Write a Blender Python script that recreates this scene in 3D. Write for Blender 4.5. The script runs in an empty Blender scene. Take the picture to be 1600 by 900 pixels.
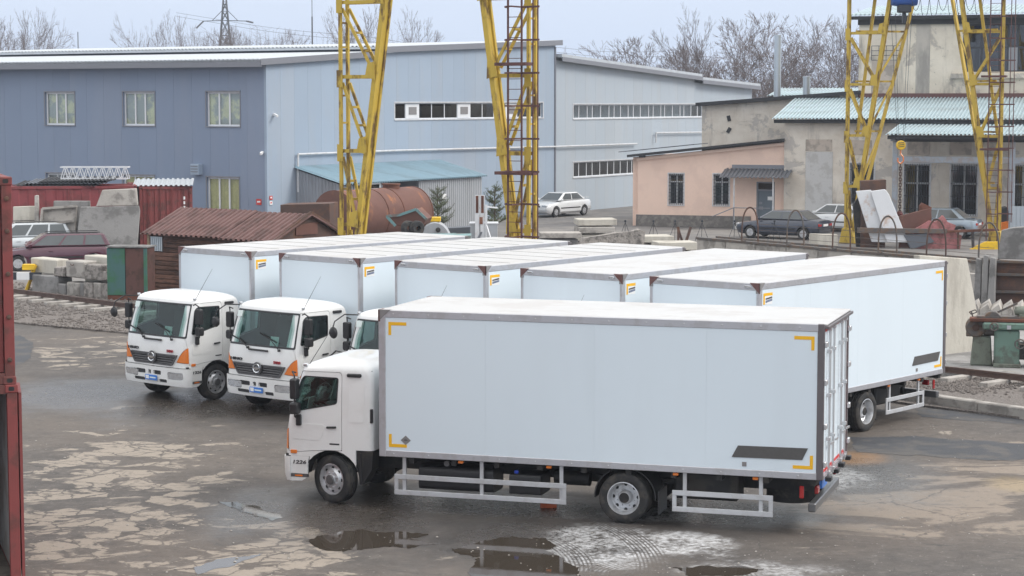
import bpy, bmesh, math, random
from mathutils import Vector, Matrix, noise
R = math.radians
random.seed(7)
scn = bpy.context.scene
COL = scn.collection
# ------------------------------------------------------------------ camera
F, PITCH, CAMH = 3233.4, R(5.156), 6.8435        # focal length in photo pixels (1600 wide), pitch, height
cd = bpy.data.cameras.new('camera'); cam = bpy.data.objects.new('camera', cd); COL.objects.link(cam)
cd.sensor_width = 36; cd.lens = F / 1600 * 36; cd.clip_start = .5; cd.clip_end = 6000
cam.location = (0, 0, CAMH); cam.rotation_euler = (R(90) - PITCH, 0, 0)
scn.camera = cam
# ------------------------------------------------------------------ sky and sun (overcast)
SUN_EL, SUN_AZ = R(42), R(100)                    # azimuth clockwise from +Y: from the right, a little behind the camera
w = bpy.data.worlds.new('World'); scn.world = w; w.use_nodes = True
nt = w.node_tree; nt.nodes.clear()
o = nt.nodes.new('ShaderNodeOutputWorld'); bg = nt.nodes.new('ShaderNodeBackground')
sk = nt.nodes.new('ShaderNodeTexSky'); sk.sky_type = 'NISHITA'; sk.sun_disc = False
sk.sun_elevation = SUN_EL; sk.sun_rotation = SUN_AZ; sk.dust_density = 4; sk.air_density = 1.2
hs = nt.nodes.new('ShaderNodeHueSaturation'); hs.inputs['Saturation'].default_value = .45
mx = nt.nodes.new('ShaderNodeMix'); mx.data_type = 'RGBA'; mx.inputs[0].default_value = .86
tcw = nt.nodes.new('ShaderNodeTexCoord'); mpw = nt.nodes.new('ShaderNodeMapping'); mpw.inputs['Scale'].default_value = (1, 1, 3.5)
nzw = nt.nodes.new('ShaderNodeTexNoise'); nzw.inputs['Scale'].default_value = 2.2; nzw.inputs['Detail'].default_value = 5
rpw = nt.nodes.new('ShaderNodeMix'); rpw.data_type = 'RGBA'
rpw.inputs[6].default_value = (4.5, 5.35, 6.9, 1); rpw.inputs[7].default_value = (5.5, 6.25, 7.5, 1)    # overcast cloud, thin and thick
nt.links.new(tcw.outputs['Generated'], mpw.inputs[0]); nt.links.new(mpw.outputs[0], nzw.inputs['Vector'])
nt.links.new(nzw.outputs['Fac'], rpw.inputs[0]); nt.links.new(rpw.outputs[2], mx.inputs[7])
nt.links.new(sk.outputs[0], hs.inputs['Color']); nt.links.new(hs.outputs[0], mx.inputs[6])
sp = nt.nodes.new('ShaderNodeSeparateXYZ'); nt.links.new(tcw.outputs['Generated'], sp.inputs[0])          # overcast sky: brighter towards the zenith
mz = nt.nodes.new('ShaderNodeMath'); mz.operation = 'MULTIPLY_ADD'; mz.use_clamp = False; cz = nt.nodes.new('ShaderNodeMath'); cz.operation = 'MAXIMUM'; cz.inputs[1].default_value = 0
nt.links.new(sp.outputs[2], cz.inputs[0]); nt.links.new(cz.outputs[0], mz.inputs[0]); mz.inputs[1].default_value = .75; mz.inputs[2].default_value = 1
zw = nt.nodes.new('ShaderNodeMix'); zw.data_type = 'RGBA'; zw.inputs[7].default_value = (6.7, 6.75, 6.75, 1); zr_ = nt.nodes.new('ShaderNodeMapRange'); zr_.inputs[2].default_value = .55      # whiter overhead, bluer towards the hazy horizon
nt.links.new(cz.outputs[0], zr_.inputs[0]); nt.links.new(zr_.outputs[0], zw.inputs[0]); nt.links.new(mx.outputs[2], zw.inputs[6])
vs_ = nt.nodes.new('ShaderNodeVectorMath'); vs_.operation = 'SCALE'; nt.links.new(zw.outputs[2], vs_.inputs[0]); nt.links.new(mz.outputs[0], vs_.inputs['Scale'])
nt.links.new(vs_.outputs[0], bg.inputs[0]); nt.links.new(bg.outputs[0], o.inputs[0])
bg.inputs[1].default_value = .1
sd = bpy.data.lights.new('sun', 'SUN'); sd.energy = 1.4; sd.angle = R(22); sd.color = (1, .96, .9)
so = bpy.data.objects.new('sun', sd); COL.objects.link(so)
so.rotation_euler = Vector((math.sin(SUN_AZ) * math.cos(SUN_EL), math.cos(SUN_AZ) * math.cos(SUN_EL), math.sin(SUN_EL))).to_track_quat('Z', 'Y').to_euler()
scn.view_settings.view_transform = 'Standard'; scn.view_settings.look = 'None'
scn.view_settings.exposure = .6; scn.view_settings.gamma = 1; scn.view_settings.use_curve_mapping = False
scn.render.engine = 'CYCLES'; scn.cycles.max_bounces = 5; scn.cycles.diffuse_bounces = 2; scn.cycles.glossy_bounces = 3; scn.cycles.transparent_max_bounces = 10
# ------------------------------------------------------------------ photo pixel -> place
def ray(u, v):
    x = (u - 800) / F; z = -(v - 450) / F
    return Vector((x, math.cos(PITCH) + z * math.sin(PITCH), -math.sin(PITCH) + z * math.cos(PITCH)))
def G(u, v, z=0.):                                # point at height z under a pixel
    d = ray(u, v); t = (z - CAMH) / d.z; return Vector((d.x * t, d.y * t, z))
def AtY(u, v, y):                                 # point at depth y
    d = ray(u, v); t = y / d.y; return Vector((d.x * t, y, CAMH + d.z * t))
class Plane:                                      # upright plane: origin p, direction d along it; s runs along d, n faces the viewer
    def __init__(s, p, d):
        s.p = Vector((p[0], p[1])); s.d = Vector((d[0], d[1])).normalized(); s.n = Vector((s.d.y, -s.d.x))
        if s.n.dot(-s.p) < 0: s.n = -s.n
        s.ang = math.atan2(s.d.y, s.d.x)
    def px(s, u, v):
        r = ray(u, v); t = s.n.dot(s.p) / s.n.dot(r.xy); q = r * t
        return (q.xy - s.p).dot(s.d), CAMH + q.z
    def off(s, k): return Plane(s.p + s.n * k, s.d)
    def at(s, a, out=0): return s.p + s.d * a + s.n * out
# ------------------------------------------------------------------ mesh builder
class MB:
    def __init__(s): s.v = []; s.f = []
    def add(s, vs, fs):
        b = len(s.v); s.v += [tuple(q) for q in vs]; s.f += [tuple(b + i for i in f) for f in fs]; return s
    def hexa(s, p): return s.add(p, [(0, 3, 2, 1), (4, 5, 6, 7), (0, 1, 5, 4), (1, 2, 6, 5), (2, 3, 7, 6), (3, 0, 4, 7)])
    def box(s, x0, x1, y0, y1, z0, z1):
        if x0 > x1: x0, x1 = x1, x0
        if y0 > y1: y0, y1 = y1, y0
        if z0 > z1: z0, z1 = z1, z0
        return s.hexa([(x0, y0, z0), (x1, y0, z0), (x1, y1, z0), (x0, y1, z0), (x0, y0, z1), (x1, y0, z1), (x1, y1, z1), (x0, y1, z1)])
    def bar(s, p, q, w, h, up=(0, 0, 1)):         # rectangular bar from p to q
        p = Vector(p); q = Vector(q); d = (q - p).normalized(); up = Vector(up)
        if abs(d.dot(up)) > .98: up = Vector((1, 0, 0)) if abs(d.x) < .9 else Vector((0, 1, 0))
        a = d.cross(up).normalized() * w / 2; b = a.cross(d).normalized() * h / 2
        return s.hexa([p - a - b, p + a - b, p + a + b, p - a + b, q - a - b, q + a - b, q + a + b, q - a + b])
    def prism(s, poly, a, b, axis='y'):           # polygon (two coords) pushed along axis
        def P(q, t):
            if axis == 'y': return (q[0], t, q[1])
            if axis == 'x': return (t, q[0], q[1])
            return (q[0], q[1], t)
        n = len(poly); vs = [P(q, a) for q in poly] + [P(q, b) for q in poly]
        return s.add(vs, [tuple(range(n))[::-1], tuple(range(n, 2 * n))] + [(i, (i + 1) % n, n + (i + 1) % n, n + i) for i in range(n)])
    def tube(s, p, q, r0, r1=None, n=8, cap=True):
        r1 = r0 if r1 is None else r1
        p = Vector(p); q = Vector(q); d = (q - p).normalized()
        a = d.orthogonal().normalized(); b = d.cross(a); vs = []
        for c, r in ((p, r0), (q, r1)):
            for i in range(n):
                t = 2 * math.pi * i / n; vs.append(c + a * (r * math.cos(t)) + b * (r * math.sin(t)))
        fs = [(i, (i + 1) % n, n + (i + 1) % n, n + i) for i in range(n)]
        if cap: fs += [tuple(range(n))[::-1], tuple(range(n, 2 * n))]
        return s.add(vs, fs)
    def path(s, pts, r, n=6):
        for i in range(len(pts) - 1): s.tube(pts[i], pts[i + 1], r, r, n)
        return s
    def lathe(s, prof, n=32, c=(0, 0, 0), axis='y', closed=False, cap=True):   # prof: (radius, offset along axis)
        vs = []; m = len(prof)
        for i in range(n):
            t = 2 * math.pi * i / n; ct, st = math.cos(t), math.sin(t)
            for r, k in prof:
                if axis == 'y': vs.append((c[0] + r * ct, c[1] + k, c[2] + r * st))
                elif axis == 'x': vs.append((c[0] + k, c[1] + r * ct, c[2] + r * st))
                else: vs.append((c[0] + r * ct, c[1] + r * st, c[2] + k))
        fs = []
        for i in range(n):
            j = (i + 1) % n
            for k in range(m if closed else m - 1):
                l = (k + 1) % m; fs.append((i * m + k, i * m + l, j * m + l, j * m + k))
        if not closed and cap:
            fs += [tuple(i * m for i in range(n)), tuple(i * m + m - 1 for i in range(n))[::-1]]
        return s.add(vs, fs)
    def corr(s, p, du, dv, n, amp, nrm, thick=.012, prof='sq', m=1):  # corrugated sheet: waves counted along du, straight along dv
        p = Vector(p); du = Vector(du); dv = Vector(dv); nrm = Vector(nrm); pts = []
        for i in range(n):
            if prof == 'sq': seq = ((0, 0), (.42, 0), (.5, 1), (.92, 1))
            else: seq = tuple((k / 6, .5 - .5 * math.cos(2 * math.pi * k / 6)) for k in range(6))
            pts += [((i + a) / n, h) for a, h in seq]
        pts.append((1, 0)); k = len(pts)
        vs = [p + du * a + nrm * (h * amp) for a, h in pts] + [p + dv + du * a + nrm * (h * amp) for a, h in pts]
        vs += [q - nrm * thick for q in vs]
        fs = []
        for i in range(k - 1):
            fs += [(i, i + 1, k + i + 1, k + i), (2 * k + i, 3 * k + i, 3 * k + i + 1, 2 * k + i + 1), (i, 2 * k + i, 2 * k + i + 1, i + 1), (k + i, k + i + 1, 3 * k + i + 1, 3 * k + i)]
        fs += [(0, k, 3 * k, 2 * k), (k - 1, 3 * k - 1, 4 * k - 1, 2 * k - 1)]
        return s.add(vs, fs)
    def mesh(s, name, bevel=0, smooth=None, rough=0, seed=0):
        me = bpy.data.meshes.new(name); me.from_pydata(s.v, [], s.f); bm = bmesh.new(); bm.from_mesh(me)
        bmesh.ops.recalc_face_normals(bm, faces=bm.faces)
        if bevel:
            es = [e for e in bm.edges if len(e.link_faces) == 2 and e.calc_face_angle(0) > R(28)]
            bmesh.ops.bevel(bm, geom=es, offset=bevel, segments=1, affect='EDGES', clamp_overlap=True)
        if rough:
            for q in bm.verts:
                q.co += Vector(noise.noise_vector(q.co * 2.3 + Vector((seed, seed * 1.7, 0)))) * rough
        bm.to_mesh(me); bm.free()
        if smooth is not None:
            me.polygons.foreach_set('use_smooth', [True] * len(me.polygons)); me.set_sharp_from_angle(angle=R(smooth))
        return me
    def build(s, name, mat, parent=None, bevel=0, smooth=None, loc=None, rotz=0, rough=0, seed=0):
        return mob(name, s.mesh(name, bevel, smooth, rough, seed), mat, parent, loc, rotz)
def mob(name, me, mat, parent=None, loc=None, rotz=0):
    if not me.materials: me.materials.append(M[mat] if isinstance(mat, str) else mat)
    ob = bpy.data.objects.new(name, me); COL.objects.link(ob); ob.parent = parent
    if loc is not None: ob.location = loc
    if rotz: ob.rotation_euler = (0, 0, rotz)
    return ob
def thing(name, label, cat, loc=(0, 0, 0), rotz=0, group=None):
    e = bpy.data.objects.new(name, None); COL.objects.link(e); e.empty_display_size = .2
    e.location = loc; e.rotation_euler = (0, 0, rotz); return tag(e, label, cat, group)
def tag(ob, label=None, cat=None, group=None, kind=None):
    if label: ob['label'] = label
    if cat: ob['category'] = cat
    if group: ob['group'] = group
    if kind: ob['kind'] = kind
    return ob
def copy_tree(ob, parent=None):
    c = ob.copy(); COL.objects.link(c); c.parent = parent
    for ch in list(ob.children): copy_tree(ch, c)
    return c
def tmp(me):
    ob = bpy.data.objects.new('tmp', me); COL.objects.link(ob); return ob
def boolop(a, b, op):                             # exact boolean of two meshes
    A = tmp(a.copy()); B = tmp(b.copy()); m = A.modifiers.new('b', 'BOOLEAN'); m.object = B; m.operation = op; m.solver = 'EXACT'
    dg = bpy.context.evaluated_depsgraph_get(); me = bpy.data.meshes.new_from_object(A.evaluated_get(dg), depsgraph=dg)
    bpy.data.objects.remove(A); bpy.data.objects.remove(B); return me
def fin(me, smooth=35):
    me.materials.clear(); me.polygons.foreach_set('use_smooth', [True] * len(me.polygons)); me.set_sharp_from_angle(angle=R(smooth)); return me
def text_mesh(t, size, depth=.004, bold=0., wide=1., shear=0.):   # lettering in the local XY plane, centred
    c = bpy.data.curves.new('lettering', 'FONT'); c.body = t; c.size = size; c.extrude = depth; c.offset = bold; c.shear = shear
    c.align_x = 'CENTER'; c.align_y = 'CENTER'; c.resolution_u = 3
    ob = tmp(c); dg = bpy.context.evaluated_depsgraph_get(); me = bpy.data.meshes.new_from_object(ob.evaluated_get(dg), depsgraph=dg)
    bpy.data.objects.remove(ob); me.materials.clear()
    if wide != 1:
        for q in me.vertices: q.co.x *= wide
    return me
# ------------------------------------------------------------------ materials
M = {}
class NT:
    def __init__(s, name):
        m = bpy.data.materials.new(name); m.use_nodes = True; s.m = m; s.t = m.node_tree; s.b = s.t.nodes['Principled BSDF']
    def n(s, typ, **kw):
        x = s.t.nodes.new('ShaderNode' + typ)
        for k, v in kw.items(): setattr(x, k, v)
        return x
    def l(s, a, b): s.t.links.new(a, b)
    def val(s, x, sock):
        if isinstance(x, (int, float)): sock.default_value = x
        elif isinstance(x, tuple): sock.default_value = x if len(sock.default_value) == len(x) else (*x, 1)
        else: s.l(x, sock)
    def math(s, op, a, b=0., c=None, clamp=False):
        x = s.n('Math', operation=op, use_clamp=clamp); s.val(a, x.inputs[0]); s.val(b, x.inputs[1])
        if c is not None: s.val(c, x.inputs[2])
        return x.outputs[0]
    def mix(s, f, a, b, mode='MIX'):
        x = s.n('Mix', data_type='RGBA', blend_type=mode); s.val(f, x.inputs[0]); s.val(a, x.inputs[6]); s.val(b, x.inputs[7]); return x.outputs[2]
    def ramp(s, f, a, b):                         # smooth step from a to b
        x = s.n('MapRange', interpolation_type='SMOOTHSTEP'); s.val(f, x.inputs[0]); x.inputs[1].default_value = a; x.inputs[2].default_value = b; return x.outputs[0]
    def coords(s, obj=True):
        tc = s.n('TexCoord'); oi = s.n('ObjectInfo'); a = s.n('VectorMath', operation='MULTIPLY_ADD')
        s.l(oi.outputs['Random'], a.inputs[0]); a.inputs[1].default_value = (37, 53, 71); s.l(tc.outputs['Object'], a.inputs[2]); return a.outputs[0]
    def noise(s, vec, scale, detail=4, rough=.6, stretch=None, dist=0):
        if stretch:
            mp = s.n('Mapping'); s.l(vec, mp.inputs[0]); mp.inputs['Scale'].default_value = stretch; vec = mp.outputs[0]
        x = s.n('TexNoise'); s.l(vec, x.inputs['Vector']); x.inputs['Scale'].default_value = scale; x.inputs['Detail'].default_value = detail
        x.inputs['Roughness'].default_value = rough; x.inputs['Distortion'].default_value = dist; return x.outputs['Fac']
    def bump(s, h, strength=.3, dist=.02):
        x = s.n('Bump'); x.inputs['Strength'].default_value = strength; x.inputs['Distance'].default_value = dist; s.l(h, x.inputs['Height']); s.l(x.outputs[0], s.b.inputs['Normal'])
def mat(name, col, rough=.5, metal=0., var=.15, scale=3., dirt=None, damt=.5, dscale=2., streak=None, bump=0., bscale=40., bdist=.01, coat=0., spec=None, thr=.5, rnd=0.):
    k = NT(name); c = k.coords()
    n1 = k.noise(c, scale, 5)
    base = k.mix(n1, tuple(x * (1 - var) for x in col), tuple(min(1, x * (1 + var)) for x in col))
    if dirt:
        n2 = k.noise(c, dscale, 8, .65, streak)
        f = k.math('MULTIPLY', k.ramp(n2, thr - .04, thr + .10), damt)
        base = k.mix(f, base, dirt)
        k.l(k.math('MULTIPLY_ADD', f, .3, rough, clamp=True), k.b.inputs['Roughness'])
    else:
        k.l(k.math('MULTIPLY_ADD', n1, .12, rough - .06, clamp=True), k.b.inputs['Roughness'])
    if rnd:
        hv = k.n('HueSaturation'); oi = k.n('ObjectInfo'); k.l(k.math('MULTIPLY_ADD', oi.outputs['Random'], 2 * rnd, 1 - rnd), hv.inputs['Value']); k.l(base, hv.inputs['Color']); base = hv.outputs[0]
    k.l(base, k.b.inputs['Base Color']); k.b.inputs['Metallic'].default_value = metal
    if coat: k.b.inputs['Coat Weight'].default_value = coat; k.b.inputs['Coat Roughness'].default_value = .08
    if spec is not None: k.b.inputs['Specular IOR Level'].default_value = spec
    if bump: k.bump(k.noise(c, bscale, 6, .6), bump, bdist)
    M[name] = k.m; return k
mat('truck_white', (.80, .80, .79), .28, var=.02, dirt=(.42, .39, .35), damt=.10, dscale=1.6, coat=.5)
mat('panel_white', (.69, .77, .83), .34, var=.012, scale=.4, dirt=(.55, .6, .63), damt=.10, dscale=.9, streak=(1, 1, .15))
mat('roof_white', (.50, .497, .495), .5, var=.06, scale=.8, dirt=(.42, .40, .39), damt=.5, dscale=.9, thr=.52)
mat('alloy', (.52, .52, .55), .38, .55, var=.06, dirt=(.3, .28, .26), damt=.3, dscale=3)
mat('alloy_light', (.58, .59, .61), .42, .35, var=.05, dirt=(.35, .32, .3), damt=.25, dscale=4)
mat('steel_rod', (.62, .62, .63), .32, .75, var=.05)
mat('rim_steel', (.62, .63, .65), .34, .6, var=.06, dirt=(.2, .18, .16), damt=.35, dscale=6)
mat('tyre', (.022, .022, .023), .8, var=.2, dirt=(.09, .08, .07), damt=.6, dscale=5, bump=.2, bscale=80)
mat('black_plastic', (.02, .02, .022), .45, var=.2)
mat('chassis', (.012, .012, .013), .6, var=.25, dirt=(.07, .06, .05), damt=.5, dscale=3)
mat('grille_grey', (.15, .15, .155), .35, .5, var=.1)
mat('chrome', (.75, .76, .78), .12, 1, var=.02)
mat('lamp_orange', (.74, .19, .02), .22, var=.1, scale=14, coat=.8)
mat('lamp_red', (.36, .015, .015), .22, var=.1, coat=.6)
mat('lamp_clear', (.62, .64, .67), .12, .7, var=.5, scale=14, coat=1)
mat('reflex_yellow', (.85, .46, .01), .45, var=.05)
mat('reflex_red', (.62, .03, .03), .4, var=.05)
mat('sticker_dark', (.085, .082, .08), .6, var=.25, scale=14, bump=.1)
mat('sticker_grey', (.22, .21, .21), .5, var=.1)
mat('plate_blue', (.05, .2, .62), .35, var=.08)
mat('letter_dark', (.06, .06, .065), .3, .4, var=.05)
mat('letter_red', (.35, .02, .03), .35, var=.05)
mat('white_plain', (.82, .82, .82), .5, var=.03)
mat('cab_inside', (.09, .09, .095), .75, var=.2)
mat('seat_cloth', (.10, .10, .11), .9, var=.2, scale=20)
mat('paper', (.72, .8, .78), .7, var=.08)
mat('cap_blue', (.03, .08, .55), .4)
def glass(name, tint=(.75, .82, .82), refl=1., dark=0.):
    k = NT(name); t = k.t; t.nodes.remove(k.b)
    tr = k.n('BsdfTransparent'); tr.inputs[0].default_value = (*tint, 1); gl = k.n('BsdfGlossy'); gl.inputs['Roughness'].default_value = .03
    lw = k.n('LayerWeight'); lw.inputs[0].default_value = .5
    f = k.math('MULTIPLY_ADD', k.math('MULTIPLY_ADD', k.math('POWER', lw.outputs['Facing'], 5.), .9, .05), refl, dark, clamp=True)
    ms = k.n('MixShader'); k.l(f, ms.inputs[0]); k.l(tr.outputs[0], ms.inputs[1]); k.l(gl.outputs[0], ms.inputs[2])
    k.l(ms.outputs[0], t.nodes['Material Output'].inputs[0]); M[name] = k.m
glass('cab_glass', (.66, .77, .75), 1.0, .0)
glass('window_glass', (.92, .95, .96), 1.2, .03)
glass('dark_glass', (.30, .34, .38), 1.3, .05)
# ------------------------------------------------------------------ ground
k = NT('asphalt'); geo = k.n('NewGeometry'); pos = geo.outputs['Position']
sx = k.n('SeparateXYZ'); k.l(pos, sx.inputs[0])
wn = k.n('TexNoise'); k.l(pos, wn.inputs['Vector']); wn.inputs['Scale'].default_value = .9; wn.inputs['Detail'].default_value = 7; wn.inputs['Roughness'].default_value = .68
def blob(u, v, rx, ry, ang=0., amt=1.6, soft=.25, vec=None):
    c = G(u, v); mp = k.n('Mapping', vector_type='TEXTURE'); k.l(vec or pos, mp.inputs[0])
    mp.inputs['Location'].default_value = (c.x, c.y, 0); mp.inputs['Rotation'].default_value = (0, 0, R(ang)); mp.inputs['Scale'].default_value = (rx, ry, 1)
    ln = k.n('VectorMath', operation='LENGTH'); k.l(mp.outputs[0], ln.inputs[0])
    d = k.math('MULTIPLY_ADD', k.math('SUBTRACT', wn.outputs['Fac'], .5), -amt, ln.outputs['Value'])
    return k.math('SUBTRACT', 1, k.ramp(d, 1 - soft, 1 + soft))
def mx_(*a):
    r = a[0]
    for b in a[1:]: r = k.math('MAXIMUM', r, b)
    return r
big = k.noise(pos, .13, 5, .6); mid = k.noise(pos, 1.1, 8, .7); grit = k.noise(pos, 38, 4, .75); fine = k.noise(pos, 9, 6, .7)
streaky = k.noise(pos, .8, 7, .65, (.35, 1.6, 1), .6)
base = k.mix(k.ramp(mid, .3, .7), (.058, .050, .045), (.106, .092, .082))
base = k.mix(k.math('MULTIPLY', k.ramp(big, .42, .62), .6), base, (.135, .110, .09))            # brown dried mud
base = k.mix(k.math('MULTIPLY', k.ramp(streaky, .55, .75), .55), base, (.055, .051, .05))       # dark oily streaks
# worn cement skin: islands split by cracks
vor = k.n('TexVoronoi', feature='DISTANCE_TO_EDGE'); dv = k.n('VectorMath', operation='MULTIPLY_ADD'); k.l(wn.outputs['Color'], dv.inputs[0]); dv.inputs[1].default_value = (.9, .9, 0); k.l(pos, dv.inputs[2])
mpv = k.n('Mapping'); k.l(dv.outputs[0], mpv.inputs[0]); mpv.inputs['Scale'].default_value = (1, .9, 1); k.l(mpv.outputs[0], vor.inputs['Vector']); vor.inputs['Scale'].default_value = 1.9
crack = k.ramp(vor.outputs['Distance'], .012, .05)
vor2 = k.n('TexVoronoi', feature='DISTANCE_TO_EDGE'); k.l(dv.outputs[0], vor2.inputs['Vector']); vor2.inputs['Scale'].default_value = .42
crack2 = k.math('SUBTRACT', 1, k.ramp(vor2.outputs['Distance'], .002, .010))
pn = k.noise(pos, .95, 6, .62, (.8, 1.2, 1), .8)
zoneL = mx_(blob(170, 775, 1.9, 6.5, 6, 1.3, .6), k.math('MULTIPLY', blob(140, 548, 1.8, 3.5, 10, 1.4, .5), .6), k.math('MULTIPLY', blob(430, 870, 1.5, 2.2, 20, 1.4, .5), .85))
vc = k.n('TexVoronoi', feature='F1'); k.l(mpv.outputs[0], vc.inputs['Vector']); vc.inputs['Scale'].default_value = 1.9; sc_ = k.n('SeparateColor'); k.l(vc.outputs['Color'], sc_.inputs[0])
cell = k.ramp(k.math('MULTIPLY_ADD', pn, 1.6, sc_.outputs[0]), 1.0, 1.16)
skin = k.math('MULTIPLY', k.ramp(k.math('MULTIPLY_ADD', zoneL, .23, pn), .645, .685), k.math('MULTIPLY', crack, cell))
zoneR = mx_(blob(1420, 800, 2.1, 3.3, -28, 1.3, .5), blob(1560, 735, 1.7, 3.4, -30, 1.3, .5))
pn2 = k.noise(pos, .7, 7, .62, (.55, 1.1, 1), .6)
skinR = k.math('MULTIPLY', k.ramp(k.math('MULTIPLY_ADD', zoneR, .25, pn2), .69, .76), k.math('MULTIPLY_ADD', crack2, -.8, 1))
base = k.mix(k.math('MULTIPLY', k.math('MULTIPLY', zoneR, .4), 1), base, (.12, .09, .07))
base = k.mix(k.math('MULTIPLY', skin, .8), base, k.mix(fine, (.27, .225, .18), (.40, .345, .285)))
base = k.mix(k.math('MULTIPLY', skinR, .85), base, k.mix(fine, (.19, .15, .115), (.31, .255, .205)))
base = k.mix(k.math('MULTIPLY', blob(1338, 716, .55, .7, 0, 1.2, .5), .65), base, (.42, .21, .07))   # rust stain
base = k.mix(k.math('MULTIPLY', blob(1590, 758, .5, .7, 0, 1.6, .5), .3), base, (.40, .29, .13))
base = k.mix(k.math('MULTIPLY', crack2, k.math('MULTIPLY', k.ramp(mid, .45, .62), .7)), base, (.03, .028, .027))
base = k.mix(k.math('MULTIPLY', k.ramp(grit, .55, .72), .3), base, (.24, .225, .21))
base = k.mix(k.math('MULTIPLY', k.ramp(grit, .45, .28), .45), base, (.03, .03, .03))
mott = k.noise(pos, 3.6, 7, .72); base = k.mix(k.math('MULTIPLY', k.ramp(mott, .52, .66), .5), base, (.045, .041, .039)); base = k.mix(k.math('MULTIPLY', k.ramp(mott, .46, .34), .35), base, (.20, .178, .16))
speck = k.noise(pos, 13, 3, .6); base = k.mix(k.math('MULTIPLY', k.ramp(speck, .66, .72), .6), base, (.36, .34, .32)); base = k.mix(k.math('MULTIPLY', k.ramp(speck, .34, .29), .6), base, (.03, .028, .027))
# wet ground
wet = mx_(blob(560, 812, 1.8, 2.2, 0, 1.2, .5), blob(830, 845, 1.7, 2.4, 0, 1.2, .5), blob(760, 790, 3.5, 1.6, -18, 1., .5), blob(340, 632, 2.8, 3.4, 0, 1.3, .5), blob(1100, 800, 2.4, 1.6, -18, 1.2, .5), blob(130, 615, 1.9, 2.8, 0, 1.4, .5), blob(1330, 740, 1.6, 3, 0, 1.4, .5), blob(400, 800, .8, 2, 0, 1.3, .5))
base = k.mix(k.math('MULTIPLY', wet, .62), base, k.mix(.5, base, (.012, .011, .010)))
# thin wet snow crust with tyre tracks
def circ(a, b, c):
    d = 2 * (a.x * (b.y - c.y) + b.x * (c.y - a.y) + c.x * (a.y - b.y)); s = lambda q: q.x * q.x + q.y * q.y
    x = (s(a) * (b.y - c.y) + s(b) * (c.y - a.y) + s(c) * (a.y - b.y)) / d; y = (s(a) * (c.x - b.x) + s(b) * (a.x - c.x) + s(c) * (b.x - a.x)) / d
    return Vector((x, y, 0)), math.hypot(a.x - x, a.y - y)
def track(a, b, c, half, pitch):
    o_, r_ = circ(G(*a), G(*b), G(*c)); s = k.n('VectorMath', operation='DISTANCE'); k.l(pos, s.inputs[0]); s.inputs[1].default_value = o_
    e = k.math('SUBTRACT', s.outputs['Value'], r_); band = k.math('SUBTRACT', 1, k.ramp(k.math('ABSOLUTE', e), half * .8, half * 1.1))
    ln = k.ramp(k.math('SINE', k.math('MULTIPLY', k.math('MULTIPLY_ADD', mid, .03, e), 6.2832 / pitch)), -.3, .5)
    return k.math('MULTIPLY', band, ln)
snow = mx_(blob(945, 852, 1.0, 1.6, 0, 2.2, .3), blob(1050, 850, .9, .9, 0, 2.4, .3), k.math('MULTIPLY', blob(1300, 748, .8, .9, 0, 2.6, .35), .6), k.math('MULTIPLY', blob(1150, 744, 1.6, .5, -18, 2.6, .35), .8), k.math('MULTIPLY', blob(990, 805, 1.1, .5, 0, 2.4, .35), .7), k.math('MULTIPLY', blob(1180, 890, .9, .5, 0, 2.6, .35), .6), k.math('MULTIPLY', blob(790, 772, 1.3, .25, -18, 2.4, .35), .5), blob(860, 885, .45, .8, 0, 2.2, .3))
trk = mx_(track((845, 838), (885, 858), (905, 895), .26, .062), track((955, 822), (1000, 850), (1020, 890), .26, .062), track((1110, 880), (1010, 875), (930, 899), .24, .07))
snow = k.math('MULTIPLY', snow, k.math('MULTIPLY_ADD', trk, -.8, 1))
snow = k.math('MULTIPLY', snow, k.ramp(k.math('MULTIPLY_ADD', mid, .6, k.math('MULTIPLY', fine, .5)), .42, .62))
base = k.mix(k.math('MULTIPLY', snow, .86), base, k.mix(k.ramp(fine, .35, .65), (.30, .29, .28), (.64, .64, .65)))
k.l(base, k.b.inputs['Base Color'])
ro = k.math('MULTIPLY_ADD', wet, -.50, .78); ro = k.math('MULTIPLY_ADD', k.math('SUBTRACT', fine, .5), .35, ro, clamp=True); k.l(ro, k.b.inputs['Roughness'])
hgt = k.math('MULTIPLY_ADD', grit, .35, k.math('MULTIPLY', fine, .6))
k.bump(hgt, .55, .02); M['asphalt'] = k.m
gb = MB(); gb.add([(-60, 15, 0), (60, 15, 0), (60, 72, 0), (-60, 72, 0)], [(0, 1, 2, 3)])
tag(gb.build('yard_asphalt', 'asphalt'), kind='structure')
mat('far_ground', (.16, .15, .145), .85, var=.3, scale=.4, dirt=(.26, .24, .22), damt=.6, dscale=.5, bump=.3, bscale=8)
gb = MB(); gb.add([(-3000, -100, -.004), (3000, -100, -.004), (3000, 5000, -.004), (-3000, 5000, -.004)], [(0, 1, 2, 3)])
tag(gb.build('ground', 'far_ground'), kind='structure')
k = NT('puddle_water'); k.b.inputs['Base Color'].default_value = (.055, .045, .036, 1); k.b.inputs['Roughness'].default_value = .03; k.b.inputs['IOR'].default_value = 1.45
c_ = k.n('NewGeometry').outputs['Position']; k.bump(k.noise(c_, 5, 3), .02, .02); M['puddle_water'] = k.m
def outline(pts, amp, n=14, freq=2.6):            # closed polygon on the ground, edges broken up
    q = [G(*a) for a in pts]; out = []
    for i in range(len(q)):
        a, b = q[i], q[(i + 1) % len(q)]
        for j in range(n):
            p = a.lerp(b, j / n); nv = noise.noise_vector(p * freq) * amp + noise.noise_vector(p * freq * 4) * amp * .4
            out.append((p.x + nv.x, p.y + nv.y * 2))
    return out
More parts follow.
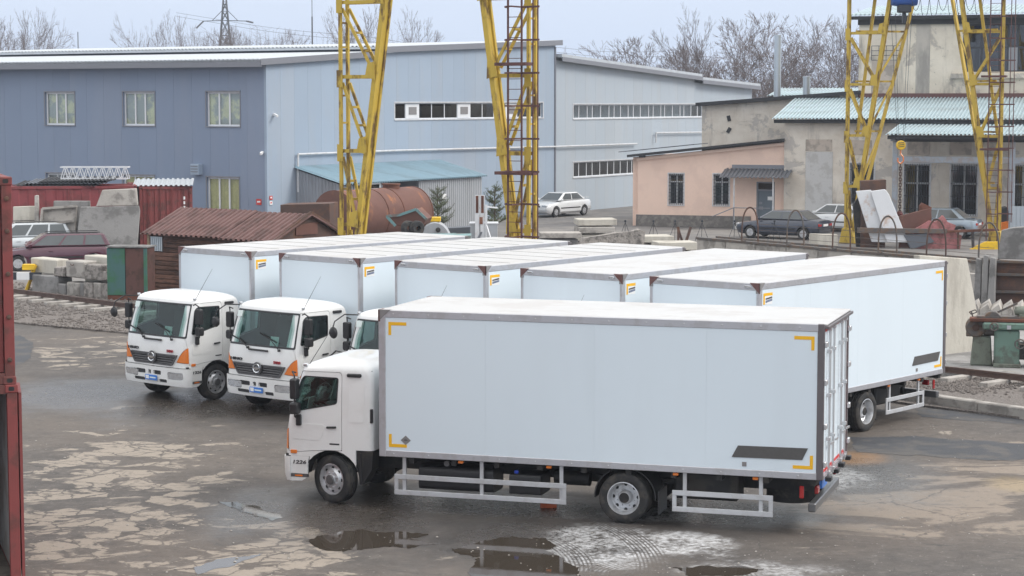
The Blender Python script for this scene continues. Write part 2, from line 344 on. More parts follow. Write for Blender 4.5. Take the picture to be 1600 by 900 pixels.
def sheet(name, pts, z, m, amp=.12, kind='structure'):
    po = outline(pts, amp); me = bpy.data.meshes.new(name); bm = bmesh.new()
    f = bm.faces.new([bm.verts.new((x, y, z)) for x, y in po]); bmesh.ops.recalc_face_normals(bm, faces=[f])
    if f.normal.z < 0: f.normal_flip()
    bmesh.ops.triangulate(bm, faces=[f]); bm.to_mesh(me); bm.free(); return tag(mob(name, me, m), kind=kind)
sheet('puddle', [(478, 846), (505, 835), (560, 829), (625, 831), (668, 836), (640, 842), (690, 848), (640, 856), (590, 857), (540, 862), (498, 856)], .004, 'puddle_water')
sheet('puddle', [(712, 856), (752, 846), (800, 839), (850, 842), (868, 851), (852, 859), (878, 870), (905, 893), (930, 930), (700, 930), (735, 900), (745, 872), (715, 866)], .004, 'puddle_water')
sheet('puddle', [(340, 783), (370, 784), (410, 795), (446, 808), (420, 813), (385, 803)], .004, 'puddle_water', .08)
sheet('puddle', [(300, 888), (345, 874), (410, 866), (360, 884), (310, 897)], .004, 'puddle_water', .08)
sheet('puddle', [(1050, 888), (1110, 884), (1200, 889), (1160, 899), (1080, 900)], .004, 'puddle_water', .1)
mat('fresh_asphalt', (.045, .046, .052), .7, var=.3, scale=2, dirt=(.14, .125, .11), damt=.5, dscale=1.5, bump=.5, bscale=60, bdist=.015)
sheet('asphalt_patch', [(1325, 684), (1420, 682), (1520, 688), (1660, 698), (1660, 716), (1570, 720), (1440, 712), (1340, 706)], .004, 'fresh_asphalt', .1)
sheet('asphalt_patch', [(1430, 636), (1520, 640), (1660, 655), (1660, 672), (1560, 660), (1440, 652)], .004, 'fresh_asphalt', .08)
sheet('asphalt_patch', [(-10, 528), (30, 524), (52, 535), (48, 560), (20, 575), (-20, 575)], .004, 'fresh_asphalt', .1)
# ------------------------------------------------------------------ box truck (local: x to the rear from the box front, y from its left side to its right, z up)
BL, BW, BZ0, BZ1 = 7.43, 2.55, .905, 3.375
def lerp_tab(tab, z):
    for (a, x), (b, y) in zip(tab, tab[1:]):
        if z <= b: t = (z - a) / (b - a); return x + (y - x) * max(0, t)
    return tab[-1][1]
FR = [(.3, -1.84), (.5, -1.88), (.8, -1.885), (1.2, -1.87), (1.47, -1.83), (1.9, -1.70), (2.26, -1.58), (2.31, -1.555), (2.35, -1.51), (2.39, -1.44), (2.42, -1.34), (2.445, -1.2), (2.46, -1.0)]
RE = [(.3, -.19), (2.16, -.19), (2.25, -.20), (2.31, -.23), (2.35, -.27), (2.39, -.34), (2.42, -.42), (2.445, -.52), (2.46, -.62)]
HW = [(.3, 1.11), (.5, 1.13), (1.4, 1.13), (1.9, 1.115), (2.26, 1.09), (2.31, 1.075), (2.35, 1.04), (2.39, .97), (2.42, .87), (2.445, .72), (2.46, .5)]
def cab_solid(g=0., z0=.37):
    zs = sorted(set([z0 - g, .5, .65, .8, 1.0, 1.2, 1.35, 1.47, 1.6, 1.75, 1.9, 2.05, 2.16, 2.22, 2.26, 2.285, 2.31, 2.33, 2.35, 2.37, 2.39, 2.405, 2.42, 2.433, 2.445, 2.455, 2.46])); rings = []
    for z in zs:
        f = lerp_tab(FR, z) - g; r = lerp_tab(RE, z) + g; h = lerp_tab(HW, z) + g; cf = min(.17, h * .5, (r - f) * .3); cr = min((r - f) * .3, 0.09 + max(0, z - 2.16) * .3, h * .4); pts = []
        for i in range(9): a = R(270 - 90 * i / 8 - 0); pts.append((f + cf + cf * math.cos(R(180 + 90 - 90 * i / 8 + 0)) , -h + cf + cf * math.sin(R(270 - 90 * i / 8))))
        for i in range(1, 10): pts.append((f, -h + cf + (2 * h - 2 * cf) * i / 10))
        for i in range(9): pts.append((f + cf + cf * math.cos(R(180 - 90 * i / 8)), h - cf + cf * math.sin(R(180 - 90 * i / 8))))
        for i in range(1, 6): pts.append((f + cf + (r - cr - f - cf) * i / 6, h))
        for i in range(7): pts.append((r - cr + cr * math.cos(R(90 - 90 * i / 6)), h - cr + cr * math.sin(R(90 - 90 * i / 6))))
        for i in range(1, 4): pts.append((r, h - cr - (2 * h - 2 * cr) * i / 4))
        for i in range(7): pts.append((r - cr + cr * math.cos(R(-90 * i / 6)), -h + cr + cr * math.sin(R(-90 * i / 6))))
        for i in range(1, 6): pts.append((r - cr - (r - cr - f - cf) * i / 6, -h))
        rings.append([(x + .07 * (y / 1.13) ** 2 * (1 if x < -1 else 0) * max(0, 1 - (x - f) / .5), y + 1.275, z + (g if z > 2.43 else 0)) for x, y in pts])
    b = MB(); n = len(rings[0])
    vs = [p for r_ in rings for p in r_]; fs = []
    for j in range(len(rings) - 1):
        for i in range(n): fs.append((j * n + i, j * n + (i + 1) % n, (j + 1) * n + (i + 1) % n, (j + 1) * n + i))
    fs += [tuple(range(n)), tuple(range((len(rings) - 1) * n, len(rings) * n))]
    b.add(vs, fs); return b.mesh('cab')
def shell(g, t=.035):
    ob = tmp(cab_solid(g)); m = ob.modifiers.new('s', 'SOLIDIFY'); m.thickness = t; m.offset = -1
    dg = bpy.context.evaluated_depsgraph_get(); me = bpy.data.meshes.new_from_object(ob.evaluated_get(dg), depsgraph=dg); bpy.data.objects.remove(ob); return me
def pr(poly, a, b, axis): return MB().prism(poly, a, b, axis).mesh('cutter')
def rpoly(pts, r, n=4):                           # round the corners of a polygon
    out = []
    for i in range(len(pts)):
        p0, p1, p2 = (Vector(pts[i - 1]), Vector(pts[i]), Vector(pts[(i + 1) % len(pts)])); a = (p0 - p1); b = (p2 - p1); ra = min(r, a.length * .45, b.length * .45)
        A = p1 + a.normalized() * ra; B = p1 + b.normalized() * ra
        for j in range(n + 1): t = j / n; q = A * (1 - t) ** 2 + p1 * 2 * t * (1 - t) + B * t * t; out.append((q.x, q.y))
    return out
def cylm(c, r, a, b, n=28): return MB().prism([(c[0] + r * math.cos(2 * math.pi * i / n), c[1] + r * math.sin(2 * math.pi * i / n)) for i in range(n)], a, b, 'y').mesh('cutter')
D_, I_ = 'DIFFERENCE', 'INTERSECT'
def make_truck():
    root = thing('box_truck', 'x', 'truck', group='white box trucks parked in the yard')
    B = lambda mb, n, m, p=root, **kw: mb.build(n, m, p, **kw)
    # ---- cab shell, cut into body, doors, bumper and lamps
    sh = shell(0); sh2 = shell(.006, .02); CY = 1.275; mir = lambda poly: [(2 * CY - y, z) for y, z in poly][::-1]
    wsp = rpoly([(.235, 1.475), (2.315, 1.475), (2.255, 2.245), (.295, 2.245)], .035); wsi = rpoly([(.27, 1.515), (2.28, 1.515), (2.225, 2.21), (.325, 2.21)], .03)
    win = rpoly([(-1.665, 1.55), (-.84, 1.72), (-.815, 2.17), (-1.455, 2.185), (-1.53, 2.10)], .05); wini = rpoly([(-1.645, 1.57), (-.862, 1.735), (-.835, 2.15), (-1.45, 2.165), (-1.515, 2.09)], .04)
    door = rpoly([(-1.765, 1.50), (-1.545, 2.225), (-1.47, 2.255), (-.79, 2.255), (-.76, 2.2), (-.76, .925), (-1.0, .925), (-1.35, .90), (-1.5, .88), (-1.74, .88)], .03)
    dbig = [(x + (.009 if x > -1.1 else -.009), z + (.009 if z > 1.6 else -.009)) for x, z in door]
    lamp = [(.10, 1.265), (.185, 1.265), (.29, 1.17), (.39, 1.06), (.48, .93), (.10, .91)]
    lbig = [(.05, 1.28), (.19, 1.28), (.30, 1.182), (.405, 1.067), (.498, .918), (.05, .897)]
    gril = rpoly([(.62, .845), (1.93, .845), (2.10, 1.085), (.45, 1.085)], .04)
    body = boolop(sh, pr(wsp, -2.3, -1.2, 'x'), D_)
    for y0, y1 in ((-.3, .5), (2.05, 2.9)): body = boolop(body, pr(dbig, y0, y1, 'y'), D_)
    body = boolop(body, cylm((-.95, .40), .525, -1, 3.5), D_)
    body = boolop(body, MB().box(-.5, .5, -.5, 3, -.2, .945).mesh('c'), D_)
    body = boolop(body, MB().box(-2.5, -1.35, -.5, 3, .2, .80).mesh('c'), D_)   # bumper gap
    for p in (lbig, mir(lbig)): body = boolop(body, pr(p, -2.4, -1.742, 'x'), D_)
    body = boolop(body, pr(gril, -2.3, -1.6, 'x'), D_)
    bo = mob('cab_body', fin(body), 'truck_white', root)
    for y0, y1 in ((-.3, .5), (2.05, 2.9)):
        d = boolop(sh, pr(door, y0, y1, 'y'), I_); d = boolop(d, pr(win, -.6, 3.2, 'y'), D_); d = boolop(d, cylm((-.95, .40), .525, -1, 3.5), D_)
        do = mob('door', fin(d), 'truck_white', root); s = -1 if y0 < 0 else 1; yy = CY + s * 1.15
        sl = boolop(boolop(sh2, pr(win, y0, y1, 'y'), I_), pr(wini, -.6, 3.2, 'y'), D_); mob('window_seal', fin(sl), 'black_plastic', do)
        gls = boolop(shell(-.012, .006), pr([(x, z) for x, z in win], y0, y1, 'y'), I_); mob('side_window', fin(gls), 'cab_glass', do)
        MB().bar((-1.03, yy, 1.315), (-.85, yy, 1.325), .035, .035).build('handle', 'black_plastic', do, bevel=.01)
        MB().box(-.98, -.80, CY + s * 1.128, CY + s * 1.134, 1.02, 1.045).build('badge', 'letter_dark', do)
        mob('door_pressing', fin(boolop(sh2, pr(rpoly([(-1.68, 1.10), (-1.15, 1.08), (-1.05, 1.36), (-1.66, 1.36)], .08), y0, y1, 'y'), I_)), 'truck_white', do)
    fz = lambda z: lerp_tab(FR, z)
    ws = boolop(shell(-.01, .006), pr(wsp, -2.3, -1.2, 'x'), I_); mob('windscreen', fin(ws), 'cab_glass', root)
    sl = boolop(boolop(sh2, pr(wsp, -2.3, -1.2, 'x'), I_), pr(wsi, -2.5, -1., 'x'), D_); mob('windscreen_seal', fin(sl), 'black_plastic', root)
    for p in (lamp, mir(lamp)): mob('indicator', fin(boolop(cab_solid(.008), pr(p, -2.4, -1.752, 'x'), I_)), 'lamp_orange', root)
    # ---- bumper
    bp = boolop(cab_solid(.035, .40), MB().box(-2.5, -1.70, -.5, 3, .37, .785).mesh('c'), I_)
    for y0, y1, z0, z1 in ((.97, 1.24, .60, .70), (1.32, 1.42, .60, .70), (1.52, 1.88, .60, .70), (.78, 1.05, .435, .51), (1.55, 1.95, .435, .51)):
        bp = boolop(bp, pr(rpoly([(y0, z0), (y1, z0), (y1, z1), (y0, z1)], .03), -2.3, -1.80, 'x'), D_)
    for yc in (.50, 2.05): bp = boolop(bp, pr(rpoly([(yc - .25, .525), (yc + .25, .525), (yc + .25, .69), (yc - .25, .69)], .05), -2.3, -1.84, 'x'), D_)
    bu = mob('bumper', fin(bp), 'truck_white', root)
    MB().box(-1.87, -1.79, .75, 2.0, .42, .72).build('intake', 'black_plastic', bu)
    MB().box(-1.80, -1.72, .17, 2.38, .782, .83).build('bumper_gap', 'black_plastic', bu)
    for yc, s in ((.50, -1), (2.05, 1)):
        q = rpoly([(yc - .235, .54), (yc + .235, .54), (yc + .235, .675), (yc - .235, .675)], .045)
        h = boolop(cab_solid(.03, .40), pr(q, -2.3, -1.835, 'x'), I_); mob('headlight', fin(h), 'lamp_clear', root)
    pl = MB().box(-1.945, -1.93, 1.08, 1.50, .465, .585).build('number_plate', 'plate_blue', root, bevel=.004)
    MB().prism([(1.46, .49), (1.50 - .02, .57), (1.36, .57), (1.36, .49)], -1.949, -1.9455, 'x').build('plate_mark', 'white_plain', pl)
    MB().box(-1.949, -1.9455, 1.12, 1.33, .512, .54).build('plate_stripe', 'paper', pl)
    # ---- corner panel ahead of the wheel, marker strip
    for s, y in ((-1, CY - 1.13), (1, CY + 1.13)):
        c = MB(); c.prism([(-1.70, .49), (-1.392, .49), (-1.39, .64), (-1.36, .80), (-1.70, .80)], y, y - s * .05, 'y'); c.build('corner_panel', 'truck_white', root, bevel=.006)
        MB().prism([(-1.70, .435), (-1.385, .435), (-1.39, .488), (-1.70, .488)], y + s * .004, y - s * .05, 'y').build('step_strip', 'grille_grey', root)
        MB().prism([(-1.70, .36), (-1.50, .37), (-1.39, .433), (-1.70, .433)], y, y - s * .05, 'y').build('step_skirt', 'truck_white', root, bevel=.005)
        MB().box(-1.62, -1.48, y + s * .012, y, .448, .474).build('side_reflector', 'lamp_orange', root)
        MB().prism(rpoly([(-1.70, .84), (-1.58, .84), (-1.58, .905), (-1.70, .905)], .02), y + s * .018, y - s * .01, 'y').build('side_repeater', 'lamp_orange', root, bevel=.006)
        t = text_mesh('1226', .085, .003, .002, 1.55, .15); ob = mob('lettering', t, 'letter_dark', root); ob.location = (-1.545, y + s * .005, .69); ob.rotation_euler = (R(90), 0, 0 if s < 0 else R(180))
        # mirrors, marker at the roof corner, air vent
        mi = MB(); yo = y + s * .13
        mi.path([(-1.60, y - s * .02, 2.23), (-1.62, y + s * .08, 2.26), (-1.56, yo, 2.2), (-1.56, yo, 1.50), (-1.56, y + s * .02, 1.44)], .014)
        ma = mi.build('mirror_arm', 'black_plastic', root)
        MB().prism(rpoly([(yo - .085, 1.80), (yo + .085, 1.80), (yo + .085, 2.15), (yo - .085, 2.15)], .04), -1.62, -1.50, 'x').build('mirror', 'black_plastic', ma, bevel=.02)
        MB().prism(rpoly([(yo - .085, 1.54), (yo + .085, 1.54), (yo + .085, 1.74), (yo - .085, 1.74)], .05), -1.63, -1.48, 'x').build('wide_mirror', 'black_plastic', ma, bevel=.02)
        MB().box(-1.58, -1.49, y + s * .06, y - s * .01, 1.33, 1.52).build('mirror_bracket', 'black_plastic', ma, bevel=.012)
        v = MB().box(-.66, -.40, y + s * .005, y - s * .07, 2.19, 2.25).build('air_vent', 'black_plastic', root, bevel=.015)
        MB().box(-.24, -.195, y + s * .006, y - s * .05, 1.42, 1.66).build('cab_grab_handle', 'black_plastic', root, bevel=.01)
        mob('side_pressing', fin(boolop(sh2, pr(rpoly([(-.63, 1.42), (-.36, 1.42), (-.33, 2.08), (-.62, 2.08)], .05), *((-.3, .5) if s < 0 else (2.05, 2.9)), 'y'), I_)), 'truck_white', root)
        MB().lathe([(.018, 0), (.03, .01), (.03, .07), (.02, .08)], 10, (-1.50, y - s * .13, 2.355), 'x').build('roof_marker', 'lamp_clear', root)
    MB().tube((-1.40, .30, 2.37), (-.95, .25, 3.02), .007, .003, 5).build('aerial', 'black_plastic', root)
    # far-side convex mirror on its long arm
    am = MB(); am.path([(-1.52, 2.25, 2.32), (-1.78, 2.40, 2.34), (-1.98, 2.50, 2.2), (-2.02, 2.52, 2.06)], .014); a = am.build('front_mirror_arm', 'black_plastic', root)
    MB().lathe([(.02, -.03), (.09, -.02), (.125, .02), (.11, .035), (.02, .04)], 16, (-2.02, 2.52, 1.96), 'x').build('front_mirror', 'black_plastic', a)
    # ---- grille with emblem and lettering
    gr = MB()
    gr.prism(gril, -1.83, -1.80, 'x'); g = gr.build('grille', 'black_plastic', root)
    for i in range(4):
        z = .885 + i * .052; a0 = .64 - (z - .845) * .7; MB().box(-1.885, -1.83, a0 + .02, 2.55 - a0 - .02, z - .013, z + .016).build('grille_slat', 'grille_grey', g, bevel=.005)
    fr = MB(); n = len(gril); out = [(CY + (y - CY) * 1.012, .965 + (z - .965) * 1.08) for y, z in gril]; inn = [(CY + (y - CY) * .97, .965 + (z - .965) * .82) for y, z in gril]
    vs = [(-1.895, y, z) for y, z in out] + [(-1.895, y, z) for y, z in inn] + [(-1.82, y, z) for y, z in out] + [(-1.82, y, z) for y, z in inn]
    fr.add(vs, [f for i in range(n) for j in [(i + 1) % n] for f in ((i, j, n + j, n + i), (n + i, n + j, 3 * n + j, 3 * n + i), (i, 2 * n + i, 2 * n + j, j), (2 * n + i, 3 * n + i, 3 * n + j, 2 * n + j))]); fr.build('grille_frame', 'grille_grey', g)
    MB().lathe([(.005, 0), (.135, 0), (.142, -.015), (.135, -.03), (.005, -.03)], 28, (-1.90, CY, 1.005), 'x').build('emblem_disc', 'grille_grey', g)
    em = MB(); ry, rz = .108, .09
    for i in range(28):
        a0, a1 = 2 * math.pi * i / 28, 2 * math.pi * (i + 1) / 28
        em.tube((-1.938, CY + ry * math.cos(a0), 1.005 + rz * math.sin(a0)), (-1.938, CY + ry * math.cos(a1), 1.005 + rz * math.sin(a1)), .014, .014, 5)
    em.prism([(CY - .098, 1.005), (CY - .045, .982), (CY + .045, .982), (CY + .098, 1.005), (CY + .045, 1.028), (CY - .045, 1.028)], -1.95, -1.925, 'x')
    em.build('emblem', 'chrome', g)
    for t, y, m, sz in (('HINO', 2.0, 'letter_dark', .085), ('500', .70, 'letter_red', .085)):
        ob = mob('lettering', text_mesh(t, sz, .012, .0015, 1.75), m, root); ob.location = (-1.866 if t == 'HINO' else -1.866, y, 1.165); ob.rotation_euler = (R(90), 0, R(-90))
    MB().box(-1.893, -1.85, .98, 1.60, 1.385, 1.425).build('front_handle', 'black_plastic', root, bevel=.012)
    for y0, y1, z1 in ((.62, 1.02, 1.70), (1.62, 2.02, 1.62)):
        wp = MB(); wp.tube((-1.875, y0, 1.44), (-1.80, y1, z1), .012, .008, 6); wp.bar((-1.815, y1 - .28, z1 - .10), (-1.79, y1 + .28, z1 + .07), .014, .03); wp.tube((-1.85, y0, 1.44), (-1.90, y0, 1.44), .03, .025, 8); wp.build('wiper', 'black_plastic', root)
    # ---- inside of the cab
    ln_ = boolop(shell(-.038, .004), pr(wsp, -2.5, -1.0, 'x'), D_); ln_ = boolop(ln_, pr(win, -.6, 3.2, 'y'), D_); ln_ = boolop(ln_, cylm((-.95, .40), .525, -1, 3.5), D_); ln_ = boolop(ln_, MB().box(-2.5, .5, -.5, 3, -.2, 1.0).mesh('c'), D_); mob('cab_lining', fin(ln_), 'cab_inside', root)
    MB().prism([(-1.74, 1.2), (-1.40, 1.2), (-1.34, 1.42), (-1.74, 1.50)], .24, 2.31, 'y').build('dashboard', 'cab_inside', root, bevel=.03)
    MB().box(-1.7, -.3, .22, 2.33, .96, 1.0).build('cab_floor', 'cab_inside', root)
    for y in (.62, 1.92):
        s = MB(); s.box(-1.0, -.5, y - .25, y + .25, 1.02, 1.32); s.prism([(-.62, 1.28), (-.48, 1.28), (-.36, 1.98), (-.5, 1.98)], y - .25, y + .25, 'y'); s.prism([(-.5, 1.99), (-.38, 1.99), (-.36, 2.2), (-.46, 2.2)], y - .14, y + .14, 'y'); s.build('seat', 'seat_cloth', root, bevel=.04)
    st = MB(); c0 = Vector((-1.28, .62, 1.58)); ax = Vector((.45, 0, .89)); e1 = Vector((0, 1, 0)); e2 = ax.cross(e1)
    for i in range(24):
        a0, a1 = 2 * math.pi * i / 24, 2 * math.pi * (i + 1) / 24; st.tube(c0 + (e1 * math.cos(a0) + e2 * math.sin(a0)) * .21, c0 + (e1 * math.cos(a1) + e2 * math.sin(a1)) * .21, .016, .016, 6)
    st.tube(c0 + e1 * .2, c0 - e1 * .2, .016, .016, 6); st.tube(c0 + e2 * .2, c0, .016, .016, 6); st.tube(c0, c0 - ax * .3, .03, .04, 8); st.build('steering_wheel', 'black_plastic', root, smooth=40)
    MB().box(-.26, -.235, .25, 2.3, 1.0, 2.3).build('cab_curtain', 'cab_curtain', root)
    MB().prism([(-1.68, 1.475), (-1.42, 1.44), (-1.42, 1.445), (-1.68, 1.48)], .70, 1.05, 'y').build('paper', 'paper', root)
    MB().prism([(-1.70, 1.5), (-1.68, 1.5), (-1.64, 1.70), (-1.66, 1.70)], .85, 1.1, 'y').build('paper', 'paper', root)
    MB().prism([(-1.645, 2.08), (-1.635, 2.08), (-1.60, 2.21), (-1.61, 2.21)], 2.05, 2.2, 'y').build('sticker', 'paper', root)
    # ---- wheels
    def wheel(x, y, s, rear):
        t = MB(); R0, hw = .415, .125
        t.lathe([(.262, -hw * .8), (.30, -hw), (.36, -hw * 1.04), (.395, -hw * .92), (.412, -hw * .8), (R0, -hw * .58), (R0 - .012, -hw * .56), (R0 - .012, -hw * .46), (R0, -hw * .44), (R0, -hw * .08), (R0 - .012, -hw * .06), (R0 - .012, hw * .06), (R0, hw * .08), (R0, hw * .44), (R0 - .012, hw * .46), (R0 - .012, hw * .56), (R0, hw * .58), (.412, hw * .8), (.395, hw * .92), (.36, hw * 1.04), (.30, hw), (.262, hw * .8)], 40, closed=True)
        wh = t.build('wheel', 'tyre', root, smooth=40, loc=(x, y, .415)); rm = MB(); q = -s  # local outward is -y for the left side
        o_ = lambda k_: k_ * s
        if rear: prof = [(.266, o_(.10)), (.272, o_(.115)), (.258, o_(.118)), (.245, o_(.09)), (.235, o_(-.03)), (.20, o_(-.06)), (.12, o_(-.065)), (.115, o_(.02)), (.09, o_(.06)), (.02, o_(.065))]
        else: prof = [(.266, o_(.10)), (.272, o_(.115)), (.258, o_(.118)), (.245, o_(.08)), (.225, o_(.055)), (.165, o_(.10)), (.155, o_(.115)), (.095, o_(.115)), (.09, o_(.14)), (.06, o_(.16)), (.02, o_(.16))]
        rm.lathe(prof, 32, cap=False); r_ = rm.build('rim', 'rim_steel', wh, smooth=35)
        hb = MB(); hb.lathe([(.01, 0), (.085, 0), (.085, o_(.02)), (.075, o_(.03)), (.01, o_(.032))], 18, (0, o_(.045) if rear else o_(.14), 0)); hb.build('hub_cap', 'chassis' if rear else 'grille_grey', wh, smooth=35)
        nu = MB(); ho = MB()
        for i in range(8):
            a = 2 * math.pi * (i + .5) / 8; rr = .155 if rear else .125; d = o_(-.065) if rear else o_(.112); nu.tube((rr * math.cos(a), d, rr * math.sin(a)), (rr * math.cos(a), d + o_(.035), rr * math.sin(a)), .014, .012, 6)
            a += math.pi / 8; rr = .208 if rear else .196; d = o_(-.050) if rear else o_(.076); ho.lathe([(.004, 0), (.03, 0), (.028, o_(.006)), (.004, o_(.006))], 10, (rr * math.cos(a), d, rr * math.sin(a)))
        tag(nu.build('wheel_nuts', 'rim_steel', wh), kind='stuff'); tag(ho.build('rim_holes', 'chassis', wh), kind='stuff')
        return wh
    for s, y in ((-1, .30), (1, 2.25)): wheel(-.95 + .02, y, s, False)['steer'] = 1
    for s, y in ((-1, .16), (-1, .46), (1, 2.09), (1, 2.39)): wheel(4.21, y, s, y in (.16, 2.39))
    # ---- arches and mudguards
    for s, y in ((-1, .15), (1, 2.40)):
        for cx, cz, r0, w_, a0, a1, nm in ((-.95, .40, .515, .34, 8, 172, 'wheel_arch'), (4.21, .42, .50, .58, -4, 184, 'mudguard')):
            m_ = MB(); n = 18; vs = []; fs = []
            for i in range(n + 1):
                a = R(a0 + (a1 - a0) * i / n)
                for rr in (r0, r0 + .02):
                    for yy in (y, y - s * w_): vs.append((cx + rr * math.cos(a), yy, cz + rr * math.sin(a) * (.94 if nm == 'mudguard' else 1)))
            for i in range(n):
                b = i * 4; c = b + 4; fs += [(b, b + 1, c + 1, c), (b + 2, c + 2, c + 3, b + 3), (b, c, c + 2, b + 2), (b + 1, b + 3, c + 3, c + 1)]
            fs += [(0, 2, 3, 1), (4 * n, 4 * n + 1, 4 * n + 3, 4 * n + 2)]; m_.add(vs, fs); m_.build(nm, 'black_plastic', root, smooth=30)
        MB().box(-.44, -.40, y, y - s * .4, .36, .9).build('mud_flap', 'black_plastic', root)
        MB().box(4.76, 4.78, y, y - s * .56, .16, .55).build('mud_flap', 'black_plastic', root)
        MB().prism([(-.50, .93), (-.2, .93), (-.22, .62), (-.38, .36), (-.44, .36)], y - s * .02, y - s * .34, 'y').build('step_bracket', 'chassis', root)
    # ---- chassis
    ch = MB()
    for y in (.86, 1.63): ch.box(-1.5, 7.2, y - .04, y + .04, .56, .80)
    for x in (-1.3, -.2, 1.2, 2.6, 3.7, 4.9, 6.2, 7.1): ch.box(x, x + .1, .9, 1.6, .6, .78)
    for x in [.5 + .75 * i for i in range(10)]: ch.box(x, x + .09, .04, 2.51, .80, .905)
    ch.build('chassis_frame', 'chassis', root)
    ax = MB(); ax.tube((-.93, .3, .42), (-.93, 2.25, .42), .06, .06, 10); ax.tube((4.21, .2, .415), (4.21, 2.35, .415), .1, .1, 12); ax.lathe([(.02, -.2), (.2, -.12), (.24, 0), (.2, .12), (.02, .2)], 16, (4.21, 1.25, .42)); ax.tube((4.1, 1.25, .46), (.1, 1.25, .62), .05, .05, 10); ax.box(-1.5, -.1, .95, 1.6, .45, 1.0); ax.build('drivetrain', 'chassis', root)
    sp = MB()
    for y in (.78, 1.75): sp.prism([(3.4, .62), (4.21, .5), (5.0, .62), (5.0, .68), (4.21, .57), (3.4, .68)], y - .05, y + .05, 'y')
    sp.build('leaf_spring', 'chassis', root)
    tk = MB(); tk.prism(rpoly([(.18, .34), (.74, .34), (.74, .74), (.18, .74)], .09), .62, 1.94, 'x'); ft = tk.build('fuel_tank', 'black_plastic', root, smooth=40)
    MB().lathe([(.01, 0), (.05, 0), (.05, .04), (.01, .045)], 14, (1.12, .18, .80), 'y').build('filler_cap', 'grille_grey', ft)
    bb = MB(); bb.prism(rpoly([(.12, .36), (.7, .36), (.7, .70), (.12, .70)], .05), 2.24, 2.78, 'x'); b_ = bb.build('urea_tank', 'black_plastic', root, smooth=40)
    MB().lathe([(.035, 0), (.04, .01), (.04, .04), (.03, .05)], 12, (2.34, .2, .70), 'z').build('blue_cap', 'cap_blue', b_)
    MB().box(5.0, 6.05, .3, .8, .42, .86).build('tool_box', 'chassis', root, bevel=.03)
    MB().tube((2.9, 1.95, .55), (3.7, 1.95, .55), .14, .14, 16).build('air_tank', 'chassis', root, smooth=40); MB().tube((2.9, .6, .6), (3.5, .6, .6), .12, .12, 16).build('air_tank', 'chassis', root, smooth=40)
    MB().lathe([(.15, -.1), (.41, -.12), (.41, .12), (.15, .1)], 28, (6.75, 1.25, .46), 'z').build('spare_wheel', 'tyre', root, smooth=40)
    # ---- side guards
    for s, y in ((-1, .05), (1, 2.50)):
        for x0, x1, posts in ((.23, 3.24, (.40, 1.77, 3.15)), (5.02, 6.66, (5.22, 6.46))):
            g_ = MB(); g_.box(x0, x1, y, y - s * .03, .515, .60); g_.box(x0, x1, y, y - s * .03, .25, .335)
            for xx in (x0, x1 - .07): g_.box(xx, xx + .07, y - s * .003, y - s * .028, .336, .514)
            go = g_.build('side_guard', 'alloy_light', root, bevel=.006)
            for x in posts: MB().box(x - .03, x + .03, y - s * .032, y - s * .07, .27, .93).build('guard_post', 'alloy_light', go)
        for x in (1.42, 2.95, 5.08, 6.38): MB().box(x - .045, x + .045, y + s * .03, y - s * .02, .842, .89).build('marker_lamp', 'lamp_orange', root, bevel=.008)
    # ---- box body
    T = .035; 
    for ya, yb in ((0, T), (BW - T, BW)):
        MB().box(.03, BL - .01, ya + .004, yb - .004, BZ0 + .1, BZ1 - .1).build('side_core', 'panel_white', root)
        for i in range(4): MB().box(.02 + (BL - .02) * i / 4 + .0007, .02 + (BL - .02) * (i + 1) / 4 - .0007, ya, yb, BZ0 + .1, BZ1 - .1).build('side_panel', 'panel_white', root)
    MB().box(0, .02, .03, BW - .03, BZ0, BZ1 - .03).build('front_panel', 'panel_white', root)
    MB().box(0.02, BL - .02, T, BW - T, BZ0, BZ0 + .1).build('box_floor', 'chassis', root)
    rf = MB().box(0, BL + .06, .015, BW - .015, BZ1 - .03, BZ1).build('box_roof', 'roof_white', root, bevel=.008)
    for i in range(7): MB().box(1.0 + .93 * i, 1.018 + .93 * i, .14, BW - .14, BZ1, BZ1 + .005).build('roof_seam', 'sticker_grey', rf)
    rs = MB(); rng = random.Random(3)
    for s, y in ((-1, 0), (1, BW)):
        for z0, z1, nm in ((BZ1 - .125, BZ1 - .004, 'top_rail'), (BZ0 - .005, BZ0 + .105, 'bottom_rail')):
            MB().box(.0, BL, y + s * .012, y - s * .04, z0, z1).build(nm, 'alloy', root, bevel=.008)
        for x in [.25 + .62 * i for i in range(12)]:
            for z in (BZ1 - .065, BZ0 + .05): rs.lathe([(.002, -.004), (.013, 0), (.002, .008)] if s > 0 else [(.002, .004), (.013, 0), (.002, -.008)], 6, (x, y + s * .013, z), 'y')
        MB().box(-.014, .11, y + s * .016, y - s * .05, BZ0 - .008, BZ1 - .002).build('corner_post', 'alloy', root, bevel=.01)
        MB().prism([(-.018, BZ1 + .004), (.20, BZ1 + .004), (-.018, BZ1 - .20)], y + s * .021, y - s * .06, 'y').build('corner_cap', 'sticker_grey', root, bevel=.004)
        MB().prism([(y + s * .021, BZ1 + .004), (y - s * .20, BZ1 + .004), (y + s * .021, BZ1 - .20)], -.02, .02, 'x').build('corner_cap', 'cap_red', root, bevel=.004)
        MB().box(BL - .08, BL + .03, y + s * .016, y - s * .05, BZ0 - .008, BZ1 - .002).build('rear_post', 'trim_brown', root, bevel=.01)
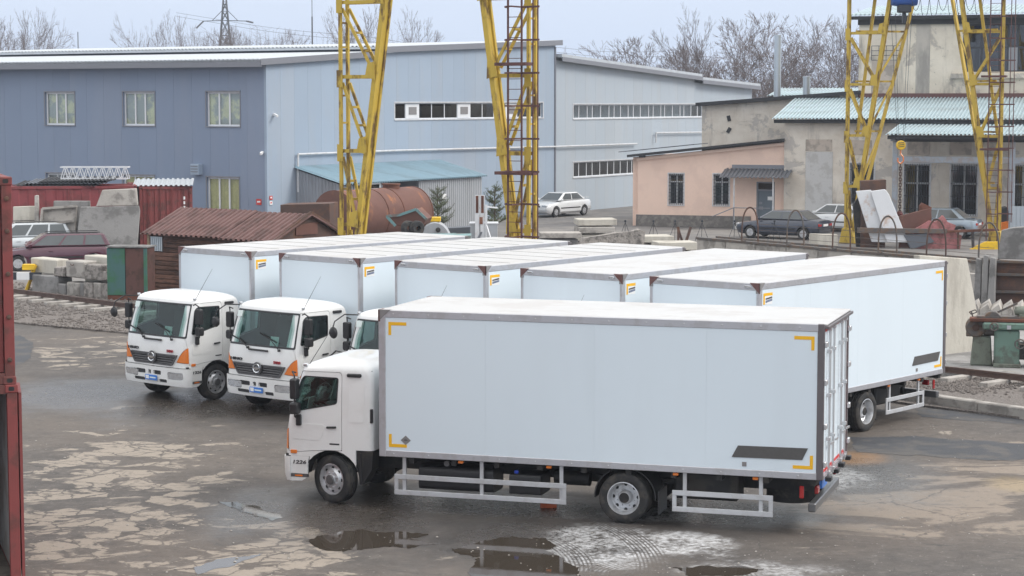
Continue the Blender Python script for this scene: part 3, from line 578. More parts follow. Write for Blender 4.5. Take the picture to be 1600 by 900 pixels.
        for (x, z, dx, dz) in ((.16, BZ1 - .20, 1, -1), (.16, BZ0 + .16, 1, 1), (BL - .13, BZ1 - .20, -1, -1), (BL - .13, BZ0 + .16, -1, 1)):
            yl = MB(); ya, yb = y + s * .004, y - s * .002; yl.box(x, x + dx * .32, ya, yb, z, z + dz * .055); yl.box(x, x + dx * .05, ya, yb, z + dz * .056, z + dz * .22); yl.build('reflective_corner', 'reflex_yellow', root)
        MB().prism([(6.0, 1.20), (7.13, 1.21), (7.22, 1.40), (6.1, 1.39)], y + s * .012, y - s * .001, 'y').build('belt_plate', 'sticker_dark', root)
        MB().box(6.17, 6.24, y + s * .01, y - s * .001, 1.06, 1.13).build('latch', 'sticker_grey', root)
        MB().prism([(.37, 1.19), (.46, 1.11), (.55, 1.19), (.46, 1.27)], y + s * .005, y - s * .001, 'y').build('maker_diamond', 'sticker_grey', root)
        MB().prism([(.43, 1.18), (.50, 1.18), (.48, 1.205), (.44, 1.21)], y + s * .007, y + s * .004, 'y').build('diamond_mark', 'sticker_dark', root)
    tag(rs.build('rivets', 'alloy_light', root), kind='stuff')
    ff = MB().box(-.012, .03, .03, BW - .03, BZ1 - .14, BZ1 - .006).build('front_rail', 'alloy', root, bevel=.008)
    for y in (.24, BW - .24): MB().prism(rpoly([(y - .07, BZ1 - .10), (y + .07, BZ1 - .10), (y + .07, BZ1 - .05), (y - .07, BZ1 - .05)], .024), -.035, -.012, 'x').build('clearance_lamp', 'lamp_clear', root, bevel=.006)
    # rear doors
    for y0, y1 in ((.05, 1.27), (1.28, 2.50)):
        d = MB().box(BL - .04, BL, y0, y1, BZ0 + .06, BZ1 - .08).build('rear_door', 'panel_white', root, bevel=.006)
        tp = MB(); tp.box(BL, BL + .004, y0 + .01, y1 - .01, BZ0 + .08, BZ0 + .13); tp.box(BL, BL + .004, y0 + .01, y1 - .01, BZ1 - .15, BZ1 - .10); e = y0 + .01 if y0 < 1 else y1 - .06; tp.box(BL, BL + .004, e, e + .05, BZ0 + .131, BZ1 - .151); tp.build('reflective_tape', 'reflex_red', d)
        for yy in (y0 + .38, y0 + .82):
            r = MB(); r.tube((BL + .045, yy, BZ0 - .02), (BL + .045, yy, BZ1 - .08), .019, .019, 8); lr = r.build('lock_rod', 'steel_rod', d, smooth=40)
            br = MB()
            for z in (BZ0 + .05, 1.5, 2.2, 2.9, BZ1 - .12): br.box(BL, BL + .075, yy - .035, yy + .035, z - .03, z + .03)
            tag(br.build('rod_brackets', 'steel_rod', lr, bevel=.005), kind='stuff')
            MB().bar((BL + .08, yy, 1.42), (BL + .08, yy + .3, 1.40), .02, .035).build('lock_handle', 'steel_rod', lr)
        e = y0 if y0 < 1 else y1
        for z in (1.15, 1.75, 2.45, 3.05): MB().box(BL + .031, BL + .075, e - .07, e + .07, z - .045, z + .045).build('hinge', 'steel_rod', d, bevel=.01)
    MB().box(BL - .02, BL + .10, .0, BW, BZ1 - .08, BZ1 - .034).build('rear_header', 'trim_brown', root, bevel=.006)
    MB().box(BL - .02, BL + .035, .06, BW - .06, BZ0 - .01, BZ0 + .058).build('rear_sill', 'alloy', root)
    for y in (.25, 1.0, 1.6, 2.3): MB().box(BL + .036, BL + .13, y - .08, y + .08, BZ0 - .05, BZ0 + .02).build('dock_buffer', 'black_plastic', root, bevel=.006)
    rb = MB().box(7.22, 7.34, .06, 2.49, .37, .51).build('rear_bumper', 'grille_grey', root, bevel=.015)
    for y in (.86, 1.63): MB().box(7.1, 7.2, y - .03, y + .03, .4, .70).build('bumper_bracket', 'chassis', rb)
    for y in (.30, 2.13): MB().box(7.28, 7.34, y, y + .16, .62, .74).build('tail_lamp', 'lamp_red', root, bevel=.012)
    MB().box(7.08, 7.15, .06, .10, .58, .78).build('side_tail_lamp', 'lamp_red', root, bevel=.012)
    MB().box(7.26, 7.31, .9, 1.4, .60, .78).build('rear_plate', 'plate_blue', root)
    return root
mat('cab_curtain', (.30, .31, .31), .9, var=.5, scale=5); mat('cap_red', (.13, .06, .055), .6, var=.2); mat('trim_brown', (.145, .13, .135), .45, .3, var=.08)
T0 = make_truck()
TR = [(-6.053, 47.815, 48.94, 'leftmost white box truck of the parked row, beside the wooden shed'),
      (-3.383, 45.719, 49.65, 'second white box truck from the left, its cab just behind the crosswise truck'),
      (-.567, 43.541, 51.03, 'third white box truck from the left, only part of its windscreen showing'),
      (2.211, 41.456, 52.15, 'fourth white box truck from the left, cab wholly hidden behind the crosswise truck'),
      (4.716, 39.374, 50.10, 'rightmost white box truck of the row, its long side and rear wheel in view'),
      (-2.217, 34.419, -17.657, 'nearest white box truck, parked crosswise with its long left side to the viewer')]
mat('sticker_photo', (.16, .19, .27), .5, var=.9, scale=9)
for i, (x, y, a, lb) in enumerate(TR):
    t = T0 if i == 0 else copy_tree(T0)
    t.location = (x, y, 0); t.rotation_euler = (0, 0, R(a)); t['label'] = lb
    if i == 5:
        for c in t.children:
            if 'steer' in c: c.rotation_euler = (0, 0, R(-20))
for t in [o_ for o_ in list(COL.objects) if o_.get('category') == 'truck']:
    near = abs(t.location.y - 34.419) < .01; plain = near or t.location.x > 2
    for c in t.children:
        if c.name.startswith('box_roof') and plain:
            for q in list(c.children): bpy.data.objects.remove(q)
        if 'steer' in c: del c['steer']
    if not near:
        s_ = MB().box(.215, .47, -.004, .001, BZ1 - .42, BZ1 - .262).build('maker_sticker', 'white_plain', t)
        MB().prism([(.235, BZ1 - .39), (.46, BZ1 - .36), (.46, BZ1 - .32), (.235, BZ1 - .345)], -.008, -.003, 'y').build('sticker_picture', 'sticker_photo', s_)
        MB().prism([(.235, BZ1 - .30), (.46, BZ1 - .275), (.46, BZ1 - .31), (.235, BZ1 - .33)], -.008, -.003, 'y').build('sticker_band', 'sticker_dark', s_)
# ------------------------------------------------------------------ buildings
mat('cladding_dark', (.205, .255, .35), .5, var=.05, scale=.5, dirt=(.27, .30, .37), damt=.3, dscale=.4, streak=(1, 1, .2), rnd=.025)
mat('cladding_light', (.315, .385, .475), .5, var=.04, scale=.5, dirt=(.36, .38, .41), damt=.3, dscale=.4, streak=(1, 1, .2), rnd=.025)
mat('cladding_pale', (.40, .45, .50), .5, var=.04, scale=.5, dirt=(.43, .44, .45), damt=.3, dscale=.4, streak=(1, 1, .2), rnd=.025)
mat('trim_grey', (.22, .225, .25), .45, .2, var=.06)
mat('roof_tin', (.52, .55, .58), .45, .3, var=.06, dirt=(.4, .4, .4), damt=.3)
mat('frame_white', (.72, .73, .75), .4, var=.04)
mat('curtain', (.72, .70, .42), .9, var=.25, scale=1.6, dirt=(.36, .38, .37), damt=.9, dscale=1.3, thr=.46)
mat('curtain_olive', (.60, .54, .22), .9, var=.3, scale=7, dirt=(.42, .38, .14), damt=.6, dscale=5, streak=(1, 1, .1))
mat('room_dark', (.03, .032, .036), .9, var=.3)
mat('pale_back_and_reflection', (.42, .46, .50), .9, var=.3, scale=.7)  # pale backing; reflection in the pale hall's upper ribbon panes put into its colour
mat('plaster_pink', (.86, .635, .52), .85, var=.05, scale=1.2, dirt=(.74, .54, .45), damt=.45, dscale=.9, bump=.15, bscale=18)
def plaster(name, c0, c1, bare, dark, sc=1.):
    k = NT(name); c = k.coords(); a_ = k.noise(c, .9 * sc, 8, .65); b_ = k.noise(c, .5 * sc, 9, .7, None, .5); s_ = k.noise(c, 1.3 * sc, 6, .65, (1, 1, .16)); g_ = k.noise(c, 7 * sc, 5, .7)
    base = k.mix(k.ramp(a_, .3, .7), c0, c1)
    base = k.mix(k.math('MULTIPLY', k.ramp(b_, .54, .60), .75), base, bare); base = k.mix(k.math('MULTIPLY', k.ramp(s_, .55, .72), .6), base, dark); base = k.mix(k.math('MULTIPLY', k.ramp(g_, .64, .72), .7), base, dark)
    k.l(base, k.b.inputs['Base Color']); k.b.inputs['Roughness'].default_value = .92; k.bump(k.math('MULTIPLY_ADD', k.ramp(b_, .54, .60), -1.2, g_), .5, .03); M[name] = k.m
plaster('plaster_beige', (.60, .53, .45), (.74, .68, .60), (.43, .40, .375), (.25, .22, .20)); plaster('plaster_tower', (.62, .55, .45), (.76, .69, .58), (.40, .365, .33), (.15, .14, .13), .8)
mat('plaster_patch', (.56, .55, .54), .9, var=.1, scale=2, dirt=(.3, .28, .26), damt=.4, bump=.2)
mat('plinth', (.17, .155, .145), .9, var=.4, scale=5, dirt=(.3, .28, .25), damt=.6, dscale=3, bump=.6, bscale=12, bdist=.04)
mat('bitumen', (.03, .031, .035), .7, var=.3)
mat('tin_turquoise', (.41, .505, .54), .5, .1, var=.10, scale=1.1, dirt=(.22, .24, .24), damt=.4, dscale=1., streak=(.3, 1, 1))
mat('tin_teal', (.30, .43, .50), .5, .1, var=.1, scale=1.1, dirt=(.22, .27, .3), damt=.4, dscale=1., streak=(.3, 1, 1))
mat('tin_grey', (.30, .315, .345), .5, .2, var=.06, dirt=(.2, .2, .2), damt=.3, dscale=1.2, streak=(1, 1, .2))
mat('tin_slate', (.13, .14, .16), .5, .3, var=.08)
mat('tin_pale', (.40, .415, .44), .5, .15, var=.05, dirt=(.3, .3, .31), damt=.3, dscale=1., streak=(1, 1, .2)); mat('plaster_beige2', (.50, .43, .37), .9, var=.15, scale=1.5, dirt=(.2, .18, .16), damt=.5, bump=.2); mat('plaster_patch2', (.48, .44, .39), .9, var=.2, scale=1.5, dirt=(.2, .19, .18), damt=.6, dscale=.6, streak=(1, 1, .3))
mat('door_steel', (.13, .16, .19), .5, .2, var=.1)
mat('bars_black', (.045, .05, .06), .5, .3, var=.2)
mat('pipe_white', (.60, .61, .63), .5, var=.06, dirt=(.4, .38, .36), damt=.4, dscale=3)
mat('galv', (.55, .60, .64), .32, .75, var=.06, scale=3)
mat('post_blue', (.34, .38, .44), .6, var=.12, dirt=(.3, .22, .16), damt=.5, dscale=3)
mat('steel_dark', (.05, .045, .045), .6, .3, var=.3, dirt=(.13, .07, .04), damt=.5)
mat('sign_red', (.6, .06, .05), .5)
def pb(mb, pl, s0, s1, o0, o1, z0, z1, z1b=None):  # box in plane coordinates: along, outward, up (z1b: top height at s1)
    z1b = z1 if z1b is None else z1b; q = []
    for z in (0, 1):
        for s, o_ in ((s0, o0), (s1, o0), (s1, o1), (s0, o1)):
            p = pl.at(s, o_); q.append((p.x, p.y, z0 if not z else (z1 if s == s0 else z1b)))
    return mb.hexa(q)
def WP(pl, s, o_, z): p = pl.at(s, o_); return Vector((p.x, p.y, z))
def bw(mb, name, m, root, **kw):                  # world-coordinate vertices under a root
    top = root
    off = Vector((0, 0, 0))
    while top is not None: off += top.location; top = top.parent
    mb.v = [(x - off.x, y - off.y, z - off.z) for x, y, z in mb.v]; return mb.build(name, m, root, **kw)
def panel_wall(root, pl, s0, s1, z0, topf, holes, pw, m, thick=.18, name='wall_panel', gap=.006, backing=True):
    n = max(1, round((s1 - s0) / pw)); w_ = (s1 - s0) / n
    for i in range(n):
        a, b = s0 + i * w_ + gap / 2, s0 + (i + 1) * w_ - gap / 2; bx = []
        xs = sorted({a, b} | {x for h in holes for x in h[:2] if a < x < b})
        for x0, x1 in zip(xs, xs[1:]):
            mid_ = (x0 + x1) / 2; hs_ = sorted([h for h in holes if h[0] < mid_ < h[1]], key=lambda h: h[2]); z = z0
            for h in hs_:
                if h[2] > z: bx.append((x0, x1, z, h[2], h[2]))
                z = h[3]
            bx.append((x0, x1, z, topf(x0), topf(x1)))
        while bx:                                 # each connected piece of cladding is its own sheet
            grp = [bx.pop(0)]; go = True
            while go:
                go = False
                for q in list(bx):
                    if any(abs(q[0] - r_[1]) < 1e-6 or abs(q[1] - r_[0]) < 1e-6 for r_ in grp if q[2] < max(r_[3], r_[4]) and r_[2] < max(q[3], q[4])): grp.append(q); bx.remove(q); go = True
            mb = MB()
            for x0, x1, za, zb0, zb1 in grp: pb(mb, pl, x0, x1, -thick, 0, za, zb0, zb1)
            bw(mb, name, m, root)
    if gap > .005 and backing:                                # dark backing behind the joints
        mb = MB()
        xs = sorted({s0, s1} | {x for h in holes for x in h[:2]})
        for x0, x1 in zip(xs, xs[1:]):
            mid_ = (x0 + x1) / 2; hs_ = sorted([h for h in holes if h[0] < mid_ < h[1]], key=lambda h: h[2]); z = z0
            for h in hs_:
                if h[2] > z: pb(mb, pl, x0, x1, -thick - .06, -thick - .004, z, h[2])
                z = h[3]
            pb(mb, pl, x0, x1, -thick - .06, -thick - .004, z, topf(x0) - .05, topf(x1) - .05)
        bw(mb, 'wall_backing', m, root)
def frame_mb(pl, s0, s1, z0, z1, o0, o1, w_, vert=(), hor=()):
    mb = MB(); pb(mb, pl, s0, s1, o0, o1, z0, z0 + w_); pb(mb, pl, s0, s1, o0, o1, z1 - w_, z1)
    for s in (s0, s1 - w_): pb(mb, pl, s, s + w_, o0 + .001, o1 - .001, z0 + w_, z1 - w_)
    for s in vert: pb(mb, pl, s - w_ / 2, s + w_ / 2, o0 + .002, o1 - .002, z0 + w_, z1 - w_)
    for z, a, b in hor: pb(mb, pl, a, b, o0 + .003, o1 - .003, z - w_ / 2, z + w_ / 2)
    return mb
def window(root, pl, s0, s1, z0, z1, verts, back='curtain', gl='window_glass', w_=.07, depth=.12, sill='trim_grey', hor=(), frame='frame_white', name='window'):
    fr = bw(frame_mb(pl, s0, s1, z0, z1, -depth - .05, -depth, w_, verts, hor), name, frame, root)
    es = [s0 + w_ * .5] + list(verts) + [s1 - w_ * .5]
    for a, b in zip(es, es[1:]): mb = MB(); pb(mb, pl, a, b, -depth - .03, -depth - .02, z0 + w_ * .5, z1 - w_ * .5); bw(mb, 'pane', gl, fr)
    if back:
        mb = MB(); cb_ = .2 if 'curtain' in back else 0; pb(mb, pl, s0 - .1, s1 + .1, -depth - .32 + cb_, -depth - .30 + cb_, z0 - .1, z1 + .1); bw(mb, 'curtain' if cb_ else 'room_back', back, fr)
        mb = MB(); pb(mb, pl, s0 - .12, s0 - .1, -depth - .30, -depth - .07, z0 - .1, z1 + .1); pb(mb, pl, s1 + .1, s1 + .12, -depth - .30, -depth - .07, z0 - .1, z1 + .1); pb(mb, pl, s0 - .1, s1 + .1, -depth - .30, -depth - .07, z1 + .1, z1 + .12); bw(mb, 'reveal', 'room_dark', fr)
    if sill:
        mb = MB(); t = .06
        pb(mb, pl, s0 - t, s1 + t, -.1, .05, z0 - .05, z0 - .002); pb(mb, pl, s0 - t, s1 + t, -.1, .035, z1 + .002, z1 + .06)
        for a, b in ((s0 - t, s0 - .002), (s1 + .002, s1 + t)): pb(mb, pl, a, b, -.1, .02, z0 - .001, z1 + .001)
        bw(mb, 'window_trim', sill, fr)
    return fr
# ---- long blue-grey hall
SW = Plane((-12.1, 102.3), (.516, .856)); FA = Plane((-12.1, 102.3), (-.856, .516))
hall = thing('industrial_hall', 'large hall clad in blue-grey panels with a darker end wall and ribbon window', 'building', (-12.1, 102.3, 0))
FL = 40.
zc = SW.px(420, 101)[1]
def rect(pl, u0, u1, v0, v1):
    a = pl.px(u0, v0); b = pl.px(u1, v1); c = pl.px(u0, v1); d_ = pl.px(u1, v0); s = sorted((a[0], b[0])); return s[0], s[1], (c[1] + b[1]) / 2, (a[1] + d_[1]) / 2
hol = [rect(FA, *r) for r in ((70, 117, 145, 195), (192, 242, 144, 196), (322, 375, 142, 198))]
zt = sum(h[3] for h in hol) / 3; zb = sum(h[2] for h in hol) / 3; hol = [(h[0], h[1], zb, zt) for h in hol]
low = [rect(FA, *r) for r in ((72, 118, 268, 322), (192, 242, 273, 325), (323, 374, 277, 330))]
zt2 = low[2][3]; zb2 = low[2][2]; low = [(h[0], h[1], zb2, zt2) for h in low]
panel_wall(hall, FA, 0.02, FL, 0, lambda s: zc, hol + low, 1.18, 'cladding_dark')
for h, bk in zip(hol + low, ['curtain'] * 3 + ['pale_back_and_reflection', 'curtain_olive', 'curtain_olive']):
    w_ = h[1] - h[0]; window(hall, FA, *h, (h[0] + w_ * .345, h[0] + w_ * .655), bk, w_=.09)
s1, zs1 = SW.px(600, 88); s2, zs2 = SW.px(868, 71); zs1b = SW.px(600, 82)[1]
topS = lambda s: zc + (zs1 - zc) * s / s1 if s <= s1 else zs1b + (zs2 - zs1b) * (s - s1) / (s2 - s1)
rb_ = rect(SW, 617, 848, 160.5, 185); 
mb = MB()
panel_wall(hall, SW, .02, s1, 0, topS, [rb_], 1.15, 'cladding_light'); panel_wall(hall, SW, s1, s2, 0, topS, [rb_], 1.15, 'cladding_light')
def ribbon(root, pl, r, cuts, vents, back, gl='dark_glass', fw=.06):   # cuts: photo x of the uprights
    vs = [pl.px(u, 170)[0] for u in cuts]; vs = [v for v in vs if r[0] + .1 < v < r[1] - .1]
    fr = bw(frame_mb(pl, *r, -.16, -.11, fw, vs), 'ribbon_window', 'frame_white', root); es = [r[0] + .03] + vs + [r[1] - .03]
    for i, (a, b) in enumerate(zip(es, es[1:])):
        mb = MB()
        if i in vents:
            pb(mb, pl, a, b, -.15, -.085, r[2] + .03, r[3] - .03); q = bw(mb, 'vent_panel', 'frame_white', fr); c = (a + b) / 2
            mb = MB(); pb(mb, pl, c - (b - a) * .28, c + (b - a) * .28, -.085, -.06, r[2] + .28 * (r[3] - r[2]), r[2] + .74 * (r[3] - r[2])); bw(mb, 'vent_grille', 'sticker_grey', fr)
        else: pb(mb, pl, a, b, -.14, -.13, r[2] + .03, r[3] - .03); bw(mb, 'pane', gl, fr)
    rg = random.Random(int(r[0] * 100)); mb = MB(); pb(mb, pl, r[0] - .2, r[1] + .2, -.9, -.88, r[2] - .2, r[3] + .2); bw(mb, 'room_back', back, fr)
    mb = MB(); pb(mb, pl, r[0] - .08, r[1] + .08, -.1, .05, r[2] - .06, r[2] - .002); pb(mb, pl, r[0] - .08, r[1] + .08, -.1, .03, r[3] + .002, r[3] + .06)
    for a, b in ((r[0] - .08, r[0] - .002), (r[1] + .002, r[1] + .08)): pb(mb, pl, a, b, -.1, .02, r[2] - .001, r[3] + .001)
    bw(mb, 'window_trim', 'pipe_white', fr); return fr
ribbon(hall, SW, rb_, (636, 657, 677, 697, 717, 737, 756, 774, 792, 810, 829), (1, 5, 9), 'room_dark')
# roofs of the hall: lower bay, upper bay, each a tin sheet with eave flashing
def slab(pl, q, sA, zA, sB, zB, w0, w1, t):       # roof slab: runs from sA to sB along pl, w0..w1 along q
    vs = []
    for dz in (-t, 0):
        for s, z, w_ in ((sA, zA, w0), (sB, zB, w0), (sB, zB, w1), (sA, zA, w1)):
            p = pl.p + pl.d * s + q * w_; vs.append((p.x, p.y, z + dz))
    return vs
qd = FA.d; k1 = (zs1 - zc) / s1; k2 = (zs2 - zs1b) / (s2 - s1)
b_ = MB().hexa(slab(SW, qd, -.7, zc + .30 - .7 * k1, s1 + .5, zs1 + .30 + .5 * k1, -.25, FL, .12)); lr = bw(b_, 'lower_roof', 'roof_tin', hall)
mb = MB()
pb(mb, FA, -.25, FL, .66, .70, zc - .12, zc + .22); bw(mb, 'eave_flashing', 'trim_grey', lr)
mb = MB(); e0 = SW.p - SW.d * .72
mb.corr((e0.x - qd.x * .25, e0.y - qd.y * .25, zc + .22), (qd.x * FL, qd.y * FL, 0), (SW.d.x * .5, SW.d.y * .5, .03), 150, .06, (0, 0, 1)); bw(mb, 'corrugated_edge', 'roof_tin', lr)
b_ = MB().hexa(slab(SW, qd, s1 - .7, zs1b + .32 - .7 * k2, s2 + .45, zs2 + .32 + .45 * k2, -.25, FL, .12)); ur = bw(b_, 'upper_roof', 'roof_tin', hall)
mb = MB(); e0 = SW.p + SW.d * (s1 - .72)
mb.corr((e0.x - qd.x * .25, e0.y - qd.y * .25, zs1b + .30), (qd.x * FL, qd.y * FL, 0), (SW.d.x * .5, SW.d.y * .5, .03), 150, .06, (0, 0, 1)); bw(mb, 'corrugated_edge', 'roof_tin', ur)
for sA, zA, sB, zB, par in ((-.7, zc - .7 * k1, s1 - .72, zs1 - .72 * k1, lr), (s1 - .7, zs1b - .7 * k2, s2 + .45, zs2 + .45 * k2, ur)):
    mb = MB(); a0 = WP(SW, sA, .21, 0); a1 = WP(SW, sB, .21, 0); b0 = WP(SW, sA, .26, 0); b1 = WP(SW, sB, .26, 0)
    mb.hexa([(a0.x, a0.y, zA + .0), (a1.x, a1.y, zB), (b1.x, b1.y, zB), (b0.x, b0.y, zA), (a0.x, a0.y, zA + .31), (a1.x, a1.y, zB + .31), (b1.x, b1.y, zB + .31), (b0.x, b0.y, zA + .31)]); bw(mb, 'barge_board', 'trim_grey', par)
mb = MB(); pl_ = Plane(SW.at(s1 - .02), FA.d); pb(mb, pl_, .2, FL, -.1, 0, zs1 - .2, zs1b + .2); bw(mb, 'clerestory_wall', 'cladding_dark', hall)
mb = MB(); pl_ = Plane(SW.at(s2 - .02), FA.d); pb(mb, pl_, .2, FL, 0, -.1, 0, zs2); bw(mb, 'back_wall', 'cladding_dark', hall)
mb = MB(); c0, c1 = FA.p, FA.at(.0); pb(mb, SW, -.02, .10, 0.002, .02, 0, zc - .02); pb(mb, FA, 0, .12, .002, .02, 0, zc - .02); bw(mb, 'corner_trim', 'cladding_light', hall)
a = WP(SW, s2 - .08, .02, 0); MB_ = MB().tube((a.x, a.y, .1), (a.x, a.y, zs2 - .1), .07, .07, 8); bw(MB_, 'downpipe', 'trim_grey', hall)
# vent box, wall cameras, signs
r = rect(FA, 304, 317, 256, 273); mb = MB(); pb(mb, FA, r[0], r[1], .0, .35, r[2], r[3]); vb = bw(mb, 'vent_box', 'cladding_light', hall, bevel=.02)
for i in range(3): mb = MB(); z = r[2] + (r[3] - r[2]) * (.25 + .25 * i); pb(mb, FA, r[0] + .04, r[1] - .04, .35, .37, z, z + .05); bw(mb, 'louvre', 'trim_grey', vb)
for pl, u, v in ((SW, 427, 179), (FA, 411, 238)):
    s, z = pl.px(u, v); mb = MB(); pb(mb, pl, s - .06, s + .06, 0, .08, z - .06, z + .06); p, q = WP(pl, s, .08, z), WP(pl, s - .15, .38, z - .08); mb.bar(p, q, .10, .10)
    ob = bw(mb, 'wall_camera', 'white_plain', hall)
for pl, r_, m in ((FA, (401, 409, 311, 320), 'sign_red'), (SW, (420.5, 425, 306, 312), 'sign_red'), (SW, (420.5, 425, 314, 320), 'white_plain')):
    r = rect(pl, *r_); mb = MB(); pb(mb, pl, r[0], r[1], .021, .035, r[2], r[3]); sg = bw(mb, 'sign', m, hall)
    mb = MB(); pb(mb, pl, r[0] + .06, r[1] - .06, .035, .038, (r[2] + r[3]) / 2 - .03, (r[2] + r[3]) / 2 + .05); bw(mb, 'sign_mark', 'white_plain' if m == 'sign_red' else 'sign_red', sg)
# gas pipe along both halls
def wall_pt(u, v, o_=.15): s, z = SW.px(u, v); return WP(SW, s, o_, z)
gp = tag(MB().path([wall_pt(462, 300), wall_pt(462, 241), wall_pt(620, 235), wall_pt(868, 229), wall_pt(992, 224.5)], .055, 8).build('gas_pipe', 'pipe_white'), 'white pipe running along the light blue hall wall, bent down beside the lean-to', 'pipe')
tag(MB().path([wall_pt(1022, 223), wall_pt(1022, 207.5), wall_pt(1100, 206.5)], .05, 8).build('gas_pipe_branch', 'pipe_white'), 'short white pipe bend on the pale hall beside the pink annex roof', 'pipe')
# ---- paler hall to the right
hall2 = thing('pale_hall', 'pale grey-blue hall with sloping roof and two rows of narrow windows', 'building', WP(SW, s2, 0, 0))
sA, zA = SW.px(869, 94); sB, zB = SW.px(1086, 124); sC, zC = SW.px(1176, 139); zB2 = SW.px(1086, 129)[1]
topP = lambda s: zA + (zB - zA) * (s - sA) / (sB - sA) if s <= sB else zB2 + (zC - zB2) * (s - sB) / (sC - sB)
rU = rect(SW, 897, 1100, 163, 184); rL = rect(SW, 897, 1000, 251, 274)
SP = SW.off(-.05); 
panel_wall(hall2, SP, s2 + .02, sB, 0, topP, [rU, rL], 1.3, 'cladding_pale'); panel_wall(hall2, SP, sB, sC, 0, topP, [rU, rL], 1.3, 'cladding_pale')
ribbon(hall2, SP, rU, (907, 920, 928, 941, 954, 962, 972, 984, 992, 1003, 1016, 1023, 1035, 1041, 1053, 1065, 1071, 1082, 1092), (), 'pale_back_and_reflection', 'window_glass')  # light look of the reflecting panes painted as a pale sheet behind them
ribbon(hall2, SP, rL, (907, 919, 928, 940, 952, 962, 972, 983, 990), (), 'room_dark')
for (a, za, b, zb_) in ((sA + .02, zA, sB + .35, zB - (zA - zB) / (sB - sA) * .35), (sB + .36, zB2, sC + .5, zC)):
    mb = MB(); q = slab(SP, -SP.n, a, za + .38, b, zb_ + .38, -.45, 22, .2); mb.hexa(q); rr = bw(mb, 'roof', 'roof_tin', hall2)
    mb = MB(); q = slab(SP, -SP.n, a, za + .2, b, zb_ + .2, -.50, -.451, .26); mb.hexa(q); bw(mb, 'barge_board', 'trim_grey', rr)
mb = MB(); pe = Plane(SP.at(sC), -SP.n); pb(mb, pe, 0.1, 22, -.2, 0, 0, zC); bw(mb, 'end_wall', 'cladding_pale', hall2)
# ---- tin lean-to against the hall
SH = SW.off(2.9); a = SH.px(533, 285.5); b = SH.px(756, 275); ze = (a[1] + b[1]) / 2; tA = SW.px(462, 262); tB = SW.px(690, 253); zr = (tA[1] + tB[1]) / 2
l0, l1 = tA[0], b[0] - .25
lean = thing('tin_lean_to', 'grey corrugated lean-to with turquoise roof against the light blue hall', 'shed', WP(SW, l0, 0, 0))
mb = MB(); p = WP(SW, l0 - .2, 3.15, ze - .05); dz = zr - ze
mb.corr(p, (SW.d.x * (l1 - l0 + .4), SW.d.y * (l1 - l0 + .4), 0), (-SW.n.x * 3.1, -SW.n.y * 3.1, dz + .1), 62, .07, (0, 0, 1)); bw(mb, 'roof', 'tin_teal', lean)
def tin_wall(root, p, q, z0, zp, zq, m, out, n=None, name='wall'):   # corrugated upright wall, tops zp and zq
    p = Vector((p.x, p.y, 0)); q = Vector((q.x, q.y, 0)); L = (q - p).length; n = n or int(L / .2); mb = MB(); N = n * 4; pts = []
    for i in range(n):
        for a_, h in ((0, 0), (.4, 0), (.5, 1), (.9, 1)): pts.append(((i + a_) / n, h))
    pts.append((1, 0)); kk = len(pts); vs = []
    for t, h in pts: r_ = p.lerp(q, t) + Vector((out.x, out.y, 0)) * (.035 * h); vs.append((r_.x, r_.y, z0))
    for t, h in pts: r_ = p.lerp(q, t) + Vector((out.x, out.y, 0)) * (.035 * h); vs.append((r_.x, r_.y, zp + (zq - zp) * t))
    mb.add(vs, [(i, i + 1, kk + i + 1, kk + i) for i in range(kk - 1)]); return bw(mb, name, m, root)
tin_wall(lean, WP(SW, l0, 0, 0), WP(SW, l0, 2.9, 0), 0, zr - .05, ze - .1, 'tin_grey', -SW.d)
g0 = SH.px(606, 300)[0]; g1 = SH.px(655, 300)[0]; g2 = SH.px(738, 300)[0]
tin_wall(lean, WP(SW, l0, 2.9, 0), WP(SW, g0, 2.9, 0), 0, ze - .1, ze - .1, 'tin_grey', SW.n)
tin_wall(lean, WP(SW, g0, 1.2, 0), WP(SW, g1, 1.2, 0), 0, ze + .3, ze + .3, 'tin_slate', SW.n, name='recess_wall')
for g, gg in ((g1 + .03, g2), (g2 + .03, l1)): tin_wall(lean, WP(SW, g, 2.9, 0), WP(SW, gg, 2.9, 0), 0, ze - .1, ze - .1, 'tin_pale', SW.n, name='door' if g < g2 else 'wall')
tin_wall(lean, WP(SW, l1, 2.9, 0), WP(SW, l1, 0, 0), 0, ze - .1, zr - .05, 'tin_pale', SW.d)
for g in (g0, g1 - .01): mb = MB(); pb(mb, SW, g - .03, g + .03, 1.2, 2.9, 0, ze - .1); bw(mb, 'door_jamb', 'tin_grey', lean)
r = rect(SH, 552, 592, 286.5, 297); window(lean, SH.off(.22), r[0], r[1], r[2], r[3] + .0, ((r[0] + r[1]) / 2,), 'room_dark', 'dark_glass', sill=None)
for u0, u1, v0, v1 in ((661, 666, 305, 312), (690, 696, 303, 311)): r = rect(SH, u0, u1, v0, v1); mb = MB(); pb(mb, SH, r[0], r[1], .04, .055, r[2], r[3]); bw(mb, 'notice', 'white_plain', lean)
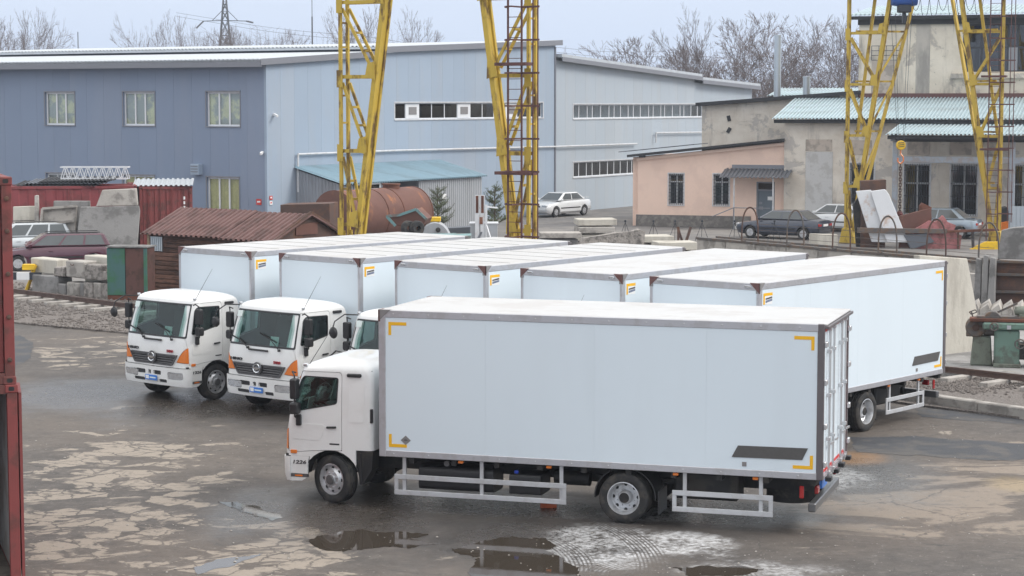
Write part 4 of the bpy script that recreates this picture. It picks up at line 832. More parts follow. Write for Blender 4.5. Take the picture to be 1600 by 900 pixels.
# ---- old works: pink annex, plastered block, tower
PK = Plane(G(996, 353), (.95, -.31)); pk1 = PK.px(1226, 300)[0]
pink = thing('pink_annex', 'pink plastered annex with barred windows, steel door and porch roof', 'building', G(996, 353))
zl = PK.px(998, 246)[1]; zr_ = PK.px(1225, 222)[1]; topK = lambda s: zl + (zr_ - zl) * s / pk1
w1 = rect(PK, 1045, 1068, 271.5, 320); w2 = rect(PK, 1115, 1139, 271.5, 321); w2 = (*w2[:2], *w1[2:]); dr = rect(PK, 1182, 1210, 284, 346); dr = (dr[0], dr[1], .35, dr[3])
panel_wall(pink, PK, 0, pk1, 0, topK, [w1, w2, dr], 99, 'plaster_pink', .35, 'wall', gap=0)
mb = MB(); pb(mb, PK, 0, -.35, -.3, -9, 0, zl); pe = Plane(PK.at(0), -PK.n); bw(mb, 'end_wall', 'plaster_pink', pink)
mb = MB(); zp = .62; xs = [0 + i * .25 for i in range(int(dr[0] / .25))]
mb = MB(); pb(mb, PK, -.06, dr[0] - .3, .0, .10, 0, zp); bw(mb, 'plinth', 'plinth', pink, rough=.03)
mb = MB(); q = slab(PK, -PK.n, -.5, zl + .02 + .18 - .05, pk1, zr_ + .20, -.45, 7, .14); mb.hexa(q); rr = bw(mb, 'roof', 'bitumen', pink)
mb = MB(); q = slab(PK, -PK.n, -.05, zl - .02, pk1, zr_ - .02, -.14, .0, .16); mb.hexa(q); bw(mb, 'cornice', 'plaster_pink', pink)
mb = MB(); q = slab(PK, -PK.n, -1.0, zl + .32, pk1 * .4, zl + .32 + (zr_ - zl) * .5, -.4, 3, .04); mb.hexa(q); bw(mb, 'roof_sheet', 'tin_slate', rr)
def barred(root, pl, r, nv=7, nh=9, split=.74):
    sp = r[2] + (r[3] - r[2]) * split; c = (r[0] + r[1]) / 2
    fr = window(root, pl, *r, (c,), 'room_dark', 'dark_glass', .08, .14, 'pipe_white', hor=((sp, r[0], r[1]),))
    mb = MB()
    for i in range(nv): s = r[0] + (r[1] - r[0]) * (i + .5) / nv; pb(mb, pl, s - .012, s + .012, -.06, -.036, r[2], r[3])
    for i in range(nh): z = r[2] + (r[3] - r[2]) * (i + .5) / nh; pb(mb, pl, r[0], r[1], -.035, -.015, z - .012, z + .012)
    tag(bw(mb, 'window_bars', 'bars_black', fr), kind='stuff'); return fr
barred(pink, PK, w1); barred(pink, PK, w2)
mb = MB(); zt_ = dr[3] - .5; pb(mb, PK, dr[0] + .08, dr[1] - .08, -.16, -.08, .36, zt_); d = bw(mb, 'door', 'door_steel', pink, bevel=.01)
mb = MB(); pb(mb, PK, dr[1] - .4, dr[1] - .15, -.08, -.07, zt_ - .5, zt_ - .3); bw(mb, 'notice', 'white_plain', d)
mb = MB(); pb(mb, PK, dr[0] + .15, dr[0] + .3, -.08, -.03, 1.3, 1.42); pb(mb, PK, dr[0] + .12, dr[0] + .35, -.08, -.04, 1.0, 1.18); bw(mb, 'lock', 'trim_grey', d)
bw(frame_mb(PK, dr[0], dr[1], .351, dr[3], -.18, -.02, .08, (), ((zt_ + .04, dr[0], dr[1]),)), 'door_frame', 'trim_grey', d)
mb = MB(); pb(mb, PK, dr[0] + .08, dr[1] - .08, -.14, -.12, zt_ + .08, dr[3] - .08); bw(mb, 'transom_pane', 'dark_glass', d)
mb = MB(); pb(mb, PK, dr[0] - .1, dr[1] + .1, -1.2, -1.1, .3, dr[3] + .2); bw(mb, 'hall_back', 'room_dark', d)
for i in range(2): mb = MB(); pb(mb, PK, dr[0] - .9, dr[1] + .7, .0, 1.4 - i * .45, i * .17, .17 + i * .17); bw(mb, 'step', 'plaster_patch', pink, bevel=.015)
pc0 = PK.px(1127, 270)[0]; pc1 = PK.px(1233, 270)[0]; zcan = PK.px(1145, 263)[1]
mb = MB(); p = WP(PK, pc0 + .2, 1.5, zcan - .45); mb.corr(p, (PK.d.x * (pc1 - pc0), PK.d.y * (pc1 - pc0), 0), (-PK.n.x * 1.5, -PK.n.y * 1.5, .42), 17, .05, (0, 0, 1)); cn = bw(mb, 'porch_roof', 'tin_slate', pink)
mb = MB(); pb(mb, PK, pc0 + .6, pk1, .0, .05, zcan, zcan + .2); bw(mb, 'porch_flashing', 'trim_grey', cn)
for s in (pc0 + .95, pc1 - .65): mb = MB(); pb(mb, PK, s, s + .07, 1.25, 1.32, 0, zcan - .38); bw(mb, 'porch_post', 'pipe_white', cn)
mb = MB(); z = PK.px(1170, 323)[1]; p = WP(PK, pc0 + .98, 1.33, z); mb.path([WP(PK, pc0 - .2, 1.33, z - .5), p, WP(PK, dr[1], 1.33, z)], .025); mb.tube((p.x, p.y, 0), tuple(p), .025, .025, 6); bw(mb, 'handrail', 'trim_grey', pink)
s, z = PK.px(1001, 243); mb = MB(); pb(mb, PK, s, s + .3, .1, .35, z - .1, z + .1); bw(mb, 'floodlight', 'bars_black', pink)
# plastered block
BG = PK.off(.2); old = thing('plastered_works', 'peeling beige works building with turquoise tin roof and tall barred windows', 'building', WP(PK, pk1, .2, 0))
s0, zz = BG.px(1226, 186); s9 = BG.px(1640, 186)[0]; zE = BG.px(1300, 186)[1]
ww = [rect(BG, *r) for r in ((1328, 1365, 255, 335), (1413, 1452, 256, 336), (1486, 1526, 258, 338), (1578, 1618, 256, 330))]
ww = [(h[0], h[1], ww[1][2], ww[1][3]) for h in ww]; pn_ = rect(BG, 1258, 1301, 218, 345)
panel_wall(old, BG, s0, s9, 0, lambda s: zE - .12, ww, 99, 'plaster_beige', .4, 'wall', gap=0)
mb = MB(); pb(mb, BG, s0, s0 + .4, -.4, -7, 0, zE - .12); bw(mb, 'end_wall', 'plaster_beige', old)
for h in ww: barred(old, BG, h, 11, 4, .62)
def patch(root, pl, r, o_, m, name='plaster_patch'):
    r = rect(pl, *r); mb = MB(); pb(mb, pl, r[0], r[1], .0, o_, r[2], r[3]); return bw(mb, name, m, root, bevel=.01)
patch(old, BG, (1259, 1300, 237, 345), .03, 'plaster_patch', 'blocked_window'); patch(old, BG, (1259, 1300, 218, 236), .025, 'plaster_beige2', 'lintel_panel')
for r in ((1325, 1362, 219, 242), (1418, 1453, 221, 242), (1484, 1518, 221, 242)): patch(old, BG, r, .03, 'plaster_beige2', 'lintel_panel')
def tin_roof(root, pl, sA, sB, o0, z0, o1, z1, n, m, name='roof'):
    mb = MB(); p = WP(pl, sA, o0, z0); e = WP(pl, sA, o1, z1) - p; mb.corr(p, (pl.d.x * (sB - sA), pl.d.y * (sB - sA), 0), tuple(e), n, .07, (0, 0, 1)); r_ = bw(mb, name, m, root)
    mb = MB(); pb(mb, pl, sA + .1, sB - .1, o0 - .2, o0 - .12, z0 - .22, z0 - .03); bw(mb, 'fascia', 'bitumen', r_); return r_
TWR = BG.off(-6.2); zR = TWR.px(1400, 153)[1]
tin_roof(old, BG, s0 - .6, s9, .55, zE, -6.2, zR, 75, 'tin_turquoise')
# open canopy in front of the works
CN = BG.off(5.2); zk = CN.px(1450, 211)[1]; c0 = CN.px(1383, 211)[0]; c1 = CN.px(1640, 211)[0]
can = thing('open_canopy', 'open tin canopy on blue-grey posts in front of the beige works', 'canopy', WP(CN, c0, -.6, 0))
tin_roof(can, CN, c0, c1, 0, zk, -5.3, zE - .25, 40, 'tin_turquoise')
for u in (1398, 1581): s = CN.off(-.6).px(u, 300)[0]; mb = MB(); pb(mb, CN, s - .13, s + .13, -.75, -.5, 0, zk + .02); bw(mb, 'post', 'post_blue', can, bevel=.02)
zb_ = CN.px(1450, 250)[1]; mb = MB(); pb(mb, CN, CN.off(-.6).px(1400, 300)[0], c1, -.72, -.52, zb_ - .16, zb_ + .16); bw(mb, 'beam', 'post_blue', can, bevel=.02)
mb = MB(); pb(mb, CN, c0 + .4, c1, -.7, -.5, zk - .35, zk - .12); bw(mb, 'edge_beam', 'bitumen', can)
s, z = CN.off(-.6).px(1397, 215); mb = MB(); pb(mb, CN, s - .12, s + .12, -.45, -.2, z - .18, z + .18); bw(mb, 'floodlight', 'trim_grey', can)
# tower
tow = thing('works_tower', 'tall stained beige works tower with large dark grid window', 'building', WP(TWR, TWR.px(1341, 150)[0], 0, 0))
t0 = TWR.px(1341, 150)[0]; t9 = TWR.px(1650, 150)[0]; zT = TWR.px(1450, 28)[1]; tw = rect(TWR, 1505, 1640, 36, 112)
panel_wall(tow, TWR, t0, t9, 0, lambda s: zT, [tw], 99, 'plaster_tower', .5, 'wall', gap=0)
mb = MB(); pb(mb, TWR, t0, t0 + .5, -.5, -9, 0, zT); bw(mb, 'end_wall', 'plaster_tower', tow)
vs = [TWR.px(u, 80)[0] for u in (1533, 1561, 1575, 1590, 1618)]; zm = TWR.px(1560, 74)[1]
window(tow, TWR, *tw, vs, 'room_dark', 'dark_glass', .12, .2, None, hor=((zm, tw[0], tw[1]),), frame='bars_black')
mb = MB(); a = TWR.px(1576, 74); b = TWR.px(1589, 110); pb(mb, TWR, a[0], b[0], -.195, -.17, b[1], a[1]); bw(mb, 'blind_panel', 'tin_grey', tow)
mb = MB(); pb(mb, TWR, tw[0] - .6, tw[1], .0, .25, tw[2] - .35, tw[2] - .1); bw(mb, 'ledge', 'plaster_tower', tow, rough=.03)
tin_roof(tow, TWR, t0 - .5, t9, .6, zT + .15, -8, zT + 1.0, 46, 'tin_turquoise')
mb = MB(); pb(mb, TWR, t0 - .05, t9, .0, .2, zT - .35, zT - .05); bw(mb, 'cornice', 'bitumen', tow)
mb = MB(); pb(mb, TWR, t0, t9, .02, .12, zR + .0, zR + .25); bw(mb, 'roof_flashing', 'cap_red', tow)
mb = MB(); a = TWR.px(1363, 72); b = TWR.px(1408, 94)
for i in range(5): s = a[0] + (b[0] - a[0]) * i / 4; pb(mb, TWR, s - .015, s + .015, .2, .23, b[1], a[1])
for i in range(4): z = b[1] + (a[1] - b[1]) * i / 3; pb(mb, TWR, a[0], b[0], .231, .25, z - .015, z + .015)
bw(mb, 'wall_bracket', 'bars_black', tow)
patch(tow, TWR, (1432, 1452, 36, 150), .012, 'plaster_patch2', 'damp_streak'); patch(tow, TWR, (1362, 1398, 95, 150), .012, 'plaster_beige2', 'plaster_patch')
# middle annex behind the pink one
MD = PK.off(-6); mid_ = thing('rear_annex', 'flat-roofed beige annex between the pink annex and the works', 'building', WP(MD, MD.px(1097, 200)[0], 0, 0))
m0, zm0 = MD.px(1097, 166); m1, zm1 = MD.px(1345, 147); panel_wall(mid_, MD, m0, m1, 0, lambda s: zm0 + (zm1 - zm0) * (s - m0) / (m1 - m0), [], 99, 'plaster_beige', .4, 'wall', gap=0)
mb = MB(); q = slab(MD, -MD.n, m0 - .3, zm0 + .2, m1, zm1 + .2, -.4, 6, .2); mb.hexa(q); bw(mb, 'roof', 'bitumen', mid_)
for r in ((1136, 1142, 181, 189), (1135, 1143, 199, 208)):
    s, z = MD.px((r[0] + r[1]) / 2, (r[2] + r[3]) / 2); mb = MB(); c = WP(MD, s, .02, z); d3 = Vector((MD.d.x, MD.d.y, 0)); a_ = R(14 if r[2] < 190 else -30); e1 = d3 * math.cos(a_) + Vector((0, 0, 1)) * math.sin(a_); mb.bar(c - e1.cross(Vector((MD.n.x, MD.n.y, 0))) * .16, c + e1.cross(Vector((MD.n.x, MD.n.y, 0))) * .16, .2, .05, (MD.n.x, MD.n.y, 0)); bw(mb, 'wall_flap', 'bitumen', mid_)
bk = thing('rear_shed', 'low rear building under pale tin roof between the two flues', 'building', WP(MD, MD.px(1200, 150)[0], -8, 0))
BK = MD.off(-8); b0, zb0 = BK.px(1204, 150); b1 = BK.px(1330, 150)[0]; mb = MB(); pb(mb, BK, b0, b1, -4, 0, 0, zb0 - .1); bw(mb, 'wall', 'plaster_beige', bk); tin_roof(bk, BK, b0 - .2, b1, .3, zb0, -4, zb0 + .45, 24, 'tin_turquoise')
for u, v0, w_, lb in ((1215.5, 55, .21, 'tall galvanised flue standing behind the rear annex'), (1260.5, 120, .22, 'short galvanised flue right of the tall one')):
    pf = MD.off(-6.3 if v0 < 100 else -7.0); s, z = pf.px(u, v0); p = WP(pf, s, 0, 0); fl = MB().tube((0, 0, 0), (0, 0, z), w_, w_, 20)
    zz_ = 1.2
    while zz_ < z - .3: fl.lathe([(w_ - .01, -.02), (w_ + .008, -.012), (w_ + .008, .012), (w_ - .01, .02)], 20, (0, 0, zz_), 'z', cap=False); zz_ += 1.2
    fl.lathe([(w_ - .02, -.04), (w_ + .02, -.03), (w_ + .02, .03), (w_ - .02, .04)], 20, (0, 0, z - .02), 'z'); tag(fl.build('flue', 'galv', loc=p, smooth=40), lb, 'chimney', 'galvanised flues')
# ------------------------------------------------------------------ yard things
def m2(name, col, rough, d1, amt, sc, **kw): mat(name, col, rough, dirt=d1, damt=amt, dscale=sc, **kw)
m2('rust', (.15, .058, .036), .85, (.085, .04, .03), .8, 1.4, var=.3, scale=3, bump=.3)
m2('rust_streaked', (.135, .060, .045), .75, (.40, .17, .075), .7, 1.3, var=.35, scale=2, streak=(1, .5, .5), thr=.58, bump=.2)
m2('rust_dark', (.085, .05, .04), .8, (.16, .08, .05), .6, 1.5, var=.3, bump=.3)
m2('container_red', (.20, .042, .039), .6, (.10, .042, .036), .8, 1.6, var=.15, thr=.52, bump=.15)
m2('container_maroon', (.24, .045, .05), .6, (.12, .045, .04), .5, 1.0, var=.15)
m2('container_inside', (.42, .44, .44), .6, (.2, .16, .12), .5, 1.5, var=.1)
m2('plywood_floor', (.10, .085, .07), .8, (.05, .045, .04), .6, 2, var=.2)
m2('concrete', (.40, .372, .34), .9, (.19, .175, .16), .75, 1.6, rnd=.12, var=.15, scale=2, bump=.5, bscale=14, bdist=.03)
m2('concrete_grey', (.27, .262, .255), .9, (.14, .135, .13), .75, 1.3, rnd=.12, var=.18, scale=1.5, bump=.4, bscale=12, bdist=.03)
m2('concrete_pale', (.52, .49, .43), .9, (.33, .30, .26), .6, .9, var=.1, streak=(1, 1, .25), bump=.4, bscale=10, bdist=.03)
m2('concrete_rubble', (.33, .30, .275), .95, (.13, .12, .11), .8, 5, var=.3, scale=6, bump=.9, bscale=12, bdist=.06)
m2('crane_yellow', (.54, .375, .05), .6, (.12, .07, .035), .9, 2.4, var=.15, scale=2, thr=.53, streak=(1, 1, .4))
m2('ladder_brown', (.12, .05, .045), .65, (.05, .03, .03), .5, 3, var=.2)
m2('barrier_yellow', (.80, .50, .01), .5, (.3, .2, .1), .3, 3, var=.06)
m2('wood_brown', (.15, .075, .052), .85, (.055, .033, .027), .8, 2.2, rnd=.35, var=.3, scale=4, streak=(.25, 1, 3), bump=.4, bscale=20)
m2('roof_maroon', (.135, .065, .058), .65, (.07, .045, .04), .6, 1.3, var=.2)
m2('paint_green', (.05, .155, .085), .7, (.08, .16, .17), .8, 1.2, var=.2, thr=.46, bump=.1)
m2('paint_brown', (.12, .055, .045), .7, (.07, .045, .035), .7, 2, var=.25)
m2('machine_green', (.13, .215, .175), .55, (.09, .085, .07), .7, 2.2, var=.15, thr=.5)
m2('machine_olive', (.16, .18, .145), .65, (.09, .085, .07), .7, 2.2, var=.2)
m2('machine_steel', (.12, .11, .105), .5, (.2, .12, .07), .6, 4, var=.2, metal=.4)
m2('white_rusty', (.66, .67, .69), .55, (.42, .22, .1), .6, 1.1, var=.06, thr=.60)
m2('tin_turq_rust', (.16, .30, .31), .65, (.2, .09, .06), .7, 1.6, var=.2)
m2('pink_sheet', (.40, .15, .15), .7, (.16, .075, .06), .7, 2.2, var=.15)
m2('gravel', (.19, .165, .15), .95, (.30, .27, .25), .7, 14, var=.5, scale=22, bump=1., bscale=26, bdist=.08)
m2('rail_steel', (.13, .085, .07), .5, (.07, .045, .04), .5, 3, var=.2, metal=.4)
m2('sleeper', (.42, .39, .36), .9, (.22, .2, .18), .6, 3, var=.2, bump=.4)
mat('hoist_blue', (.02,.09,.35), .45, var=.1); mat('brick_red', (.5,.12,.05), .85, var=.2); mat('wood_pale', (.3,.23,.15), .85, var=.2, bump=.3)
mat('car_purple', (.075, .018, .035), .3, .3, var=.1, coat=1); mat('car_white', (.74, .75, .76), .3, var=.03, coat=1); mat('car_silver', (.50, .53, .55), .3, .5, var=.05, coat=1); mat('car_navy', (.035, .042, .065), .3, .3, var=.1, coat=1); mat('car_skyblue', (.30, .36, .42), .3, .4, var=.05, coat=1)
mat('car_glass', (.055, .065, .07), .12, var=.2, scale=2, coat=1)
# ---- stacked shipping containers at the left edge of the yard
def container(name, label, loc, rz, m, L=6.06, W_=2.44, H_=2.9, open_=False, group=None, codes=None):
    r = thing(name, label, 'container', loc, rz, group)       # local: front (door) end at x=0 spanning -W..0 in y, body runs +x
    fr = MB(); t = .14
    for x in (0, L - t):
        for y in (-W_, -t): fr.box(x, x + t, y, y + t, .0, H_)
        fr.box(x + .003, x + t - .003, -W_ + t, -t, H_ - .13, H_ - .004); fr.box(x + .003, x + t - .003, -W_ + t, -t, .004, .16)
    for y in (-W_ + .003, -.1 - .003):
        fr.box(t, L - t, y, y + .1, H_ - .1, H_ - .005); fr.box(t, L - t, y, y + .1, .005, .16)
    fo = fr.build('frame', m, r, bevel=.006)
    for x in (-.012, L - .166):
        for y in (-W_ - .012, -.166):
            for z in (-.001, H_ - .117): MB().box(x, x + .178, y, y + .178, z, z + .118).build('corner_casting', m, fo, bevel=.012); MB().prism(rpoly([(y + .05, z + .03), (y + .13, z + .03), (y + .13, z + .09), (y + .05, z + .09)], .025), x - .002, x + .01, 'x').build('casting_hole', 'chassis', fo)
    sd_ = MB(); sd_.corr((t, -.075, .15), (L - 2 * t, 0, 0), (0, 0, H_ - .24), 21, .045, (0, 1, 0), .006); sd_.build('side_wall', m, r)
    sd_ = MB(); sd_.corr((t, -W_ + .075, .15), (L - 2 * t, 0, 0), (0, 0, H_ - .24), 21, .045, (0, -1, 0), .006); sd_.build('side_wall', m, r)
    bk_ = MB(); bk_.corr((L - .06, -W_ + t, .15), (0, W_ - 2 * t, 0), (0, 0, H_ - .27), 8, .045, (1, 0, 0), .006); bk_.build('end_wall', m, r)
    rf = MB(); rf.corr((t, -W_ + .1, H_ - .06), (L - 2 * t, 0, 0), (0, W_ - .2, 0), 24, .02, (0, 0, 1), .006); rf.build('roof', m, r)
    if open_:
        MB().box(t + .01, L - .11, -W_ + .08, -W_ + .086, .17, H_ - .12).build('inner_lining', 'container_inside', r); MB().box(t, L - .1, -W_ + .1, -.1, .10, .17).build('plank_floor', 'plywood_floor', r)
        MB().prism([(.02, -W_ - .02), (.02, -W_ - .06), (1.1, -W_ - .14), (1.1, -W_ - .09)], .14, H_ - .12, 'z').build('swung_door', m, r)
    else:
        for y0 in (-W_ + .15, -W_ / 2 + .005):
            y1 = y0 + W_ / 2 - .155; d = MB(); d.corr((.06, y0, .17), (0, y1 - y0, 0), (0, 0, H_ - .31), 4, .03, (-1, 0, 0), .01); do = d.build('door', m, r)
            for yy in (y0 + .25, y1 - .25): MB().tube((.005, yy, .1), (.005, yy, H_ - .1), .018, .018, 8).build('lock_rod', m, do)
        for z in (.35, .95, 1.55, 2.15, 2.6): MB().lathe([(.005, 0), (.035, 0), (.03, -.02), (.005, -.025)], 10, (-.004, -W_ + .07, z), 'x').build('post_bolt', 'rust_dark', fo)
    for c in r.children: c.location.y += W_
    return r
cp = AtY(33, 900, 28.7); ca = math.atan2(1, -.34)
container('shipping_container', 'open empty red container at the bottom of the stack on the left edge', (cp.x, 28.7, 0), ca, 'container_red', open_=True, group='containers stacked at the left edge')
container('shipping_container', 'closed red container stacked on the open one at the left edge', (cp.x - .02, 28.7, 2.9), ca, 'container_red', group='containers stacked at the left edge')
# ---- track and gravel
tpts = [Vector(p + (0,)) for p in ((-26, 81), (-17.2, 71.9), (-12.6, 67), (-6, 62.3), (10.8, 50.8), (12.3, 49.2), (22, 39.5))]
def strip(name, m, o0, o1, z0, z1, zf=None):
    mb = MB(); L_ = []
    for i, p in enumerate(tpts):
        d = (tpts[min(i + 1, len(tpts) - 1)] - tpts[max(i - 1, 0)]).normalized(); n_ = Vector((d.y, -d.x, 0));
        if n_.y > 0: n_ = -n_
        L_.append((p + n_ * o0, p + n_ * o1))
    for (a, b), (c, d) in zip(L_, L_[1:]): mb.hexa([(a.x, a.y, z0), (b.x, b.y, z0), (d.x, d.y, z0), (c.x, c.y, z0), (a.x, a.y, z1), (b.x, b.y, z1), (d.x, d.y, z1), (c.x, c.y, z1)])
    return mb
gvb = MB(); rgv = random.Random(9)
def stones(n, o0, o1, i0, i1, z):                 # loose stones over the gravel
    mb = MB(); base = [(1, 0, 0), (-1, 0, 0), (0, 1, 0), (0, -1, 0), (0, 0, .7), (0, 0, -.7)]; fs = [(0, 2, 4), (2, 1, 4), (1, 3, 4), (3, 0, 4), (2, 0, 5), (1, 2, 5), (3, 1, 5), (0, 3, 5)]
    for _ in range(n):
        i = rgv.uniform(i0, i1); a = int(i); p = tpts[a].lerp(tpts[a + 1], i - a); d = (tpts[a + 1] - tpts[a]).normalized(); n_ = Vector((d.y, -d.x, 0)); n_ = -n_ if n_.y > 0 else n_
        q = p + n_ * rgv.uniform(o0, o1); r_ = rgv.uniform(.02, .07); rt = Matrix.Rotation(rgv.uniform(0, 6), 3, 'Z'); s_ = [rgv.uniform(.6, 1.3) for _ in range(6)]
        mb.add([q + Vector((0, 0, z + r_ * .3)) + rt @ Vector(b) * r_ * s_[j] for j, b in enumerate(base)], fs)
    return mb
tag(strip('gravel_bed', 'gravel', -3.2, 4.4, -.02, .05).build('gravel_bed', 'gravel'), kind='structure')
tag(stones(5200, -3.0, 4.6, 0.6, 3.0, .05).build('gravel_stones', 'gravel'), kind='stuff')
tag(stones(1500, -.4, 2.2, 3.6, 5.6, .05).build('gravel_stones', 'gravel'), kind='stuff')
rl = thing('crane_rail', 'rusty steel rail on pale sleepers running behind the parked trucks', 'rail', (0, 0, 0))
for nm, a, b, z0, z1 in (('rail_foot', -.06, .06, .16, .18), ('rail_web', -.012, .012, .18, .27), ('rail_head', -.035, .035, .27, .31)): strip('', '', a, b, z0, z1).build(nm, 'rail_steel', rl)
tot = 0; sl_me = MB().box(-.12, .12, -.5, .95, .02, .16).mesh('sleeper', bevel=.02, rough=.02)
for a, b in zip(tpts, tpts[1:]):
    L = (b - a).length; d = (b - a) / L; n_ = int(L / .95)
    for i in range(n_):
        p = a + d * (i + .5) * L / n_
        if abs(p.x) < 9.4 and p.y < 64 or p.x < -18 or p.x > 15: continue
        ob = mob('sleeper', sl_me, 'sleeper', rl); ob.location = (p.x, p.y, 0); nn = Vector((d.y, -d.x)); nn = -nn if nn.y > 0 else nn; ob.rotation_euler = (0, 0, math.atan2(nn.y, nn.x) - R(90) + random.uniform(-.05, .05))
# concrete kerb on the near side of the track, right
kp, kq = G(1440, 632), G(1640, 661); kd = (kq - kp).normalized()
kb = thing('concrete_kerb', 'long low concrete kerb in front of the rail on the right', 'kerb', kp)
for i in range(5): a = kp + kd * (-1.5 + i * 1.6); b = a + kd * 1.58; MB().bar(a - kp + Vector((0, .13, .10)), b - kp + Vector((0, .13, .10)), .26, .30).build('kerb_stone', 'concrete', kb, bevel=.025, rough=.015, seed=i)
# concrete apron under the machine tools with a broken edge
ap = [(1470, 585), (1520, 588), (1560, 583), (1605, 594), (1700, 604), (1720, 500), (1480, 520)]
mb = MB(); pts = []
for i, a in enumerate(ap):
    p, q = G(*a, z=.12), G(*ap[(i + 1) % len(ap)], z=.12)
    for j in range(10): c = p.lerp(q, j / 10); nv = noise.noise_vector(c * 3) * (.14 if i < 4 else .02); pts.append((c.x + nv.x, c.y + nv.y))
mb.prism(pts, .0, .14, 'z'); tag(mb.build('concrete_apron', 'concrete_grey'), kind='structure')
for i in range(9):
    p = G(1490 + i * 13, 590 + (i % 3) * 2); a = random.uniform(.12, .3); MB_ = MB().prism([(random.uniform(.7, 1) * a * math.cos(t * 1.05), random.uniform(.7, 1) * a * .7 * math.sin(t * 1.05)) for t in range(6)], 0, .09, 'z')
    tag(MB_.build('broken_slab', 'concrete', loc=(p.x, p.y + .3, .055), bevel=.01), 'broken lump of concrete lying between the rail and the apron edge', 'rubble', 'concrete lumps along the apron edge')
# ---- machine tools
def handwheel(c, r, parent, m='machine_steel'):
    mb = MB()
    for i in range(16): a, b = 2 * math.pi * i / 16, 2 * math.pi * (i + 1) / 16; mb.tube((c[0] + r * math.cos(a), c[1], c[2] + r * math.sin(a)), (c[0] + r * math.cos(b), c[1], c[2] + r * math.sin(b)), .018, .018, 6)
    for i in range(3): a = 2 * math.pi * i / 3; mb.tube(c, (c[0] + r * math.cos(a), c[1], c[2] + r * math.sin(a)), .014, .014, 5)
    mb.tube(c, (c[0], c[1] + .12, c[2]), .03, .03, 8); return mb.build('handwheel', m, parent)
zp_ = .14; p = G(1553, 574, zp_); mt = thing('milling_machine', 'green cast-iron milling machine with long rusty table and handwheels, by the right edge', 'machine', p, R(-12))
MB().box(0, .62, 0, .75, 0, .95).build('column', 'machine_green', mt, bevel=.05); MB().box(-.02, .66, -.03, .8, -.0, .10).build('base', 'machine_olive', mt, bevel=.02)
MB().box(-.30, 1.3, -.06, .5, .96, 1.14).build('knee', 'machine_green', mt, bevel=.04); MB().box(-.62, 1.5, -.02, .42, 1.15, 1.24).build('table', 'rust', mt, bevel=.015); MB().box(-.45, 1.4, .02, .38, 1.241, 1.29).build('table_rail', 'machine_steel', mt)
MB().box(.75, 1.3, .0, .7, .15, .95).build('gearbox', 'machine_green', mt, bevel=.06); MB().box(.62, .76, .1, .6, .2, .6).build('side_recess', 'chassis', mt)
for c, r in (((-.02, -.16, 1.05), .10), ((.98, -.16, 1.05), .10), ((.62, -.12, .62), .12)): handwheel(c, r, mt)
MB().box(.30, .40, -.075, -.06, .98, 1.08).build('maker_plate', 'alloy', mt)
mb = MB(); mb.lathe([(.02, -.25), (.11, -.22), (.13, 0), (.11, .22), (.02, .25)], 14, (.72, .25, 1.42), 'x'); mb.box(.6, .9, .1, .4, 1.29, 1.36); mb.build('dividing_head', 'machine_olive', mt, smooth=40)
MB().bar((-.1, .2, 1.30), (.55, .2, 1.62), .05, .05).build('lever', 'machine_steel', mt)
MB().prism([(-.05 + .2 * math.cos(t * .4), 1.26 + .16 * math.sin(t * .4)) for t in range(9)], .05, .3, 'y').build('chuck', 'machine_steel', mt, bevel=.02)
p = G(1516, 571, zp_); gm = thing('grinding_machine', 'olive pedestal grinder with round dark guard, left of the green milling machine', 'machine', p, R(-12))
MB().prism([(0, 0), (.55, 0), (.5, .75), (.06, .75)], 0, .5, 'y').build('pedestal', 'machine_olive', gm, bevel=.03)
MB().lathe([(.02, -.12), (.22, -.12), (.26, -.08), (.26, .18), (.02, .2)], 24, (.12, .1, .98), 'y').build('wheel_guard', 'machine_steel', gm, smooth=35); MB().lathe([(.01, -.02), (.09, -.02), (.08, .03), (.01, .03)], 16, (.12, -.05, .98), 'y').build('spindle_cover', 'rust_dark', gm)
MB().box(.3, .7, .05, .45, .76, 1.02).build('motor_housing', 'machine_steel', gm, bevel=.05); MB().box(-.12, .1, .0, .3, .74, .86).build('tool_rest', 'machine_steel', gm, bevel=.02)
mb = MB(); mb.tube((.05, .1, 1.2), (.0, .1, 1.38), .02, .02, 6); mb.path([(-.05, .1, 1.36), (.1, .1, 1.42), (.14, .1, 1.36), (0, .1, 1.30), (-.05, .1, 1.36)], .015, 5); mb.build('eye_shield', 'machine_steel', gm)
# ---- pieces traced on upright planes
def traced(name, label, cat, pl, poly, thick, m, lean=0., group=None, bevel=.02, rough=0., root=None, seed=0):
    q = [pl.px(u, v) for u, v in poly]; zmin = min(z for s, z in q); base = WP(pl, min(s for s, z in q), 0, max(0, zmin)); mb = MB(); n = len(q)
    vs = [WP(pl, s, -lean * (z - zmin), z) - base for s, z in q] + [WP(pl, s, -lean * (z - zmin) - thick, z) - base for s, z in q]
    mb.add(vs, [tuple(range(n))[::-1], tuple(range(n, 2 * n))] + [(i, (i + 1) % n, n + (i + 1) % n, n + i) for i in range(n)])
    ob = mb.build(name, m, bevel=bevel, rough=rough, seed=seed, loc=base); return tag(ob, label, cat, group)
def faced(d, ang=0, u=800): x = AtY(u, 400, d).x; return Plane((x, d), (math.cos(R(ang)), math.sin(R(ang))))
SL = Plane(G(1478, 562), (1.8, 1.5))
def gv(pl, u, z=0): return u, [v for v in range(200, 700) if pl.px(u, v)[1] <= z][0]
traced('leaning_slab', 'big pale concrete slab standing upright behind the rightmost truck', 'concrete slab', SL, [(1440, 400), (1516, 405), (1523, 450), (1531, 500), (1541, 548), (1500, 558), gv(SL, 1440, .02)], .2, 'concrete_pale', .03, rough=.03)
